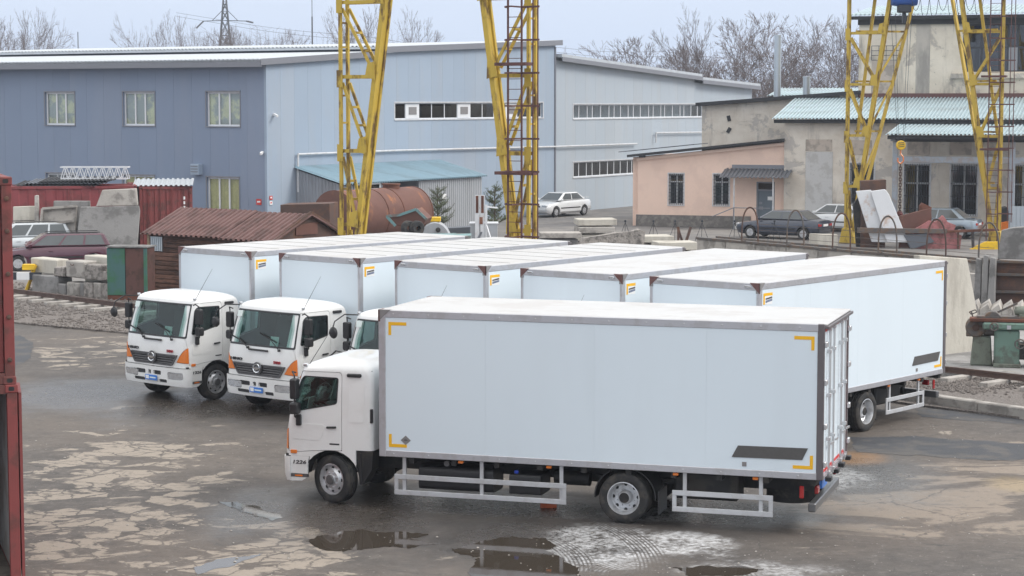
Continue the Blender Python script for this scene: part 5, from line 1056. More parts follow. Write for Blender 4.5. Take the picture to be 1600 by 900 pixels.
# steel casting moulds and stair pieces behind the machines
MO = Plane(G(1500, 492), (1, -.35))
mo = thing('steel_mould', 'dark rusty steel casting mould with ribs behind the machine tools', 'mould', MO.at(0).to_3d())
a = MO.px(1552, 408); b = MO.px(1640, 408); mb = MB(); pb(mb, MO, a[0], b[0], -.3, 0, 0.0, a[1]); bw(mb, 'plate', 'rust_dark', mo, bevel=.01)
for v in (408, 428, 455): z = MO.px(1580, v)[1]; mb = MB(); pb(mb, MO, a[0] - .15, b[0], .0, .14, z - .06, z + .02); bw(mb, 'rib', 'machine_steel', mo, bevel=.01)
traced('slab_offcut', 'rough grey concrete offcut resting on the rusty steel mould', 'concrete slab', MO.off(-.1), [(1558, 404), (1566, 360), (1582, 356), (1640, 352), (1640, 407)], .5, 'concrete_grey', rough=.05)
for i, (u0, u1, v0, v1) in enumerate(((1521, 1531, 403, 470), (1533, 1542, 398, 466), (1543, 1553, 402, 474))):
    traced('concrete_post', ['narrow grey concrete post nearest the big pale slab', 'middle one of three narrow grey concrete posts by the mould', 'narrow grey concrete post touching the rusty mould'][i], 'concrete post', MO.off(.25 + i * .1), [(u0 - 2, v1 + 26), (u0 + 4, v0), (u1 + 3, v0 + 2), (u1, v1 + 26)], .3, 'concrete_grey', rough=.03, group='upright concrete posts', seed=i)
ST = Plane(G(1520, 520), (1, -.3)); st = thing('stair_flight', 'grey concrete stair flight lying on its side behind the machine tools', 'stairs', ST.at(0).to_3d())
s0 = ST.px(1513, 500)[0]; zt_ = ST.px(1550, 474)[1]
for i in range(8): mb = MB(); a = s0 + i * .32; q = [(a, 0.1), (a + .31, .1), (a + .31, zt_ - .20), (a + .24, zt_ - .02), (a, zt_ - .2)]; vs = [WP(ST, s, 0, z) for s, z in q] + [WP(ST, s, -.7, z + .1) for s, z in q]; mb.add(vs, [(4, 3, 2, 1, 0), (5, 6, 7, 8, 9)] + [(j, (j + 1) % 5, 5 + (j + 1) % 5, 5 + j) for j in range(5)]); bw(mb, 'step', 'concrete', st, bevel=.01)
# ---- casting bench with hoops
bp0, bp1 = G(1088, 371, 1.0), G(1560, 411, 1.0); BN = Plane(bp0, (bp1 - bp0).xy); bl = (bp1 - bp0).xy.length
bn = thing('casting_bench', 'long concrete casting bench with dark steel top edge behind the truck roofs', 'bench', (bp0.x, bp0.y, 0))
nb = 9
for i in range(nb): mb = MB(); pb(mb, BN, bl * i / nb + .02, bl * (i + 1) / nb - .02, -1.2, 0, 0, .93); bw(mb, 'bench_block', 'concrete', bn, bevel=.02)
mb = MB(); pb(mb, BN, 0, bl, -.12, .05, .932, 1.02); bw(mb, 'steel_edge', 'machine_steel', bn)
mb = MB(); pb(mb, BN, 0, bl, -1.2, -1.08, .932, 1.02); bw(mb, 'steel_edge', 'machine_steel', bn)
hs_ = []
for i, (u, v) in enumerate(((1171, 383), (1242, 388), (1314, 393), (1386, 398), (1462, 404), (1544, 409))):
    s = BN.px(u, v)[0]; p = WP(BN, s, 0, 0); hs_.append(s); h = thing('hoop', ['hoop in front of the dark parked sedan bonnet', 'hoop in front of the dark sedan rear door', 'hoop in front of the crane foot', 'hoop in front of the white steel leaves', 'hoop in front of the pink sheet metal', 'hoop at the right end beside the concrete offcut'][i], 'hoop', (p.x, p.y, 1.02), BN.ang, 'steel hoops along the casting bench')
    mb = MB(); pts = [(-.38 * math.cos(R(t)), -.1 + .12 * (1 - math.cos(R(t))), 1.42 * (math.sin(R(t)) ** .6 if t not in (0, 180) else 0)) for t in range(0, 181, 12)]
    for a, b in zip(pts, pts[1:]): mb.bar(a, b, .065, .025, (0, 1, 0))
    mb.build('hoop_band', 'machine_steel' if i % 2 else 'rust_dark', h); MB().box(-.38, -.26, -.14, .04, -.02, .05).build('hoop_foot', 'machine_steel', h)
for z in (1.25, 1.5, 1.75): tag(MB().tube(WP(BN, hs_[0], -.3, z), WP(BN, hs_[-1], -.3, z), .012, .012, 4).build('guard_wire', 'machine_steel'), {1.25: 'lowest wire strung between the hoops', 1.5: 'middle wire strung between the hoops', 1.75: 'top wire strung between the hoops'}[z], 'wire', 'wires between the hoops')
BT = Plane(G(1200, 400, .6), (bp1 - bp0).xy); mb = MB(); pb(mb, BT, 0, 14, -.6, 0, 0, .62); tag(mb.build('lower_slab', 'concrete', rough=.04), 'pale broken concrete ledge just behind the truck roofs', 'concrete slab')
# ---- concrete planks and beams piled behind the trucks
def pile(name, label, mats, u0, u1, vt, vb, d, ang, rows, group=None, depth=1.2, seed=0):
    pl = faced(d, ang, (u0 + u1) / 2); s0, z1 = pl.px(u0, vt); s1_, z1b = pl.px(u1, vt); z1 = (z1 + z1b) / 2; rg = random.Random(seed); h = z1 / rows
    for i in range(rows):
        o_ = rg.uniform(-.15, .15); mb = MB(); pb(mb, pl, s0 + rg.uniform(-.2, .2), s1_ + rg.uniform(-.2, .2), -depth + o_, o_, i * h + .02, (i + 1) * h - .05); base = pl.at((s0 + s1_) / 2).to_3d(); base.z = i * h
        mb.v = [(x - base.x, y - base.y, z - base.z) for x, y, z in mb.v]
        nm = ('top' if i == rows - 1 else ('bottom' if i == 0 else ('second from bottom' if i == 1 else 'third from bottom')))
        tag(mb.build(name, mats[i % len(mats)], loc=base, bevel=.02, rough=.03, seed=seed + i), label % nm, 'concrete plank', group)
pile('concrete_plank', '%s concrete plank of the stack below the white sedan', ['concrete', 'concrete_pale'], 900, 966, 341, 372, 96, 8, 4, 'stacked concrete planks', seed=1)
pile('concrete_plank', '%s concrete plank of the stack left of the rusty angle irons', ['concrete_pale', 'concrete'], 1006, 1052, 367, 380, 90, 12, 3, 'stacked concrete planks', seed=2)
pile('concrete_plank', '%s pale concrete plank of the low stack by the casting bench', ['concrete_pale', 'concrete_pale'], 1025, 1095, 377, 390, 84, 10, 3, 'stacked concrete planks', seed=3)
pile('concrete_plank', '%s concrete plank of the stack beside the ladder crane leg', ['concrete', 'concrete_grey'], 840, 905, 362, 372, 94, 4, 3, 'stacked concrete planks', seed=4)
RB = faced(86, 6, 960); traced('rough_beam', 'rough broken white concrete beam lying behind the third truck roof', 'concrete beam', RB, [(908, 380), (912, 373), (930, 369), (965, 364), (985, 362), (1000, 358), (1008, 362), (1007, 390), (908, 392)], .6, 'concrete_rubble', rough=.08, bevel=0)
tag(MB().box(-.8, .8, -.3, .3, 0, 1.18).build('support_block', 'concrete_grey', loc=(AtY(955, 400, 86.6).x, 86.4, 0)), 'grey block under the rough broken concrete beam', 'concrete block')
for i, (u, a) in enumerate(((1060, 0), (1066, .5), (1074, -.5))):
    p = AtY(u, 372, 92); tag(MB().bar((0, 0, 0), (a * .8, .1, 1.25), .1, .1).build('angle_iron', 'rust_dark', loc=(p.x, 92 + i * .2, 0)), ['upright rusty angle iron by the plank stacks', 'rusty angle iron leaning right by the plank stacks', 'rusty angle iron leaning left by the plank stacks'][i], 'scrap', 'rusty angle irons')
for i, u in enumerate((933, 977, 1021, 1055, 1097, 1148, 1210)):
    p = AtY(u, 350, 101); ob = thing('wire_trestle', 'thin black wire trestle with small knob, number %s from the white sedan side' % ('first', 'second', 'third', 'fourth', 'fifth', 'sixth', 'last')[i], 'trestle', (p.x, 101, 0), 0, 'wire trestles in front of the pink annex')
    ob['label'] = ('first', 'second', 'third', 'fourth', 'fifth', 'sixth', 'seventh')[i] + ' thin black wire trestle from the left, before the pink annex'
    mb = MB(); mb.tube((-.35, 0, 0), (0, 0, .95), .012, .012, 5); mb.tube((.35, 0, 0), (0, 0, .95), .012, .012, 5); mb.tube((0, .3, 0), (0, 0, .95), .012, .012, 5); mb.build('wire_leg', 'bars_black', ob); MB().lathe([(.01, 0), (.05, .02), (.05, .1), (.01, .12)], 8, (0, 0, .95), 'z').build('knob', 'bars_black', ob)
# ---- gantry cranes
SPAN = 7.3
def crane(label, loc, rz):
    r = thing('gantry_crane', label, 'crane', loc, rz, 'yellow gantry cranes')   # local x across the span, y along the rails (away), z up
    ZT = 11.9
    for side, x0, sg in (('l', 0., 1), ('r', SPAN, -1)):
        lg = None
        vch = MB()
        for y in (-.2, .2): vch.bar((x0, y, .2), (x0, y, ZT), .10, .10)
        for z in (.6, 2.2, 3.9, 6.1, 7.0, 8.6, 9.4, 10.8): vch.box(x0 - .03, x0 + .03, -.2, .2, z, z + .06)
        lg = vch.build('upright', 'crane_yellow', r)
        ib, it = x0 + sg * .30, x0 + sg * 2.0
        ic = MB()
        for y in (-.17, .17): ic.bar((ib, y, .3), (it, y, ZT), .10, .17)
        ic.build('inclined_chord', 'crane_yellow', r); MB().bar((ib + .002, 0, .35), (it + .002, 0, ZT - .05), .24, .05, (sg, 0, 0)).build('chord_web', 'crane_yellow', r)
        ix = lambda z: ib + (it - ib) * (z - .3) / (ZT - .3)
        zs = [.35, 2.75, 5.2, 7.65, 10.1]
        for k_, z in enumerate(zs):
            MB().bar((x0, -.2, z), (ix(z), -.2, z), .05, .12).build('strut', 'crane_yellow', lg); MB().bar((x0, .2, z), (ix(z), .2, z), .05, .12).build('strut', 'crane_yellow', lg)
            MB().box(x0 - .11, x0 + .13, -.285, -.272, z - .35, z + .22).build('gusset', 'crane_yellow', lg); e = ix(z); MB().prism([(e - sg * .3, z - .02), (e - sg * .2, z + .42), (e + .08, z + .5), (e + .1, z - .1)] if sg > 0 else [(e - .1, z - .1), (e - .08, z + .5), (e + .2, z + .42), (e + .3, z - .02)], -.335, -.322, 'y').build('gusset', 'crane_yellow', lg)
            if k_ + 1 < len(zs) :
                for y in (-.2, .2): MB().bar((ix(z) - sg * .1, y, z + .25), (x0 + sg * .08, y, zs[k_ + 1] - .2), .05, .10).build('brace', 'crane_yellow', lg)
                mm = MB()
                for t in (.3, .6): p0 = Vector((ix(z) - sg * .1, 0, z + .25)).lerp(Vector((x0 + sg * .08, 0, zs[k_ + 1] - .2)), t); mm.box(p0.x - .06, p0.x + .06, -.2, .2, p0.z - .04, p0.z + .04)
                tag(mm.build('battens', 'crane_yellow', lg), kind='stuff')
        MB().prism([(x0 - .25, 0), (x0 + sg * .55 if sg > 0 else x0 + .25, 0), (x0 + .35, .75), (x0 - .1, .75)] if sg > 0 else [(x0 - .55, 0), (x0 + .25, 0), (x0 + .1, .75), (x0 - .35, .75)], -.45, .45, 'y').build('end_carriage', 'crane_yellow', r, bevel=.02)
    g = MB(); g.box(-2.2, SPAN + 2.2, -.55, .55, ZT, ZT + .95); g.build('bridge_girder', 'crane_yellow', r, bevel=.02)
    # caged ladder on the right leg
    lx = SPAN - .25; ld = MB(); y = -.62
    for x in (lx - .25, lx + .25): ld.box(x - .025, x + .025, y - .025, y + .025, .3, ZT + .9)
    lo = ld.build('ladder', 'ladder_brown', r); z = .5
    rg = MB()
    for i in range(36): MB().tube((lx - .225, y, .5 + i * .32), (lx + .225, y, .5 + i * .32), .012, .012, 5).build('rung', 'ladder_brown', lo)
    for i in range(11):
        z = 1.6 + i * 1.02; ho = MB(); pts = [(lx + .25 * math.cos(R(a)) * 1.0 + (.35 if 0 else 0) + .27 * (1 - abs(math.cos(R(a)))), y - .62 * math.sin(R(a)), z) for a in range(0, 181, 20)]
        for a, b in zip(pts, pts[1:]): ho.bar(a, b, .014, .05)
        ho.bar((lx + .25, y, z), (lx + .95, y - .1, z), .03, .06); ho.build('cage_hoop', 'ladder_brown', lo)
    for dx in (.72, .9): MB().tube((lx + dx, y - .1, 1.2), (lx + dx, y - .1, ZT), .022, .022, 6).build('cage_bar', 'ladder_brown', lo)
    MB().box(lx - .6, lx + .7, y - .25, y + .2, 4.55, 4.65).build('landing', 'ladder_brown', lo); MB().box(lx - .6, lx + .55, y - .25, y + .2, 7.95, 8.05).build('landing', 'ladder_brown', lo)
    return r
c1 = Vector((-5.58, 69.2, 0)); c1b = Vector((.72, 65.3, 0))
crane('yellow lattice gantry crane between the hall and the trucks, nearest the rusty tank', c1, math.atan2(c1b.y - c1.y, c1b.x - c1.x))
cr2 = crane('yellow lattice gantry crane at the right, in front of the beige works', (16.2, 100.2, 0), math.atan2(-2.7, 6.8))
for x0 in (.3, SPAN - .3):
    for a_, b_ in (((x0, .3, .4), (x0 + (2.9 if x0 < 1 else -2.9) * .85, 2.0, 11.9)), ((x0 + .1, .35, 5.2), (x0 + .9 * (1 if x0 < 1 else -1), .3, 11.9))): MB().bar(a_, b_, .14, .14).build('rear_stay', 'crane_yellow', cr2)
    s = 1 if x0 < 1 else -1
    for z0, z1_ in ((.6, 3.0), (3.0, 5.4), (5.4, 7.8), (7.8, 10.2)):
        f0 = lambda z: x0 + s * 2.46 * (z - .4) / 11.5; y0_ = lambda z: .3 + 1.7 * (z - .4) / 11.5
        MB().bar((x0 + s * 1.0 * z0 / 8, .24, z0), (f0(z1_), y0_(z1_), z1_), .06, .09).build('rear_brace', 'crane_yellow', cr2); MB().bar((x0, .24, z1_), (f0(z1_), y0_(z1_), z1_), .06, .09).build('rear_brace', 'crane_yellow', cr2)
# hoist, cables and hook on the right crane
hp = AtY(1413, 0, 99.0)
ho = thing('hoist_trolley', 'blue electric hoist hanging from the right gantry crane', 'hoist', (hp.x, 99, 11.35))
mb = MB(); mb.lathe([(.02, -.65), (.28, -.6), (.33, -.3), (.33, .3), (.28, .6), (.02, .65)], 18, (0, 0, .3), 'x'); mb.build('motor', 'hoist_blue', ho, smooth=40); MB().box(-.3, .3, -.3, .3, -.32, .05).build('drum', 'bars_black', ho, bevel=.05); MB().box(-.08, .08, -.1, .1, -.8, -.3).build('hanger', 'bars_black', ho); MB().box(-.5, .5, -.2, .2, .6, .75).build('trolley_frame', 'bars_black', ho)
hz = AtY(1411, 227, 99).z; hk = thing('crane_hook', 'yellow hook block with rusty chain hanging from the right gantry crane', 'hook', (hp.x - .05, 99, hz))
MB().lathe([(.02, -.12), (.2, -.12), (.23, -.06), (.23, .06), (.2, .12), (.02, .12)], 20, (0, 0, 0), 'y').build('pulley_block', 'barrier_yellow', hk, smooth=40)
for i in range(3): MB().bar((-.14, -.124, -.08 + i * .09), (.14, -.124, -.04 + i * .09), .012, .03).build('stripe', 'bars_black', hk)
for x in (-.16, -.10, .10, .16): MB().tube((x, 0, .15), (x * (3.6 if x < 0 else 2.6), 0, 11.0 - hz), .012, .012, 4).build('cable', 'bars_black', hk)
mb = MB(); mb.path([(0, 0, -.2), (0, 0, -.42), (.12, 0, -.55), (.14, 0, -.75), (0, 0, -.88), (-.13, 0, -.78), (-.13, 0, -.6)], .035); mb.build('hook', 'lamp_orange', hk)
ch_ = MB(); zz_ = -.9; i = 0
while hz + zz_ > 1.6: ch_.path([(-.05, 0, zz_), (.05, 0, zz_), (.05, 0, zz_ - .16), (-.05, 0, zz_ - .16), (-.05, 0, zz_)] if i % 2 else [(0, -.05, zz_), (0, .05, zz_), (0, .05, zz_ - .16), (0, -.05, zz_ - .16), (0, -.05, zz_)], .026, 4); zz_ -= .13; i += 1
tag(ch_.build('chain', 'rust_dark', hk), kind='stuff'); MB().lathe([(.02, -.1), (.14, -.06), (.17, 0), (.12, .12), (.02, .16)], 10, (0, 0, zz_ - .05), 'z').build('chain_hook', 'container_red', hk)
fs = MB()
for i in range(8):
    a = AtY(1424 + i * 14, 0, 98.4); pts = [(a.x + .43 * t / 6, 98.4 - .01 * i, 11.7 - (1.0 if i % 3 else .6) * math.sin(math.pi * t / 6) ** .7) for t in range(7)]; fs.path(pts, .015, 4)
tag(fs.build('festoon_cable', 'bars_black'), 'black looping power cable under the right gantry crane', 'cable')
# ------------------------------------------------------------------ cars
def car(name, label, m, loc, rz, L=4.4, W_=1.72, H_=1.42, kind='sedan', group='parked cars'):
    r = thing(name, label, 'car', loc, rz, group)             # local: front towards +x, z up
    hw = W_ / 2; hood, boot, belt = .92, (.98 if kind == 'sedan' else .95), .96
    xf, xr = L / 2, -L / 2
    st_ = [(xf, .42, .62, .80), (xf - .08, .30, .72, .90), (xf - .35, .22, .80, .97), (xf - .9, .20, .87, 1.0), (xf - 1.25, .20, hood, 1.), (.2, .20, belt, 1.), (-.8, .20, belt, 1.), (xr + .9, .22, boot, 1.), (xr + .35, .24, boot, .97), (xr + .07, .30, boot - .04, .9), (xr, .42, boot - .16, .82)]
    rings = []
    for x, zb, zt, wf in st_:
        w_ = hw * wf; rings.append([(x, -w_ * .88, zb), (x, -w_, zb + .12), (x, -w_, .55), (x, -w_ * .985, zt - .12), (x, -w_ * .90, zt - .02), (x, -w_ * .5, zt + .015), (x, 0, zt + .02), (x, w_ * .5, zt + .015), (x, w_ * .90, zt - .02), (x, w_ * .985, zt - .12), (x, w_, .55), (x, w_, zb + .12), (x, w_ * .88, zb)])
    b = MB(); n = 13; b.add([p for q in rings for p in q], [(i * n + j, i * n + (j + 1) % n, (i + 1) * n + (j + 1) % n, (i + 1) * n + j) for i in range(len(rings) - 1) for j in range(n)] + [tuple(range(n)), tuple(range((len(rings) - 1) * n, len(rings) * n))])
    me = b.mesh('body'); wb = (xf - .85, xr + .82)
    for x in wb: me = boolop(me, cylm((x, .31), .37, -2, 2, 20), 'DIFFERENCE')
    bo = mob('body', fin(me, 40), m, r)
    xa, xb = xf - 1.15, xf - 1.95; xc, xd = ((xr + 1.25, xr + .55) if kind == 'sedan' else (xr + .38, xr + .12))
    bt, tp = hw * .93, hw * .72; A = [(xa, -bt, belt), (xa, bt, belt), (xd, bt, belt), (xd, -bt, belt)]; T = [(xb, -tp, H_), (xb, tp, H_), (xc, tp, H_), (xc, -tp, H_)]
    g = MB(); g.hexa([A[0], A[1], A[2], A[3], T[0], T[1], T[2], T[3]]); g.build('cabin', m, r, bevel=.05)
    def pane(q, nm, u0, u1, v0, v1, mm='car_glass'):
        q = [Vector(p) for p in q]; f_ = lambda u, v: q[0].lerp(q[1], u).lerp(q[3].lerp(q[2], u), v); nr = (q[1] - q[0]).cross(q[3] - q[0]).normalized(); c = sum(q, Vector()) / 4
        if nr.dot(c - Vector((0, 0, 1.1))) < 0: nr = -nr
        P = [f_(u0, v0), f_(u1, v0), f_(u1, v1), f_(u0, v1)]; MB().hexa([p - nr * .02 for p in P] + [p + nr * .006 for p in P]).build(nm, mm, r)
    MB().hexa([(x * .985 + .005, y * .93, z) for x, y, z in A] + [(x * .985, y * .9, z - .06) for x, y, z in T]).build('cabin_inside', 'cab_inside', r) if 0 else None
    pane([A[0], A[1], T[1], T[0]], 'windscreen', .07, .93, .07, .9); pane([A[3], A[2], T[2], T[3]], 'rear_window', .08, .92, .12, .9)
    cuts = (.06, .47, .92) if kind == 'sedan' else (.06, .38, .68, .95)
    for s in (0, 1):
        q = [A[0], A[3], T[3], T[0]] if s == 0 else [A[1], A[2], T[2], T[1]]
        for a_, b__ in zip(cuts, cuts[1:]): pane(q, 'side_window', a_ + .015, b__ - .015, .12, .88)
        y = -hw if s == 0 else hw; sg = -1 if s == 0 else 1
        MB().box(xa - .12, xa - .28, y * .98, y * 1.10, belt - .02, belt + .13).build('mirror', m, r, bevel=.03); MB().box(.1, .28, y * .99, y * 1.012, .76, .79).build('handle', m, r); MB().box(wb[0] - .45, wb[1] + .45, y * .99, y * 1.012, .50, .56).build('side_trim', 'black_plastic', r)
        MB().box(xf - .2, xf + .005, y * .84, y * .42, .60, .74).build('headlight', 'lamp_clear', r, bevel=.03); MB().box(xr - .005, xr + .2, y * .86, y * .48, .66, .82).build('tail_lamp', 'lamp_red', r, bevel=.03)
        for x in wb:
            t = MB(); t.lathe([(.19, -.09), (.28, -.095), (.305, -.06), (.305, .06), (.28, .095), (.19, .09)], 24, closed=True); wo = t.build('wheel', 'tyre', r, smooth=40, loc=(x, y - sg * .11, .305))
            rm = MB(); rm.lathe([(.2, .085 * sg), (.17, .06 * sg), (.06, .075 * sg), (.01, .08 * sg)], 20); rm.build('rim', 'rim_steel', wo, smooth=40)
            for i in range(5): a_ = 2 * math.pi * i / 5; MB().bar((.06 * math.cos(a_), .085 * sg, .06 * math.sin(a_)), (.18 * math.cos(a_), .085 * sg, .18 * math.sin(a_)), .02, .05, (0, 1, 0)).build('spoke', 'alloy', wo)
    MB().box(xf - .05, xf + .012, -hw * .3, hw * .3, .60, .70).build('grille', 'black_plastic', r); MB().box(xr - .012, xr + .03, -.26, .26, .68, .79).build('number_plate', 'white_plain', r)
    if kind == 'wagon':
        for y in (-tp * .85, tp * .85): MB().tube((xb - .1, y, H_ + .05), (xc + .15, y, H_ + .05), .018, .018, 6).build('roof_rail', 'black_plastic', r)
    return r
P = AtY(84, 380, 84.6); car('parked_car', 'dark purple station wagon parked behind the concrete blocks on the left', 'car_purple', (P.x, 84.6, 0), R(197), 4.7, 1.72, 1.46, 'wagon')
P = AtY(30, 380, 90.5); car('parked_car', 'silver-white station wagon half hidden behind the purple wagon', 'car_silver', (P.x, 90.5, 0), R(205), 4.6, 1.72, 1.55, 'wagon')
P = G(874, 338); wc = car('parked_car', 'white sedan with rear spoiler parked beside the pale blue hall', 'car_white', (P.x, P.y + .5, 0), R(232), 4.5, 1.72, 1.42); MB().box(-2.2, -1.95, -.6, .6, 1.06, 1.10).build('spoiler', 'car_white', wc)
P = G(1226, 373); car('parked_car', 'dark blue sedan parked in front of the pink annex', 'car_navy', (P.x, P.y + .4, 0), R(146), 4.6, 1.76, 1.42)
P = G(1284, 352); car('parked_car', 'white sedan mostly hidden behind the dark blue sedan', 'car_white', (P.x, 109.5, 0), R(150), 4.5, 1.74, 1.45)
P = AtY(1448, 340, 106.5); car('parked_car', 'pale blue car behind the rusty scrap under the canopy', 'car_skyblue', (P.x, 104.3, 0), R(155), 4.5, 1.74, 1.5)
# ------------------------------------------------------------------ left side: blocks, barrier, cabinet, shed, slabs, containers
BLK = Plane(G(50, 457), G(169, 469).xy - G(50, 457).xy)
blk = [('lower_panel', (50, 91, 428, 457), 'concrete_grey', 'grey concrete panel at the left foot of the block wall, behind the barrier'), ('b', (46, 86, 404, 428.5), 'concrete_pale', 'long pale concrete block on the upper left of the block wall'),
       ('b', (85, 100, 417, 442), 'concrete_rubble', 'small chipped block wedged left of the lifting-loop block'), ('b', (100.5, 129.5, 408, 441), 'concrete', 'square concrete block with a lifting loop, upper row'), ('b', (130, 158, 414, 439), 'concrete_rubble', 'rough aggregate block right of the lifting-loop block, upper row'), ('b', (158.5, 169, 424, 441), 'concrete_rubble', 'narrow tilted block in the upper row against the green cabinet'),
       ('b', (91, 102, 443, 461), 'concrete_grey', 'dark narrow block in the lower row, left end'), ('b', (102.5, 122, 441.5, 464), 'concrete', 'fluted concrete block in the lower row under the lifting-loop block'), ('b', (122.5, 129, 442, 465), 'concrete_grey', 'thin dark block in the lower row between fluted and rough ones'), ('b', (129.5, 144, 441.5, 466), 'concrete_rubble', 'rough aggregate block in the middle of the lower row'), ('b', (144.5, 157, 442, 466), 'concrete', 'smooth block right of the rough one in the lower row'), ('b', (157.5, 169, 443, 467), 'concrete_rubble', 'last block of the lower row beside the green cabinet'), ('b', (115, 167, 402, 412), 'concrete_pale', 'pale flat slab on top behind the upper block row')]
for i, (nm, (u0, u1, v0, v1), m, lb) in enumerate(blk):
    back = .35 if i in (1, 12) else 0; pl = BLK.off(-back); a = pl.px(u0, v0); b = pl.px(u1, v0); z0 = 0 if v1 > 455 else (pl.px(u0, v1)[1] + pl.px(u1, v1)[1]) / 2; z1 = (a[1] + b[1]) / 2
    if 0 < i < 6: z0 = max(z0, .655)
    if i in (0, *range(6, 12)): z1 = min(z1, .648)
    if i == 1: z0, z1 = .66, z1
    if i == 12: z0 = .0
    mb = MB(); nx = 4
    pb(mb, pl, a[0], b[0], -.62 if i != 12 else -1.1, random.Random(i).uniform(-.06, .03) if i != 12 else -.45, z0, z1); base = pl.at(a[0]).to_3d(); base.z = z0; mb.v = [(x - base.x, y - base.y, z - base.z) for x, y, z in mb.v]
    ob = tag(mb.build('concrete_block', m, loc=base, bevel=.035, rough=.035, seed=i), lb, 'concrete block', 'concrete blocks by the track')
    if i == 3: c = (BLK.px(111, 412)); q = Vector((BLK.at(c[0], .03).x - base.x, BLK.at(c[0], .03).y - base.y, c[1] - base.z)); e = BLK.d; MB().path([q, q + Vector((e.x * .05, e.y * .05, -.05)), q + Vector((e.x * .15, e.y * .15, -.05)), q + Vector((e.x * .2, e.y * .2, 0))], .012).build('lifting_loop', 'rust_dark', ob)
bp = G(52, 456); br = thing('boom_barrier', 'black and white barrier boom resting on a yellow trestle', 'barrier', (bp.x, bp.y, 0))
for x in (-.28, .28):
    for y in (-.05, .55): MB().bar((x, y * .6 - .1, 0), (-x * .35, .05, .95), .10, .06).build('trestle_leg', 'barrier_yellow', br)
MB().box(-.36, .08, -.12, .2, .80, 1.0).build('trestle_head', 'barrier_yellow', br, bevel=.01)
for i, m in enumerate(('bars_black', 'white_plain', 'bars_black')): x0 = (-1.2, -.52, -.06)[i]; x1 = (-.52, -.06, .36)[i]; MB().box(x0, x1 - .002, -.30, -.14, .46, .72).build('boom_section', m, br)
CB = Plane(G(168, 471), (1, -.2)); cbn = thing('steel_cabinet', 'rusty steel cabinet with green left leaf and brown right leaf beside the shed', 'cabinet', G(168, 471))
wC = CB.px(229, 440)[0]; w1_ = CB.px(196, 440)[0]; hC = CB.px(198, 388)[1]
for a, b, m, n_ in ((0, w1_ - .01, 'paint_green', 'door'), (w1_ + .01, wC - .1, 'paint_brown', 'door')): mb = MB(); pb(mb, CB, a, b, -.05, 0, .22, hC); bw(mb, n_, m, cbn, bevel=.01)
mb = MB(); pb(mb, CB, 0, wC, -.8, -.06, 0, hC + .02); bw(mb, 'carcass', 'paint_brown', cbn, bevel=.01); mb = MB(); pb(mb, CB, wC - .09, wC + .02, -.05, .02, .1, hC); bw(mb, 'green_post', 'paint_green', cbn); mb = MB(); pb(mb, CB, -.02, wC + .05, -.85, .06, hC + .025, hC + .07); bw(mb, 'lid', 'concrete_grey', cbn); mb = MB(); pb(mb, CB, 0, wC, -.05, -.01, 0, .21); bw(mb, 'foot_plate', 'rust', cbn)
# wooden shed
e0 = G(230, 361, 2.18); e1 = G(431, 372, 2.18); sa = (e1 - e0).xy; SHD = Plane(e0, sa); Ls = sa.length; Ds = 3.4
sh_ = thing('wooden_shed', 'brown plank shed with maroon corrugated gable roof behind the leftmost truck', 'shed', (e0.x, e0.y, 0))
hE, hR = 2.1, 2.95
for i in range(13): z = .02 + i * .162; mb = MB(); j = random.uniform(-.015, .015); pb(mb, SHD, .05, Ls - .1, -.06 + j, -.02 + j, z, z + random.uniform(.125, .142)); bw(mb, 'plank', 'wood_brown', sh_)
def inn(s): return WP(SHD, s, 0, 0)
for i in range(13): z = .02 + i * .162; mb = MB(); pb(mb, SHD, .03 + random.uniform(-.008, .008), .07, -Ds + .1, -.062, z, z + .150); bw(mb, 'plank', 'wood_brown', sh_)
mb = MB(); pb(mb, SHD, .0, .12, -.13, .012, 0, hE + .05); bw(mb, 'corner_post', 'wood_pale', sh_)
mb = MB(); pb(mb, SHD, .075, Ls - .1, -Ds + .1, -.08, 0, hE - .02); bw(mb, 'inner_wall', 'rust_dark', sh_)
for s0_, s1_, hs in ((-.15, Ls * .60, 0.), (Ls * .60 - .02, Ls + .12, -.04)):
    mb = MB(); p = WP(SHD, s0_, .25, hE - .02 + hs); e = Vector((-SHD.n.x * (Ds / 2 + .25), -SHD.n.y * (Ds / 2 + .25), hR - hE)); mb.corr(p, (SHD.d.x * (s1_ - s0_), SHD.d.y * (s1_ - s0_), 0), tuple(e), int((s1_ - s0_) / .24), .06, (0, 0, 1)); bw(mb, 'roof_sheet', 'roof_maroon', sh_)
    mb = MB(); p = WP(SHD, s0_, -Ds - .25, hE - .02 + hs); e = Vector((SHD.n.x * (Ds / 2 + .25), SHD.n.y * (Ds / 2 + .25), hR - hE)); mb.corr(p, (SHD.d.x * (s1_ - s0_), SHD.d.y * (s1_ - s0_), 0), tuple(e), int((s1_ - s0_) / .24), .06, (0, 0, 1)); bw(mb, 'roof_sheet', 'roof_maroon', sh_)
def tri(s, t, m, nm, o0=.0, k0=0):
    mb = MB(); A_, B_, C_ = WP(SHD, s, o0, hE + k0), WP(SHD, s, -Ds - o0, hE + k0), WP(SHD, s, -Ds / 2, hR - .03 + k0); d3 = Vector((SHD.d.x, SHD.d.y, 0)) * t
    mb.add([A_, B_, C_, A_ + d3, B_ + d3, C_ + d3], [(0, 2, 1), (3, 4, 5), (0, 1, 4, 3), (1, 2, 5, 4), (2, 0, 3, 5)]); return bw(mb, nm, m, sh_)
tri(Ls - .1, .05, 'rust_dark', 'gable', k0=-.05); tri(.03, .04, 'wood_brown', 'gable', k0=-.05)
mb = MB(); pb(mb, SHD, Ls - .1, Ls - .05, -Ds, 0, 0, hE - .06); bw(mb, 'end_wall', 'rust_dark', sh_)
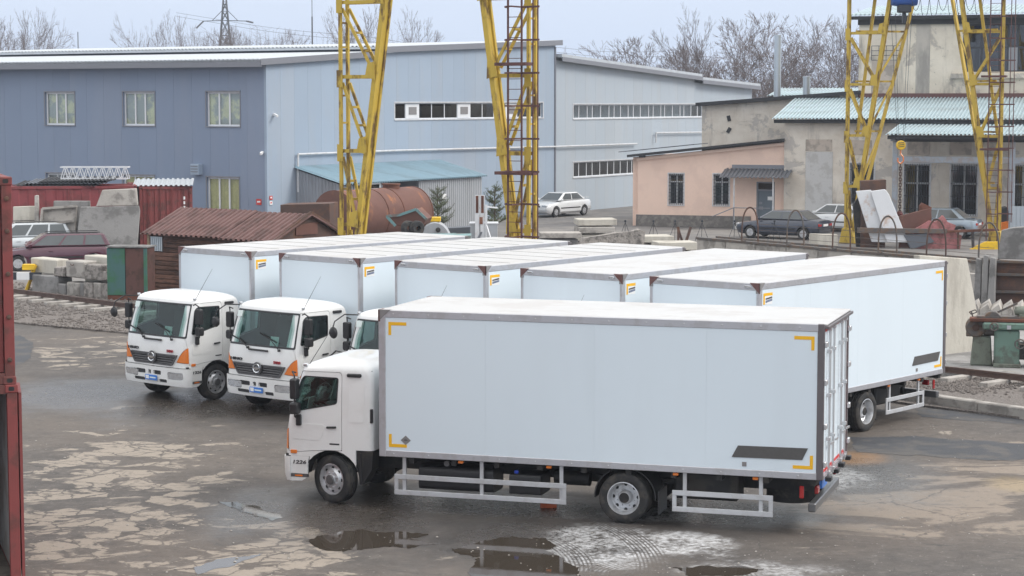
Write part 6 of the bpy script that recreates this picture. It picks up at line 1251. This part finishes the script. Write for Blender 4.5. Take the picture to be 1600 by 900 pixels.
for sg, a, b in ((1, .3, -Ds / 2), (-1, -Ds - .3, -Ds / 2)): mb = MB(); p = WP(SHD, Ls + .08, a, hE - .10); q = WP(SHD, Ls + .08, b, hR + .02); mb.bar(p, q, .05, .14); bw(mb, 'barge_board', 'rust_dark', sh_)
mb = MB(); c = WP(SHD, Ls - .03, -Ds * .30, hE + .12); d_ = Vector((-SHD.n.x, -SHD.n.y, 0)); mb.hexa([c, c + Vector((SHD.d.x * .02, SHD.d.y * .02, 0)), c + d_ * 1.1 + Vector((SHD.d.x * .02, SHD.d.y * .02, 0)), c + d_ * 1.1, c + Vector((0, 0, .34)), c + Vector((SHD.d.x * .02, SHD.d.y * .02, .34)), c + d_ * 1.1 + Vector((SHD.d.x * .02, SHD.d.y * .02, .42)), c + d_ * 1.1 + Vector((0, 0, .42))]); bw(mb, 'gable_sheet', 'rust_streaked', sh_)
mb = MB(); z = SHD.px(245, 380)[1]; mb.corr(WP(SHD, .18, .01, z - .28), (SHD.d.x * .62, SHD.d.y * .62, 0), (0, 0, .52), 6, .03, (SHD.n.x, SHD.n.y, 0)); bw(mb, 'window_cover', 'galv', sh_)
# containers behind, under loose tin, with slabs leaning on them
CT = Plane(G(20, 393), (.97, .02)); 
a0 = CT.px(22, 330); a1 = CT.px(214, 330)[0]
container('shipping_container', 'long maroon container under loose tin sheets behind the slabs', tuple(CT.at(a1)) + (0,), math.atan2(.97, -.2) , 'container_maroon', L=2.5, W_=a1 - a0[0] + 1, H_=CT.px(120, 290)[1], group='red containers by the hall')
CE = AtY(302, 330, 97.5); cang = R(62)
rc = container('shipping_container', 'red container with painted white code, its end beside the hall window', (AtY(301, 330, 96.2).x, 96.2, 0), R(106), 'container_red', L=5.5, H_=AtY(250, 291, 96.2).z, group='red containers by the hall')
for i in range(6): MB().box(-.012, -.004, .34, .42, 1.2 + i * .22, 1.34 + i * .22).build('code_mark', 'white_plain', rc)
MB().box(-.012, -.004, 1.05, 1.28, 1.25, 1.42).build('hazard_mark', 'barrier_yellow', rc)
SR = CT.off(.1); zS = CT.px(120, 290)[1]
for i, (u0, u1, z, m, lb) in enumerate(((22, 150, .02, 'bitumen', 'black loose tin sheet lying on the maroon container, lowest'), (40, 165, .10, 'tin_slate', 'dark grey loose tin sheet lying on the maroon container, topmost'), (60, 178, .17, 'bitumen', 'short black tin sheet sticking out on the right over the maroon container'))):
    s0_, s1_ = SR.px(u0, 285)[0], SR.px(u1, 285)[0]; mb = MB(); p = WP(SR, s0_, .35 - i * .1, zS + z); mb.corr(p, (SR.d.x * (s1_ - s0_), SR.d.y * (s1_ - s0_), .06 * (i - 1)), (-SR.n.x * 2.2, -SR.n.y * 2.2, .12), 20, .04, (0, 0, 1)); base = p.copy(); mb.v = [(x - p.x, y - p.y, z_ - p.z) for x, y, z_ in mb.v]; tag(mb.build('tin_sheet', m, loc=p), lb, 'metal sheet', 'tin sheets on the containers')
p = AtY(212, 296, 96.0); zc_ = AtY(250, 291, 96.2).z; mb = MB(); mb.corr((0, 0, 0), (2.75, .3, 0), (-.3, 2.4, .22), 12, .05, (0, 0, 1)); tag(mb.build('tin_sheet', 'roof_tin', loc=(p.x - .1, 95.7, zc_ + .03)), 'pale corrugated tin sheet on the red container with white code', 'metal sheet', 'tin sheets on the containers')
# white lattice truss lying on the sheets
TP = SR.off(-.7); ta = TP.px(95, 287); tb = TP.px(200, 287); th = TP.px(140, 268)[1] - ta[1]; tr_ = thing('lattice_truss', 'white steel lattice truss lying on the tin sheets of the maroon container', 'truss', WP(TP, ta[0], 0, zS + .26)); Lt = tb[0] - ta[0]
dx, dy = TP.d.x, TP.d.y
def tl(a, o_, z): return (dx * a - TP.n.x * o_, dy * a - TP.n.y * o_, z)
for o_ in (0, .55):
    for z in (0.03, th): MB().bar(tl(0, o_, z), tl(Lt, o_, z), .06, .06).build('chord', 'frame_white', tr_)
    for i in range(9): MB().bar(tl(Lt * i / 9, o_, .03), tl(Lt * (i + .5) / 9, o_, th), .035, .035).build('lacing', 'frame_white', tr_); MB().bar(tl(Lt * (i + .5) / 9, o_, th), tl(Lt * (i + 1) / 9, o_, .03), .035, .035).build('lacing', 'frame_white', tr_)
for i in range(5): MB().bar(tl(Lt * i / 4, 0, th), tl(Lt * i / 4, .55, th), .05, .05).build('cross_bar', 'frame_white', tr_)
SQ = Plane(G(150, 404), (1, .08))
for (poly, th_, m, ln, lb, off) in (
    ([(116, gv(SQ, 116)[1]), (124, 324), (216, 322), (218, 330), (213, gv(SQ, 213)[1])], .22, 'concrete_grey', .12, 'large grey concrete slab leaning upright beside the purple wagon', 0),
    ([(60, 372), (66, 326), (119, 322), (114, 372)], .2, 'concrete', .12, 'framed pale concrete panel leaning left of the large grey slab', -.7),
    ([(150, 322), (160, 297), (212, 295), (215, 321)], .5, 'concrete', .05, 'thick concrete lump resting on top of the large grey slab', -.3),
    ([(80, 372), (84, 314), (140, 314), (143, 372)], .3, 'concrete_grey', .0, 'dark concrete strip lying behind the framed panel', -1.2),
    ([(20, 372), (20, 323), (54, 322), (52, 372)], .2, 'concrete_pale', .05, 'pale yellowish concrete sheet at the left beside the containers', -1.6),
    ([(53, 372), (54, 306), (60, 305), (61, 345), (58, 372)], .2, 'concrete', .0, 'narrow concrete post left of the framed panel', -.9)):
    poly = [gv(SQ.off(off), u) if v == 372 else (u, v) for u, v in poly]
    ob = traced('concrete_slab', lb, 'concrete slab', SQ.off(off), poly, th_, m, ln, 'leaning concrete slabs', rough=.02)
    if 'framed' in lb:
        pl = SQ.off(off); q = [pl.px(u, v) for u, v in ((66, 326), (119, 322), (116, 345), (64, 350))]; base = ob.location
        for a, b in ((0, 1), (3, 2), (0, 3)): A_, B_ = WP(pl, *[q[a][0], .04 - .12 * (q[a][1] - max(0, min(z for s, z in q))), q[a][1]]), WP(pl, *[q[b][0], .04 - .12 * (q[b][1] - max(0, min(z for s, z in q))), q[b][1]]); MB().bar(A_ - base, B_ - base, .12, .1).build('rim', 'concrete', ob)
# ---- rusty tank and boxes between shed and hall
RX = faced(86, -8, 475); traced('rust_box', 'open rusty steel box standing behind the plank shed', 'box', RX, [(438, gv(RX, 438)[1]), (438, 320), (515, 318), (516, gv(RX, 516)[1])], 1.6, 'rust_dark', bevel=.01)
tc0, tc1 = Vector((-7.75, 90.0, 1.75)), Vector((-4.55, 94.6, 1.75)); ta_ = (tc1 - tc0).normalized(); tkr = thing('storage_tank', 'large rusty cylindrical steel tank lying on its side', 'tank', (tc0.x, tc0.y, 0), math.atan2(ta_.y, ta_.x)); LT = (tc1 - tc0).length; RT = 1.22
MB().lathe([(.02, -.06), (RT * .6, -.04), (RT, 0), (RT, LT), (RT * .6, LT + .1), (.02, LT + .14)], 44, (0, 0, 1.75), 'x').build('shell', 'rust_streaked', tkr, smooth=40)
for x in (.03, LT * .42, LT * .62, LT - .06): MB().lathe([(RT - .01, -.025), (RT + .022, -.025), (RT + .022, .025), (RT - .01, .025)], 44, (x, 0, 1.75), 'x', cap=False).build('weld_band', 'rust', tkr, smooth=40)
MB().lathe([(.01, -.1), (.38, -.1), (.38, .12), (.42, .12), (.42, .18), (.01, .19)], 20, (LT * .72, 0, 1.75 + RT), 'z').build('manhole', 'rust', tkr, smooth=40)
for x in (.8, LT - .8): MB().box(x - .15, x + .15, -.9, .9, 0, .95).build('saddle', 'tin_turq_rust', tkr)
MB().box(.3, LT + 1.6, -1.3, -1.15, .55, .8).build('side_beam', 'tin_turq_rust', tkr)
TQ = faced(88, -10, 635); traced('crushed_body', 'crushed turquoise and rusty truck body lying beside the tank', 'scrap', TQ, [(604, 340), (625, 337), (645, 330), (650, 326), (666, 342), (662, 351), (640, 352), (622, 353), (612, 349)], 1.2, 'rust_streaked', bevel=.01)
for (a, b, nm) in (((603, 338), (624, 336), 1), ((624, 336), (650, 327), 2), ((650, 327), (667, 343), 3), ((605, 339), (618, 353), 4)):
    pl = TQ.off(.05); A_, B_ = [WP(pl, *[pl.px(*q)[0], 0, pl.px(*q)[1]]) for q in (a, b)]; mb = MB(); mb.bar(A_, B_, .05, .11); base = A_.copy(); mb.v = [(x - base.x, y - base.y, z - base.z) for x, y, z in mb.v]; tag(mb.build('bent_strip', 'tin_turq_rust', loc=base), ['bent turquoise strip at the left tip of the crushed body', 'bent turquoise strip along the top of the crushed body', 'bent turquoise strip down the right of the crushed body', 'bent turquoise strip hanging at the lower left of the crushed body'][nm - 1], 'scrap', 'bent strips on the crushed body')
for i, u in enumerate((638, 652)): p = AtY(u, 356, 87.6); tag(MB().lathe([(.12, -.13), (.27, -.14), (.32, -.08), (.32, .08), (.27, .14), (.12, .13)], 24, (0, 0, 0), 'y', closed=True).build('old_tyre', 'tyre', smooth=40, loc=(p.x, 87.4, p.z), rotz=R(35)), ['left old grey tyre under the crushed body', 'right old grey tyre under the crushed body'][i], 'tyre', 'old tyres')
p = AtY(640, 372, 87.6); tag(MB().box(-2.2, 2.6, -.7, .7, 0, AtY(640, 356, 87.6).z - .32).build('scrap_trailer', 'tin_turq_rust', loc=(p.x, 88.2, 0), bevel=.02), 'low turquoise trailer bed under the crushed body and tyres', 'trailer')
p = AtY(680, 360, 93); WV = thing('white_shell', 'rounded white vehicle shell with small wheel below the left pine', 'scrap vehicle', (p.x, 93, 0)); zt_ = AtY(680, 346, 93).z
MB().prism([(.78 * math.cos(R(t)), .15 + (zt_ - .15) * math.sin(R(t)) ** .8 if 0 < t < 180 else .15) for t in range(0, 181, 15)], -.5, .5, 'y').build('shell', 'tin_pale', WV, bevel=.04)
MB().lathe([(.02, -.03), (.09, -.03), (.11, 0), (.09, .03), (.02, .03)], 16, (.15, -.53, AtY(680, 358, 93).z), 'y').build('wheel', 'tyre', WV)
MB().box(-.8, .25, -.3, .3, zt_ + .005, zt_ + .2).build('yellow_plate', 'barrier_yellow', WV, bevel=.02)
DB = faced(96, -6, 715); traced('dark_bin', 'dark grey steel skip behind the first truck roof', 'skip', DB, [(690, gv(DB, 690)[1]), (690, 357), (737, 354), (737, gv(DB, 737)[1])], 1., 'tin_slate')
p = AtY(756, 370, 94); sf = thing('twin_post_rig', 'white and rust striped twin-post steel frame on a pale box, between the two pines', 'frame', (p.x, 94, 0))
for x in (-.30, -.06): MB().box(x - .1, x + .1, -.1, .1, 0, AtY(750, 305, 94).z).build('post', 'white_rusty', sf); zz_ = AtY(750, 305, 94).z; MB().box(x - .06, x + .06, -.115, -.101, zz_ - .8, zz_ - .02).build('rust_stripe', 'rust', sf)
MB().box(.06, .16, -.12, .0, 0, AtY(750, 320, 94).z).build('side_post', 'frame_white', sf); MB().box(-.2, -.05, -.118, -.103, AtY(750, 350, 94).z, AtY(750, 339, 94).z).build('orange_patch', 'rust_streaked', sf)
MB().box(-.62, .62, .02, .8, 0, AtY(750, 350, 94).z).build('pale_box', 'tin_pale', sf, bevel=.01); MB().box(-.66, .66, -.01, .84, AtY(750, 350, 94).z, AtY(750, 350, 94).z + .06).build('box_rim', 'frame_white', sf)
MB().bar((.12, -.1, AtY(750, 352, 94).z), (.45, -.4, .2), .06, .06).build('prop', 'frame_white', sf); MB().bar((-.1, -.1, AtY(750, 352, 94).z - .3), (-.5, -.4, .2), .06, .06).build('prop', 'tin_slate', sf); MB().bar((.12, 0, AtY(750, 323, 94).z), (.62, .2, AtY(750, 325, 94).z), .07, .07).build('arm', 'frame_white', sf)
# ---- scrap in front of the works
WL = faced(96.5, -4, 1375)
traced('steel_leaf', 'white steel gate leaf with orange rust patch, left of two leaning', 'gate leaf', WL, [(1338, 299), (1362, 297), (1390, gv(WL, 1390, .3)[1]), (1362, gv(WL, 1362, .3)[1])], .12, 'white_rusty', .1, 'leaning white gate leaves')
traced('steel_leaf', 'white steel gate leaf with round handle, right of two leaning', 'gate leaf', WL.off(.2), [(1361, 299), (1384, 296), (1390, 304), (1420, gv(WL, 1420, .3)[1]), (1386, gv(WL, 1386, .3)[1])], .12, 'white_rusty', .1, 'leaning white gate leaves')
for o_, poly, m, lb, t in ((-.6, [(1345, 296), (1346, 283), (1385, 281), (1383, 297)], 'rust_dark', 'dark brown ribbed steel tray behind the leaning white leaves', .8), (-.9, [(1338, 375), (1333, 320), (1347, 300), (1352, 375)], 'chassis', 'black sheet behind the left white leaf', .3), (.3, [(1340, 364), (1340, 356), (1480, 358), (1480, 365)], 'machine_steel', 'long dark steel beam across the scrap heap', .25),
                         (-.2, [(1405, 372), (1406, 338), (1440, 329), (1455, 326), (1456, 346), (1440, 372)], 'rust_streaked', 'jagged rusty steel plate on the scrap heap', .3), (-.5, [(1437, 330), (1437, 322), (1441, 317), (1456, 324), (1455, 331)], 'rust', 'small rusty steel cap on top of the jagged plate', .4), (.1, [(1424, 374), (1428, 359), (1441, 352), (1452, 345), (1463, 347), (1474, 337), (1481, 347), (1494, 352), (1490, 362), (1503, 368), (1500, 376), (1455, 377)], 'pink_sheet', 'crumpled pink sheet metal on the scrap heap', .5),
                         (.25, [(1412, 367), (1450, 365), (1460, 378), (1424, 390)], 'tin_slate', 'open dark steel box lying under the long beam', .6), (.3, [(1480, 360), (1560, 357), (1562, 361), (1482, 364)], 'rust', 'thin rusty angle bar at the right of the scrap heap', .1), (.35, [(1515, 390), (1540, 378), (1562, 378), (1560, 392)], 'barrier_yellow', 'yellow steel plate lying beside the concrete offcut', .3),
                         (.2, [(1265, 384), (1266, 366), (1309, 367), (1309, 384)], 'concrete_pale', 'pale rectangular block in front of the dark blue sedan', .6), (.25, [(1518, 361), (1519, 388), (1523, 388), (1522, 361)], 'steel_dark', 'dark upright post at the right of the scrap heap', .15), (.25, [(1496, 361), (1496, 386), (1499, 386), (1499, 361)], 'rust_dark', 'thin rusty upright at the middle of the scrap heap', .1)):
    if 'beam' not in lb and 'bar' not in lb and 'cap' not in lb: vm = max(v for u, v in poly); poly = [gv(WL.off(o_), u) if v > vm - 9 else (u, v) for u, v in poly]
    traced('scrap_piece', lb, 'scrap', WL.off(o_), poly, t, m, .02, 'scrap heap in front of the works', bevel=.01)
TK = faced(101, -8, 1590); mb = MB(); a = TK.px(1579, 322); b = TK.px(1625, 322); mb.corr(WP(TK, a[0], 0, 0), (TK.d.x * (b[0] - a[0]), TK.d.y * (b[0] - a[0]), 0), (0, 0, a[1]), 7, .03, (TK.n.x, TK.n.y, 0)); tag(mb.build('tin_fence', 'galv'), 'short corrugated metal fence piece at the right edge under the canopy', 'fence')
DK = faced(105, -8, 1560); traced('loader_cab', 'dark machine cab with orange base parked under the canopy', 'machine', DK, [(1556, 360), (1560, 326), (1575, 324), (1580, 360)], 1.4, 'room_dark'); traced('orange_machine', 'orange machine base under the dark cab', 'machine', DK.off(.2), [(1550, 362), (1552, 350), (1578, 345), (1580, 362)], 1., 'lamp_orange')
brk = thing('loose_brick', 'orange-red brick lying on the asphalt under the nearest truck side guard', 'brick', G(857, 793)); MB().box(-.14, .14, -.06, .06, 0, .08).build('brick_body', 'brick_red', brk, bevel=.008)
# ------------------------------------------------------------------ trees
mat('bark', (.15, .125, .12), .95, var=.2); mat('twig', (.165, .135, .13), .95, var=.15); mat('needle', (.10, .125, .06), .8, var=.35, scale=2.); mat('pine_bark', (.1, .07, .05), .9)
def tree_mesh(seed, h, spread, limbs=4, levels=6, trunk=.2, up=.25, ratio=.70, tr=.26):
    rg = random.Random(seed); tk, tw = MB(), MB()
    def grow(p, d, L, r, lev):
        n = 4 if lev < 3 else (3 if lev < 5 else 2); q = p; kids = []
        for i in range(n):
            d = (d + Vector((rg.gauss(0, .11), rg.gauss(0, .11), rg.gauss(0, .06) + up * .15))).normalized(); e = q + d * (L / n); ra = r * (1 - .15 * i); rb = r * (1 - .15 * (i + 1))
            (tk if lev < 3 else tw).tube(q, e, ra, rb, (7, 6, 4, 3, 3, 3, 3)[lev], cap=False); q = e
            if lev and lev < levels and i < n - 1 and rg.random() < (.75 if lev < 3 else .62): kids.append((q, d, rb, rg.uniform(.5, .95) * spread, rg.uniform(.5, .75)))
        if lev < levels:
            for _ in range(limbs if lev == 0 else 2 + (rg.random() < .5)): kids.append((q, d, rb, rg.uniform(.2, .75) * spread, rg.uniform(.8, 1.1)))
        for c, dd, rr, a, f in kids:
            ax = dd.orthogonal().normalized(); ax.rotate(Matrix.Rotation(rg.uniform(0, 6.28), 3, dd)); grow(c, (dd * math.cos(a) + ax * math.sin(a)).normalized(), L * f * (ratio if lev else 1.), max(.0075, rr * rg.uniform(.55, .75)), lev + 1)
    grow(Vector((0, 0, 0)), Vector((rg.gauss(0, .05), rg.gauss(0, .05), 1)).normalized(), h * tr, trunk, 0)
    zm = max(v[2] for v in tk.v + tw.v); k_ = h / zm
    for mb in (tk, tw): mb.v = [(x * k_, y * k_, z * k_) for x, y, z in mb.v]
    return tk.mesh('trunk'), tw.mesh('crown')
variants = [tree_mesh(11, 10, .8, 4), tree_mesh(23, 10, .65, 3, up=.35, tr=.3), tree_mesh(37, 10, .95, 5, tr=.2), tree_mesh(51, 10, .5, 4, up=.5, tr=.34, ratio=.66)]
for a, b in variants: a.materials.append(M['bark']); b.materials.append(M['twig'])
TREES = [  # u of trunk, v of top, depth, variant, width factor, rotation, label
 (20, 12, 190, 0, .55, 0, 'tall bare tree at the left edge of the sky'), (52, 8, 200, 1, .55, 2, 'bare tree second from the left behind the hall roof'), (-15, 20, 195, 2, .5, 1, 'bare tree cut by the left edge of the picture'),
 (235, 18, 195, 0, .45, 4, 'bare tree with sparse limbs left of the pylon'), (268, 14, 200, 1, .5, 5, 'tallest bare tree just left of the pylon'), (298, 30, 205, 3, .6, 1, 'slim bare tree close beside the pylon'),
 (395, 38, 215, 2, .6, 0, 'bushy bare tree right of the pylon'), (425, 42, 220, 2, .5, 3, 'lower bushy bare tree behind the hall roof, right of pylon'), (338, 46, 225, 2, .45, 2, 'bushy bare tree behind the pylon foot'),
 (520, 36, 215, 2, .45, 2, 'bare tree just left of the left crane leg'), (560, 2, 200, 1, .7, 1, 'broad bare tree behind the left crane leg'), (600, 4, 205, 3, .9, 6, 'broad bare tree right of the left crane leg'),
 (880, 62, 190, 0, .7, 3, 'small bare tree at the corner where both halls meet'), (965, 84, 190, 2, .8, 4, 'low brownish bare tree above the pale hall roof'), (1040, 56, 185, 2, 1.1, 0, 'round bare tree above the middle of the pale hall roof'), (1085, 48, 190, 0, 1.0, 1, 'bare tree between the round tree and the tallest tree'),
 (1133, 2, 180, 3, 1.0, 2, 'tallest bare tree on the right, reaching the top of the picture'), (1175, 30, 188, 1, 1.1, 3, 'wide bare tree right of the tallest one'), (1222, 12, 178, 2, 1.1, 4, 'large dense bare tree behind the tall flue'), (1262, 30, 185, 0, 1.0, 5, 'bare tree between the flues and the works tower'), (1300, 14, 176, 1, 1.1, 0, 'tall bare tree beside the works tower'), (1335, 8, 182, 2, 1.0, 2, 'bare tree partly behind the works tower'), (1110, 70, 200, 2, 1.1, 6, 'dense bare tree low behind the tallest one'), (1200, 62, 196, 2, 1.2, 1, 'dense bare tree low left of the tall flue'), (1280, 60, 195, 2, 1.2, 3, 'dense bare tree low between flues and tower')]
for i, (u, v, d, k_, wf, ro, lb) in enumerate(TREES):
    p = AtY(u, v, d); h = p.z; t = thing('bare_tree', lb, 'tree', (p.x, d, 0), ro * 1.05, 'bare trees behind the halls'); sc = h / 10
    for nm, me in zip(('trunk', 'crown'), variants[k_]):
        ob = bpy.data.objects.new(nm, me); COL.objects.link(ob); ob.parent = t; ob.scale = (sc * wf, sc * wf, sc)
# far scrub reading as one mass
sb = MB(); rg = random.Random(5)
def scrub(u0, u1, vt, d, n):
    for _ in range(n):
        u = rg.uniform(u0, u1); z1 = AtY(u, vt, d).z * rg.uniform(.55, 1.05); p = AtY(u, 200, d + rg.uniform(-8, 8)); b = Vector((p.x, p.y, 0)); q = b + Vector((rg.gauss(0, .5), rg.gauss(0, .5), z1 * .6)); sb.tube(b, q, .06, .04, 3, False)
        for _ in range(9):
            e = q + Vector((rg.gauss(0, .9), rg.gauss(0, .9), rg.uniform(.1, .45) * z1)); sb.tube(q - Vector((0, 0, rg.uniform(0, z1 * .4))), e, .02, .008, 3, False)
            for _ in range(2): sb.tube(e, e + Vector((rg.gauss(0, .5), rg.gauss(0, .5), rg.uniform(.1, .6))), .01, .006, 3, False)
scrub(1000, 1345, 118, 215, 260); scrub(310, 445, 60, 240, 240); scrub(495, 635, 58, 235, 90); scrub(60, 110, 70, 215, 60); scrub(-40, 60, 60, 220, 90)
tag(sb.build('far_scrub', 'twig'), 'greyish bare scrub in the far background behind the halls', 'scrub', kind='stuff')
# ---- young pines
def pine(label, u, vt, vb, d, seed, wid):
    zt_ = AtY(u, vt, d).z; z0 = max(0, AtY(u, vb, d).z); p = AtY(u, vb, d); t = thing('young_pine', label, 'tree', (p.x, d, 0), 0, 'young pines by the lean-to'); rg = random.Random(seed)
    MB().tube((0, 0, 0), (0, 0, zt_ - .1), .07, .015, 7).build('trunk', 'pine_bark', t); br = MB(); nd = MB()
    def tuft(a, b):
        d3 = (b - a); L = d3.length; d3.normalize()
        for i in range(int(L / .022)):
            c = a + d3 * (i * .022); ax = d3.orthogonal().normalized(); ax.rotate(Matrix.Rotation(rg.uniform(0, 6.28), 3, d3)); w_ = d3.cross(ax) * .012; e = c + (d3 * .55 + ax).normalized() * rg.uniform(.11, .19); nd.add([c - w_, c + w_, e], [(0, 1, 2)])
    nW = int((zt_ - .35) / .34)
    for i in range(nW):
        z = .35 + i * .34; f = 1 - (z - .35) / (zt_ - .2); n = 6 if f > .25 else 4; a0 = rg.uniform(0, 6)
        for j in range(n):
            a = a0 + 6.283 * j / n + rg.uniform(-.25, .25); L = wid * (.28 + .9 * f ** .75) * rg.uniform(.75, 1.1); L *= rg.uniform(.55, 1.15); q = Vector((0, 0, max(.25, z + rg.uniform(-.2, .2)))); m_ = q + Vector((math.cos(a), math.sin(a), rg.uniform(.15, .75))) * L * .6; e = m_ + Vector((math.cos(a), math.sin(a), 1.3)) * L * .34
            br.tube(q, m_, .018, .012, 4, False); br.tube(m_, e, .012, .007, 4, False); tuft(q.lerp(m_, .35), m_); tuft(m_, e)
            for s in (-1, 1):
                for fr_ in (.45, .8): b0 = q.lerp(m_, fr_); e2 = b0 + Vector((math.cos(a + s * .9), math.sin(a + s * .9), .75)) * L * .32; br.tube(b0, e2, .009, .006, 3, False); tuft(b0, e2)
    tuft(Vector((0, 0, zt_ - .45)), Vector((0, 0, zt_ - .02))); br.build('branches', 'pine_bark', t); tag(nd.build('needles', 'needle', t), kind='stuff')
pine('young pine in front of the grey lean-to door', 684, 292, 350, 108, 3, .95); pine('young pine right of the twin-post frame', 773, 288, 345, 108, 8, .95)
# ---- pylon, mast, wires
mat('pylon_steel', (.12, .125, .135), .6, .3, var=.1)
p = AtY(352, 66, 330); py = thing('power_pylon', 'grey lattice power pylon with drooping cross arms behind the hall', 'pylon', (p.x, 330, 0)); zk = AtY(352, 32, 330).z; zt_ = AtY(352, -12, 330).z; tw_ = MB()
def wz(z): return .5 + 2.4 * max(0, (zk - z) / zk) ** 1.2
zs = [0, zk * .25, zk * .45, zk * .62, zk * .76, zk * .88, zk, zk + (zt_ - zk) * .33, zk + (zt_ - zk) * .66, zt_]
for a, b in zip(zs, zs[1:]):
    w0, w1_ = wz(a), wz(b)
    if a >= zk: w0, w1_ = .5 + .0 * a, .5 - .35 * (b - zk) / (zt_ - zk); w0 = .5 - .35 * (a - zk) / (zt_ - zk)
    if b == zk: w1_ = .5
    c0 = [Vector((sx_ * w0, sy_ * w0, a)) for sx_, sy_ in ((-1, -1), (1, -1), (1, 1), (-1, 1))]; c1_ = [Vector((sx_ * w1_, sy_ * w1_, b)) for sx_, sy_ in ((-1, -1), (1, -1), (1, 1), (-1, 1))]
    for i in range(4): tw_.bar(c0[i], c1_[i], .16, .16); j = (i + 1) % 4; tw_.bar(c0[i], c1_[j], .09, .09); tw_.bar(c0[j], c1_[i], .09, .09); tw_.bar(c1_[i], c1_[j], .08, .08)
tw_.build('lattice_mast', 'pylon_steel', py)
for s in (-1, 1): a_ = MB(); a_.bar((s * .4, 0, zk), (s * 3.4, 0, zk - .1), .12, .12); a_.bar((s * .4, 0, zk + 1.6), (s * 2.0, 0, zk), .09, .09); a_.build('cross_arm', 'pylon_steel', py); MB().tube((s * 3.4, 0, zk - .1), (s * 4.5, -.3, zk - 1.2 if s < 0 else zk - .35), .14, .14, 6).build('insulator', 'pylon_steel', py)
p = AtY(488, 70, 260); tag(MB().tube((0, 0, 0), (0, 0, AtY(488, 26, 260).z), .14, .09, 8).tube((0, 0, AtY(488, 26, 260).z), (0, 0, AtY(488, -15, 260).z), .05, .04, 6).build('mast', 'pylon_steel', loc=(p.x, 260, 0)), 'thin dark mast rising behind the hall left of the crane', 'mast')
p = AtY(122, 70, 250); tag(MB().tube((0, 0, 0), (0, 0, AtY(122, 50, 250).z), .1, .06, 6).build('pole', 'pylon_steel', loc=(p.x, 250, 0)), 'slim pole behind the hall roof near the left trees', 'pole')
for i, (a, b, lb) in enumerate((((890, 76), (1030, 80), 'upper power line above the pale hall'), ((890, 84), (1030, 88), 'lower power line above the pale hall'), ((362, 34), (560, 55), 'upper power line right of the pylon'), ((362, 40), (560, 62), 'lower power line right of the pylon'))):
    q0 = AtY(*a, 300 if i < 2 else 329); q1 = AtY(*b, 310 if i < 2 else 300); pts = [q0.lerp(q1, t / 8) - Vector((0, 0, 1.2 * (t / 8) * (1 - t / 8))) for t in range(9)]; e = pts[0] - pts[1]; pts = [pts[0] + e * 4] + pts + [pts[-1] - e * 6]
    tag(MB().path(pts, .03, 4).build('power_line', 'pylon_steel'), lb, 'power line', 'overhead power lines')

# ------------------------------------------------------------------ grit lying about the yard
gr_ = MB(); rg = random.Random(77); bs = [(1, 0, 0), (-1, 0, 0), (0, 1, 0), (0, -1, 0), (0, 0, .7), (0, 0, -.3)]; fs_ = [(0, 2, 4), (2, 1, 4), (1, 3, 4), (3, 0, 4), (2, 0, 5), (1, 2, 5), (3, 1, 5), (0, 3, 5)]
for _ in range(1500):
    c = G(rg.uniform(40, 1600), rg.uniform(610, 905)); r_ = .009 + .02 * rg.random() ** 3
    if noise.noise(c * .5) + .25 * rg.random() < .05: continue
    t = rg.uniform(0, 6.28); gr_.add([(c.x + (b[0] * math.cos(t) - b[1] * math.sin(t)) * r_ * rg.uniform(.7, 1.3), c.y + (b[0] * math.sin(t) + b[1] * math.cos(t)) * r_, .003 + (b[2] + .25) * r_ * .8) for b in bs], fs_)
tag(gr_.build('yard_grit', 'concrete'), kind='stuff')
# ------------------------------------------------------------------ hazy winter air
hz_ = MB().box(-300, 300, -30, 420, -1, 36); k = NT('haze_air'); k.t.nodes.remove(k.b); pv = k.n('VolumePrincipled'); pv.inputs['Color'].default_value = (.80, .86, .97, 1); pv.inputs['Density'].default_value = .0004; pv.inputs['Anisotropy'].default_value = .2
k.l(pv.outputs[0], k.t.nodes['Material Output'].inputs['Volume']); M['haze_air'] = k.m
tag(hz_.build('haze', 'haze_air'), kind='stuff')
scn.cycles.volume_bounces = 0
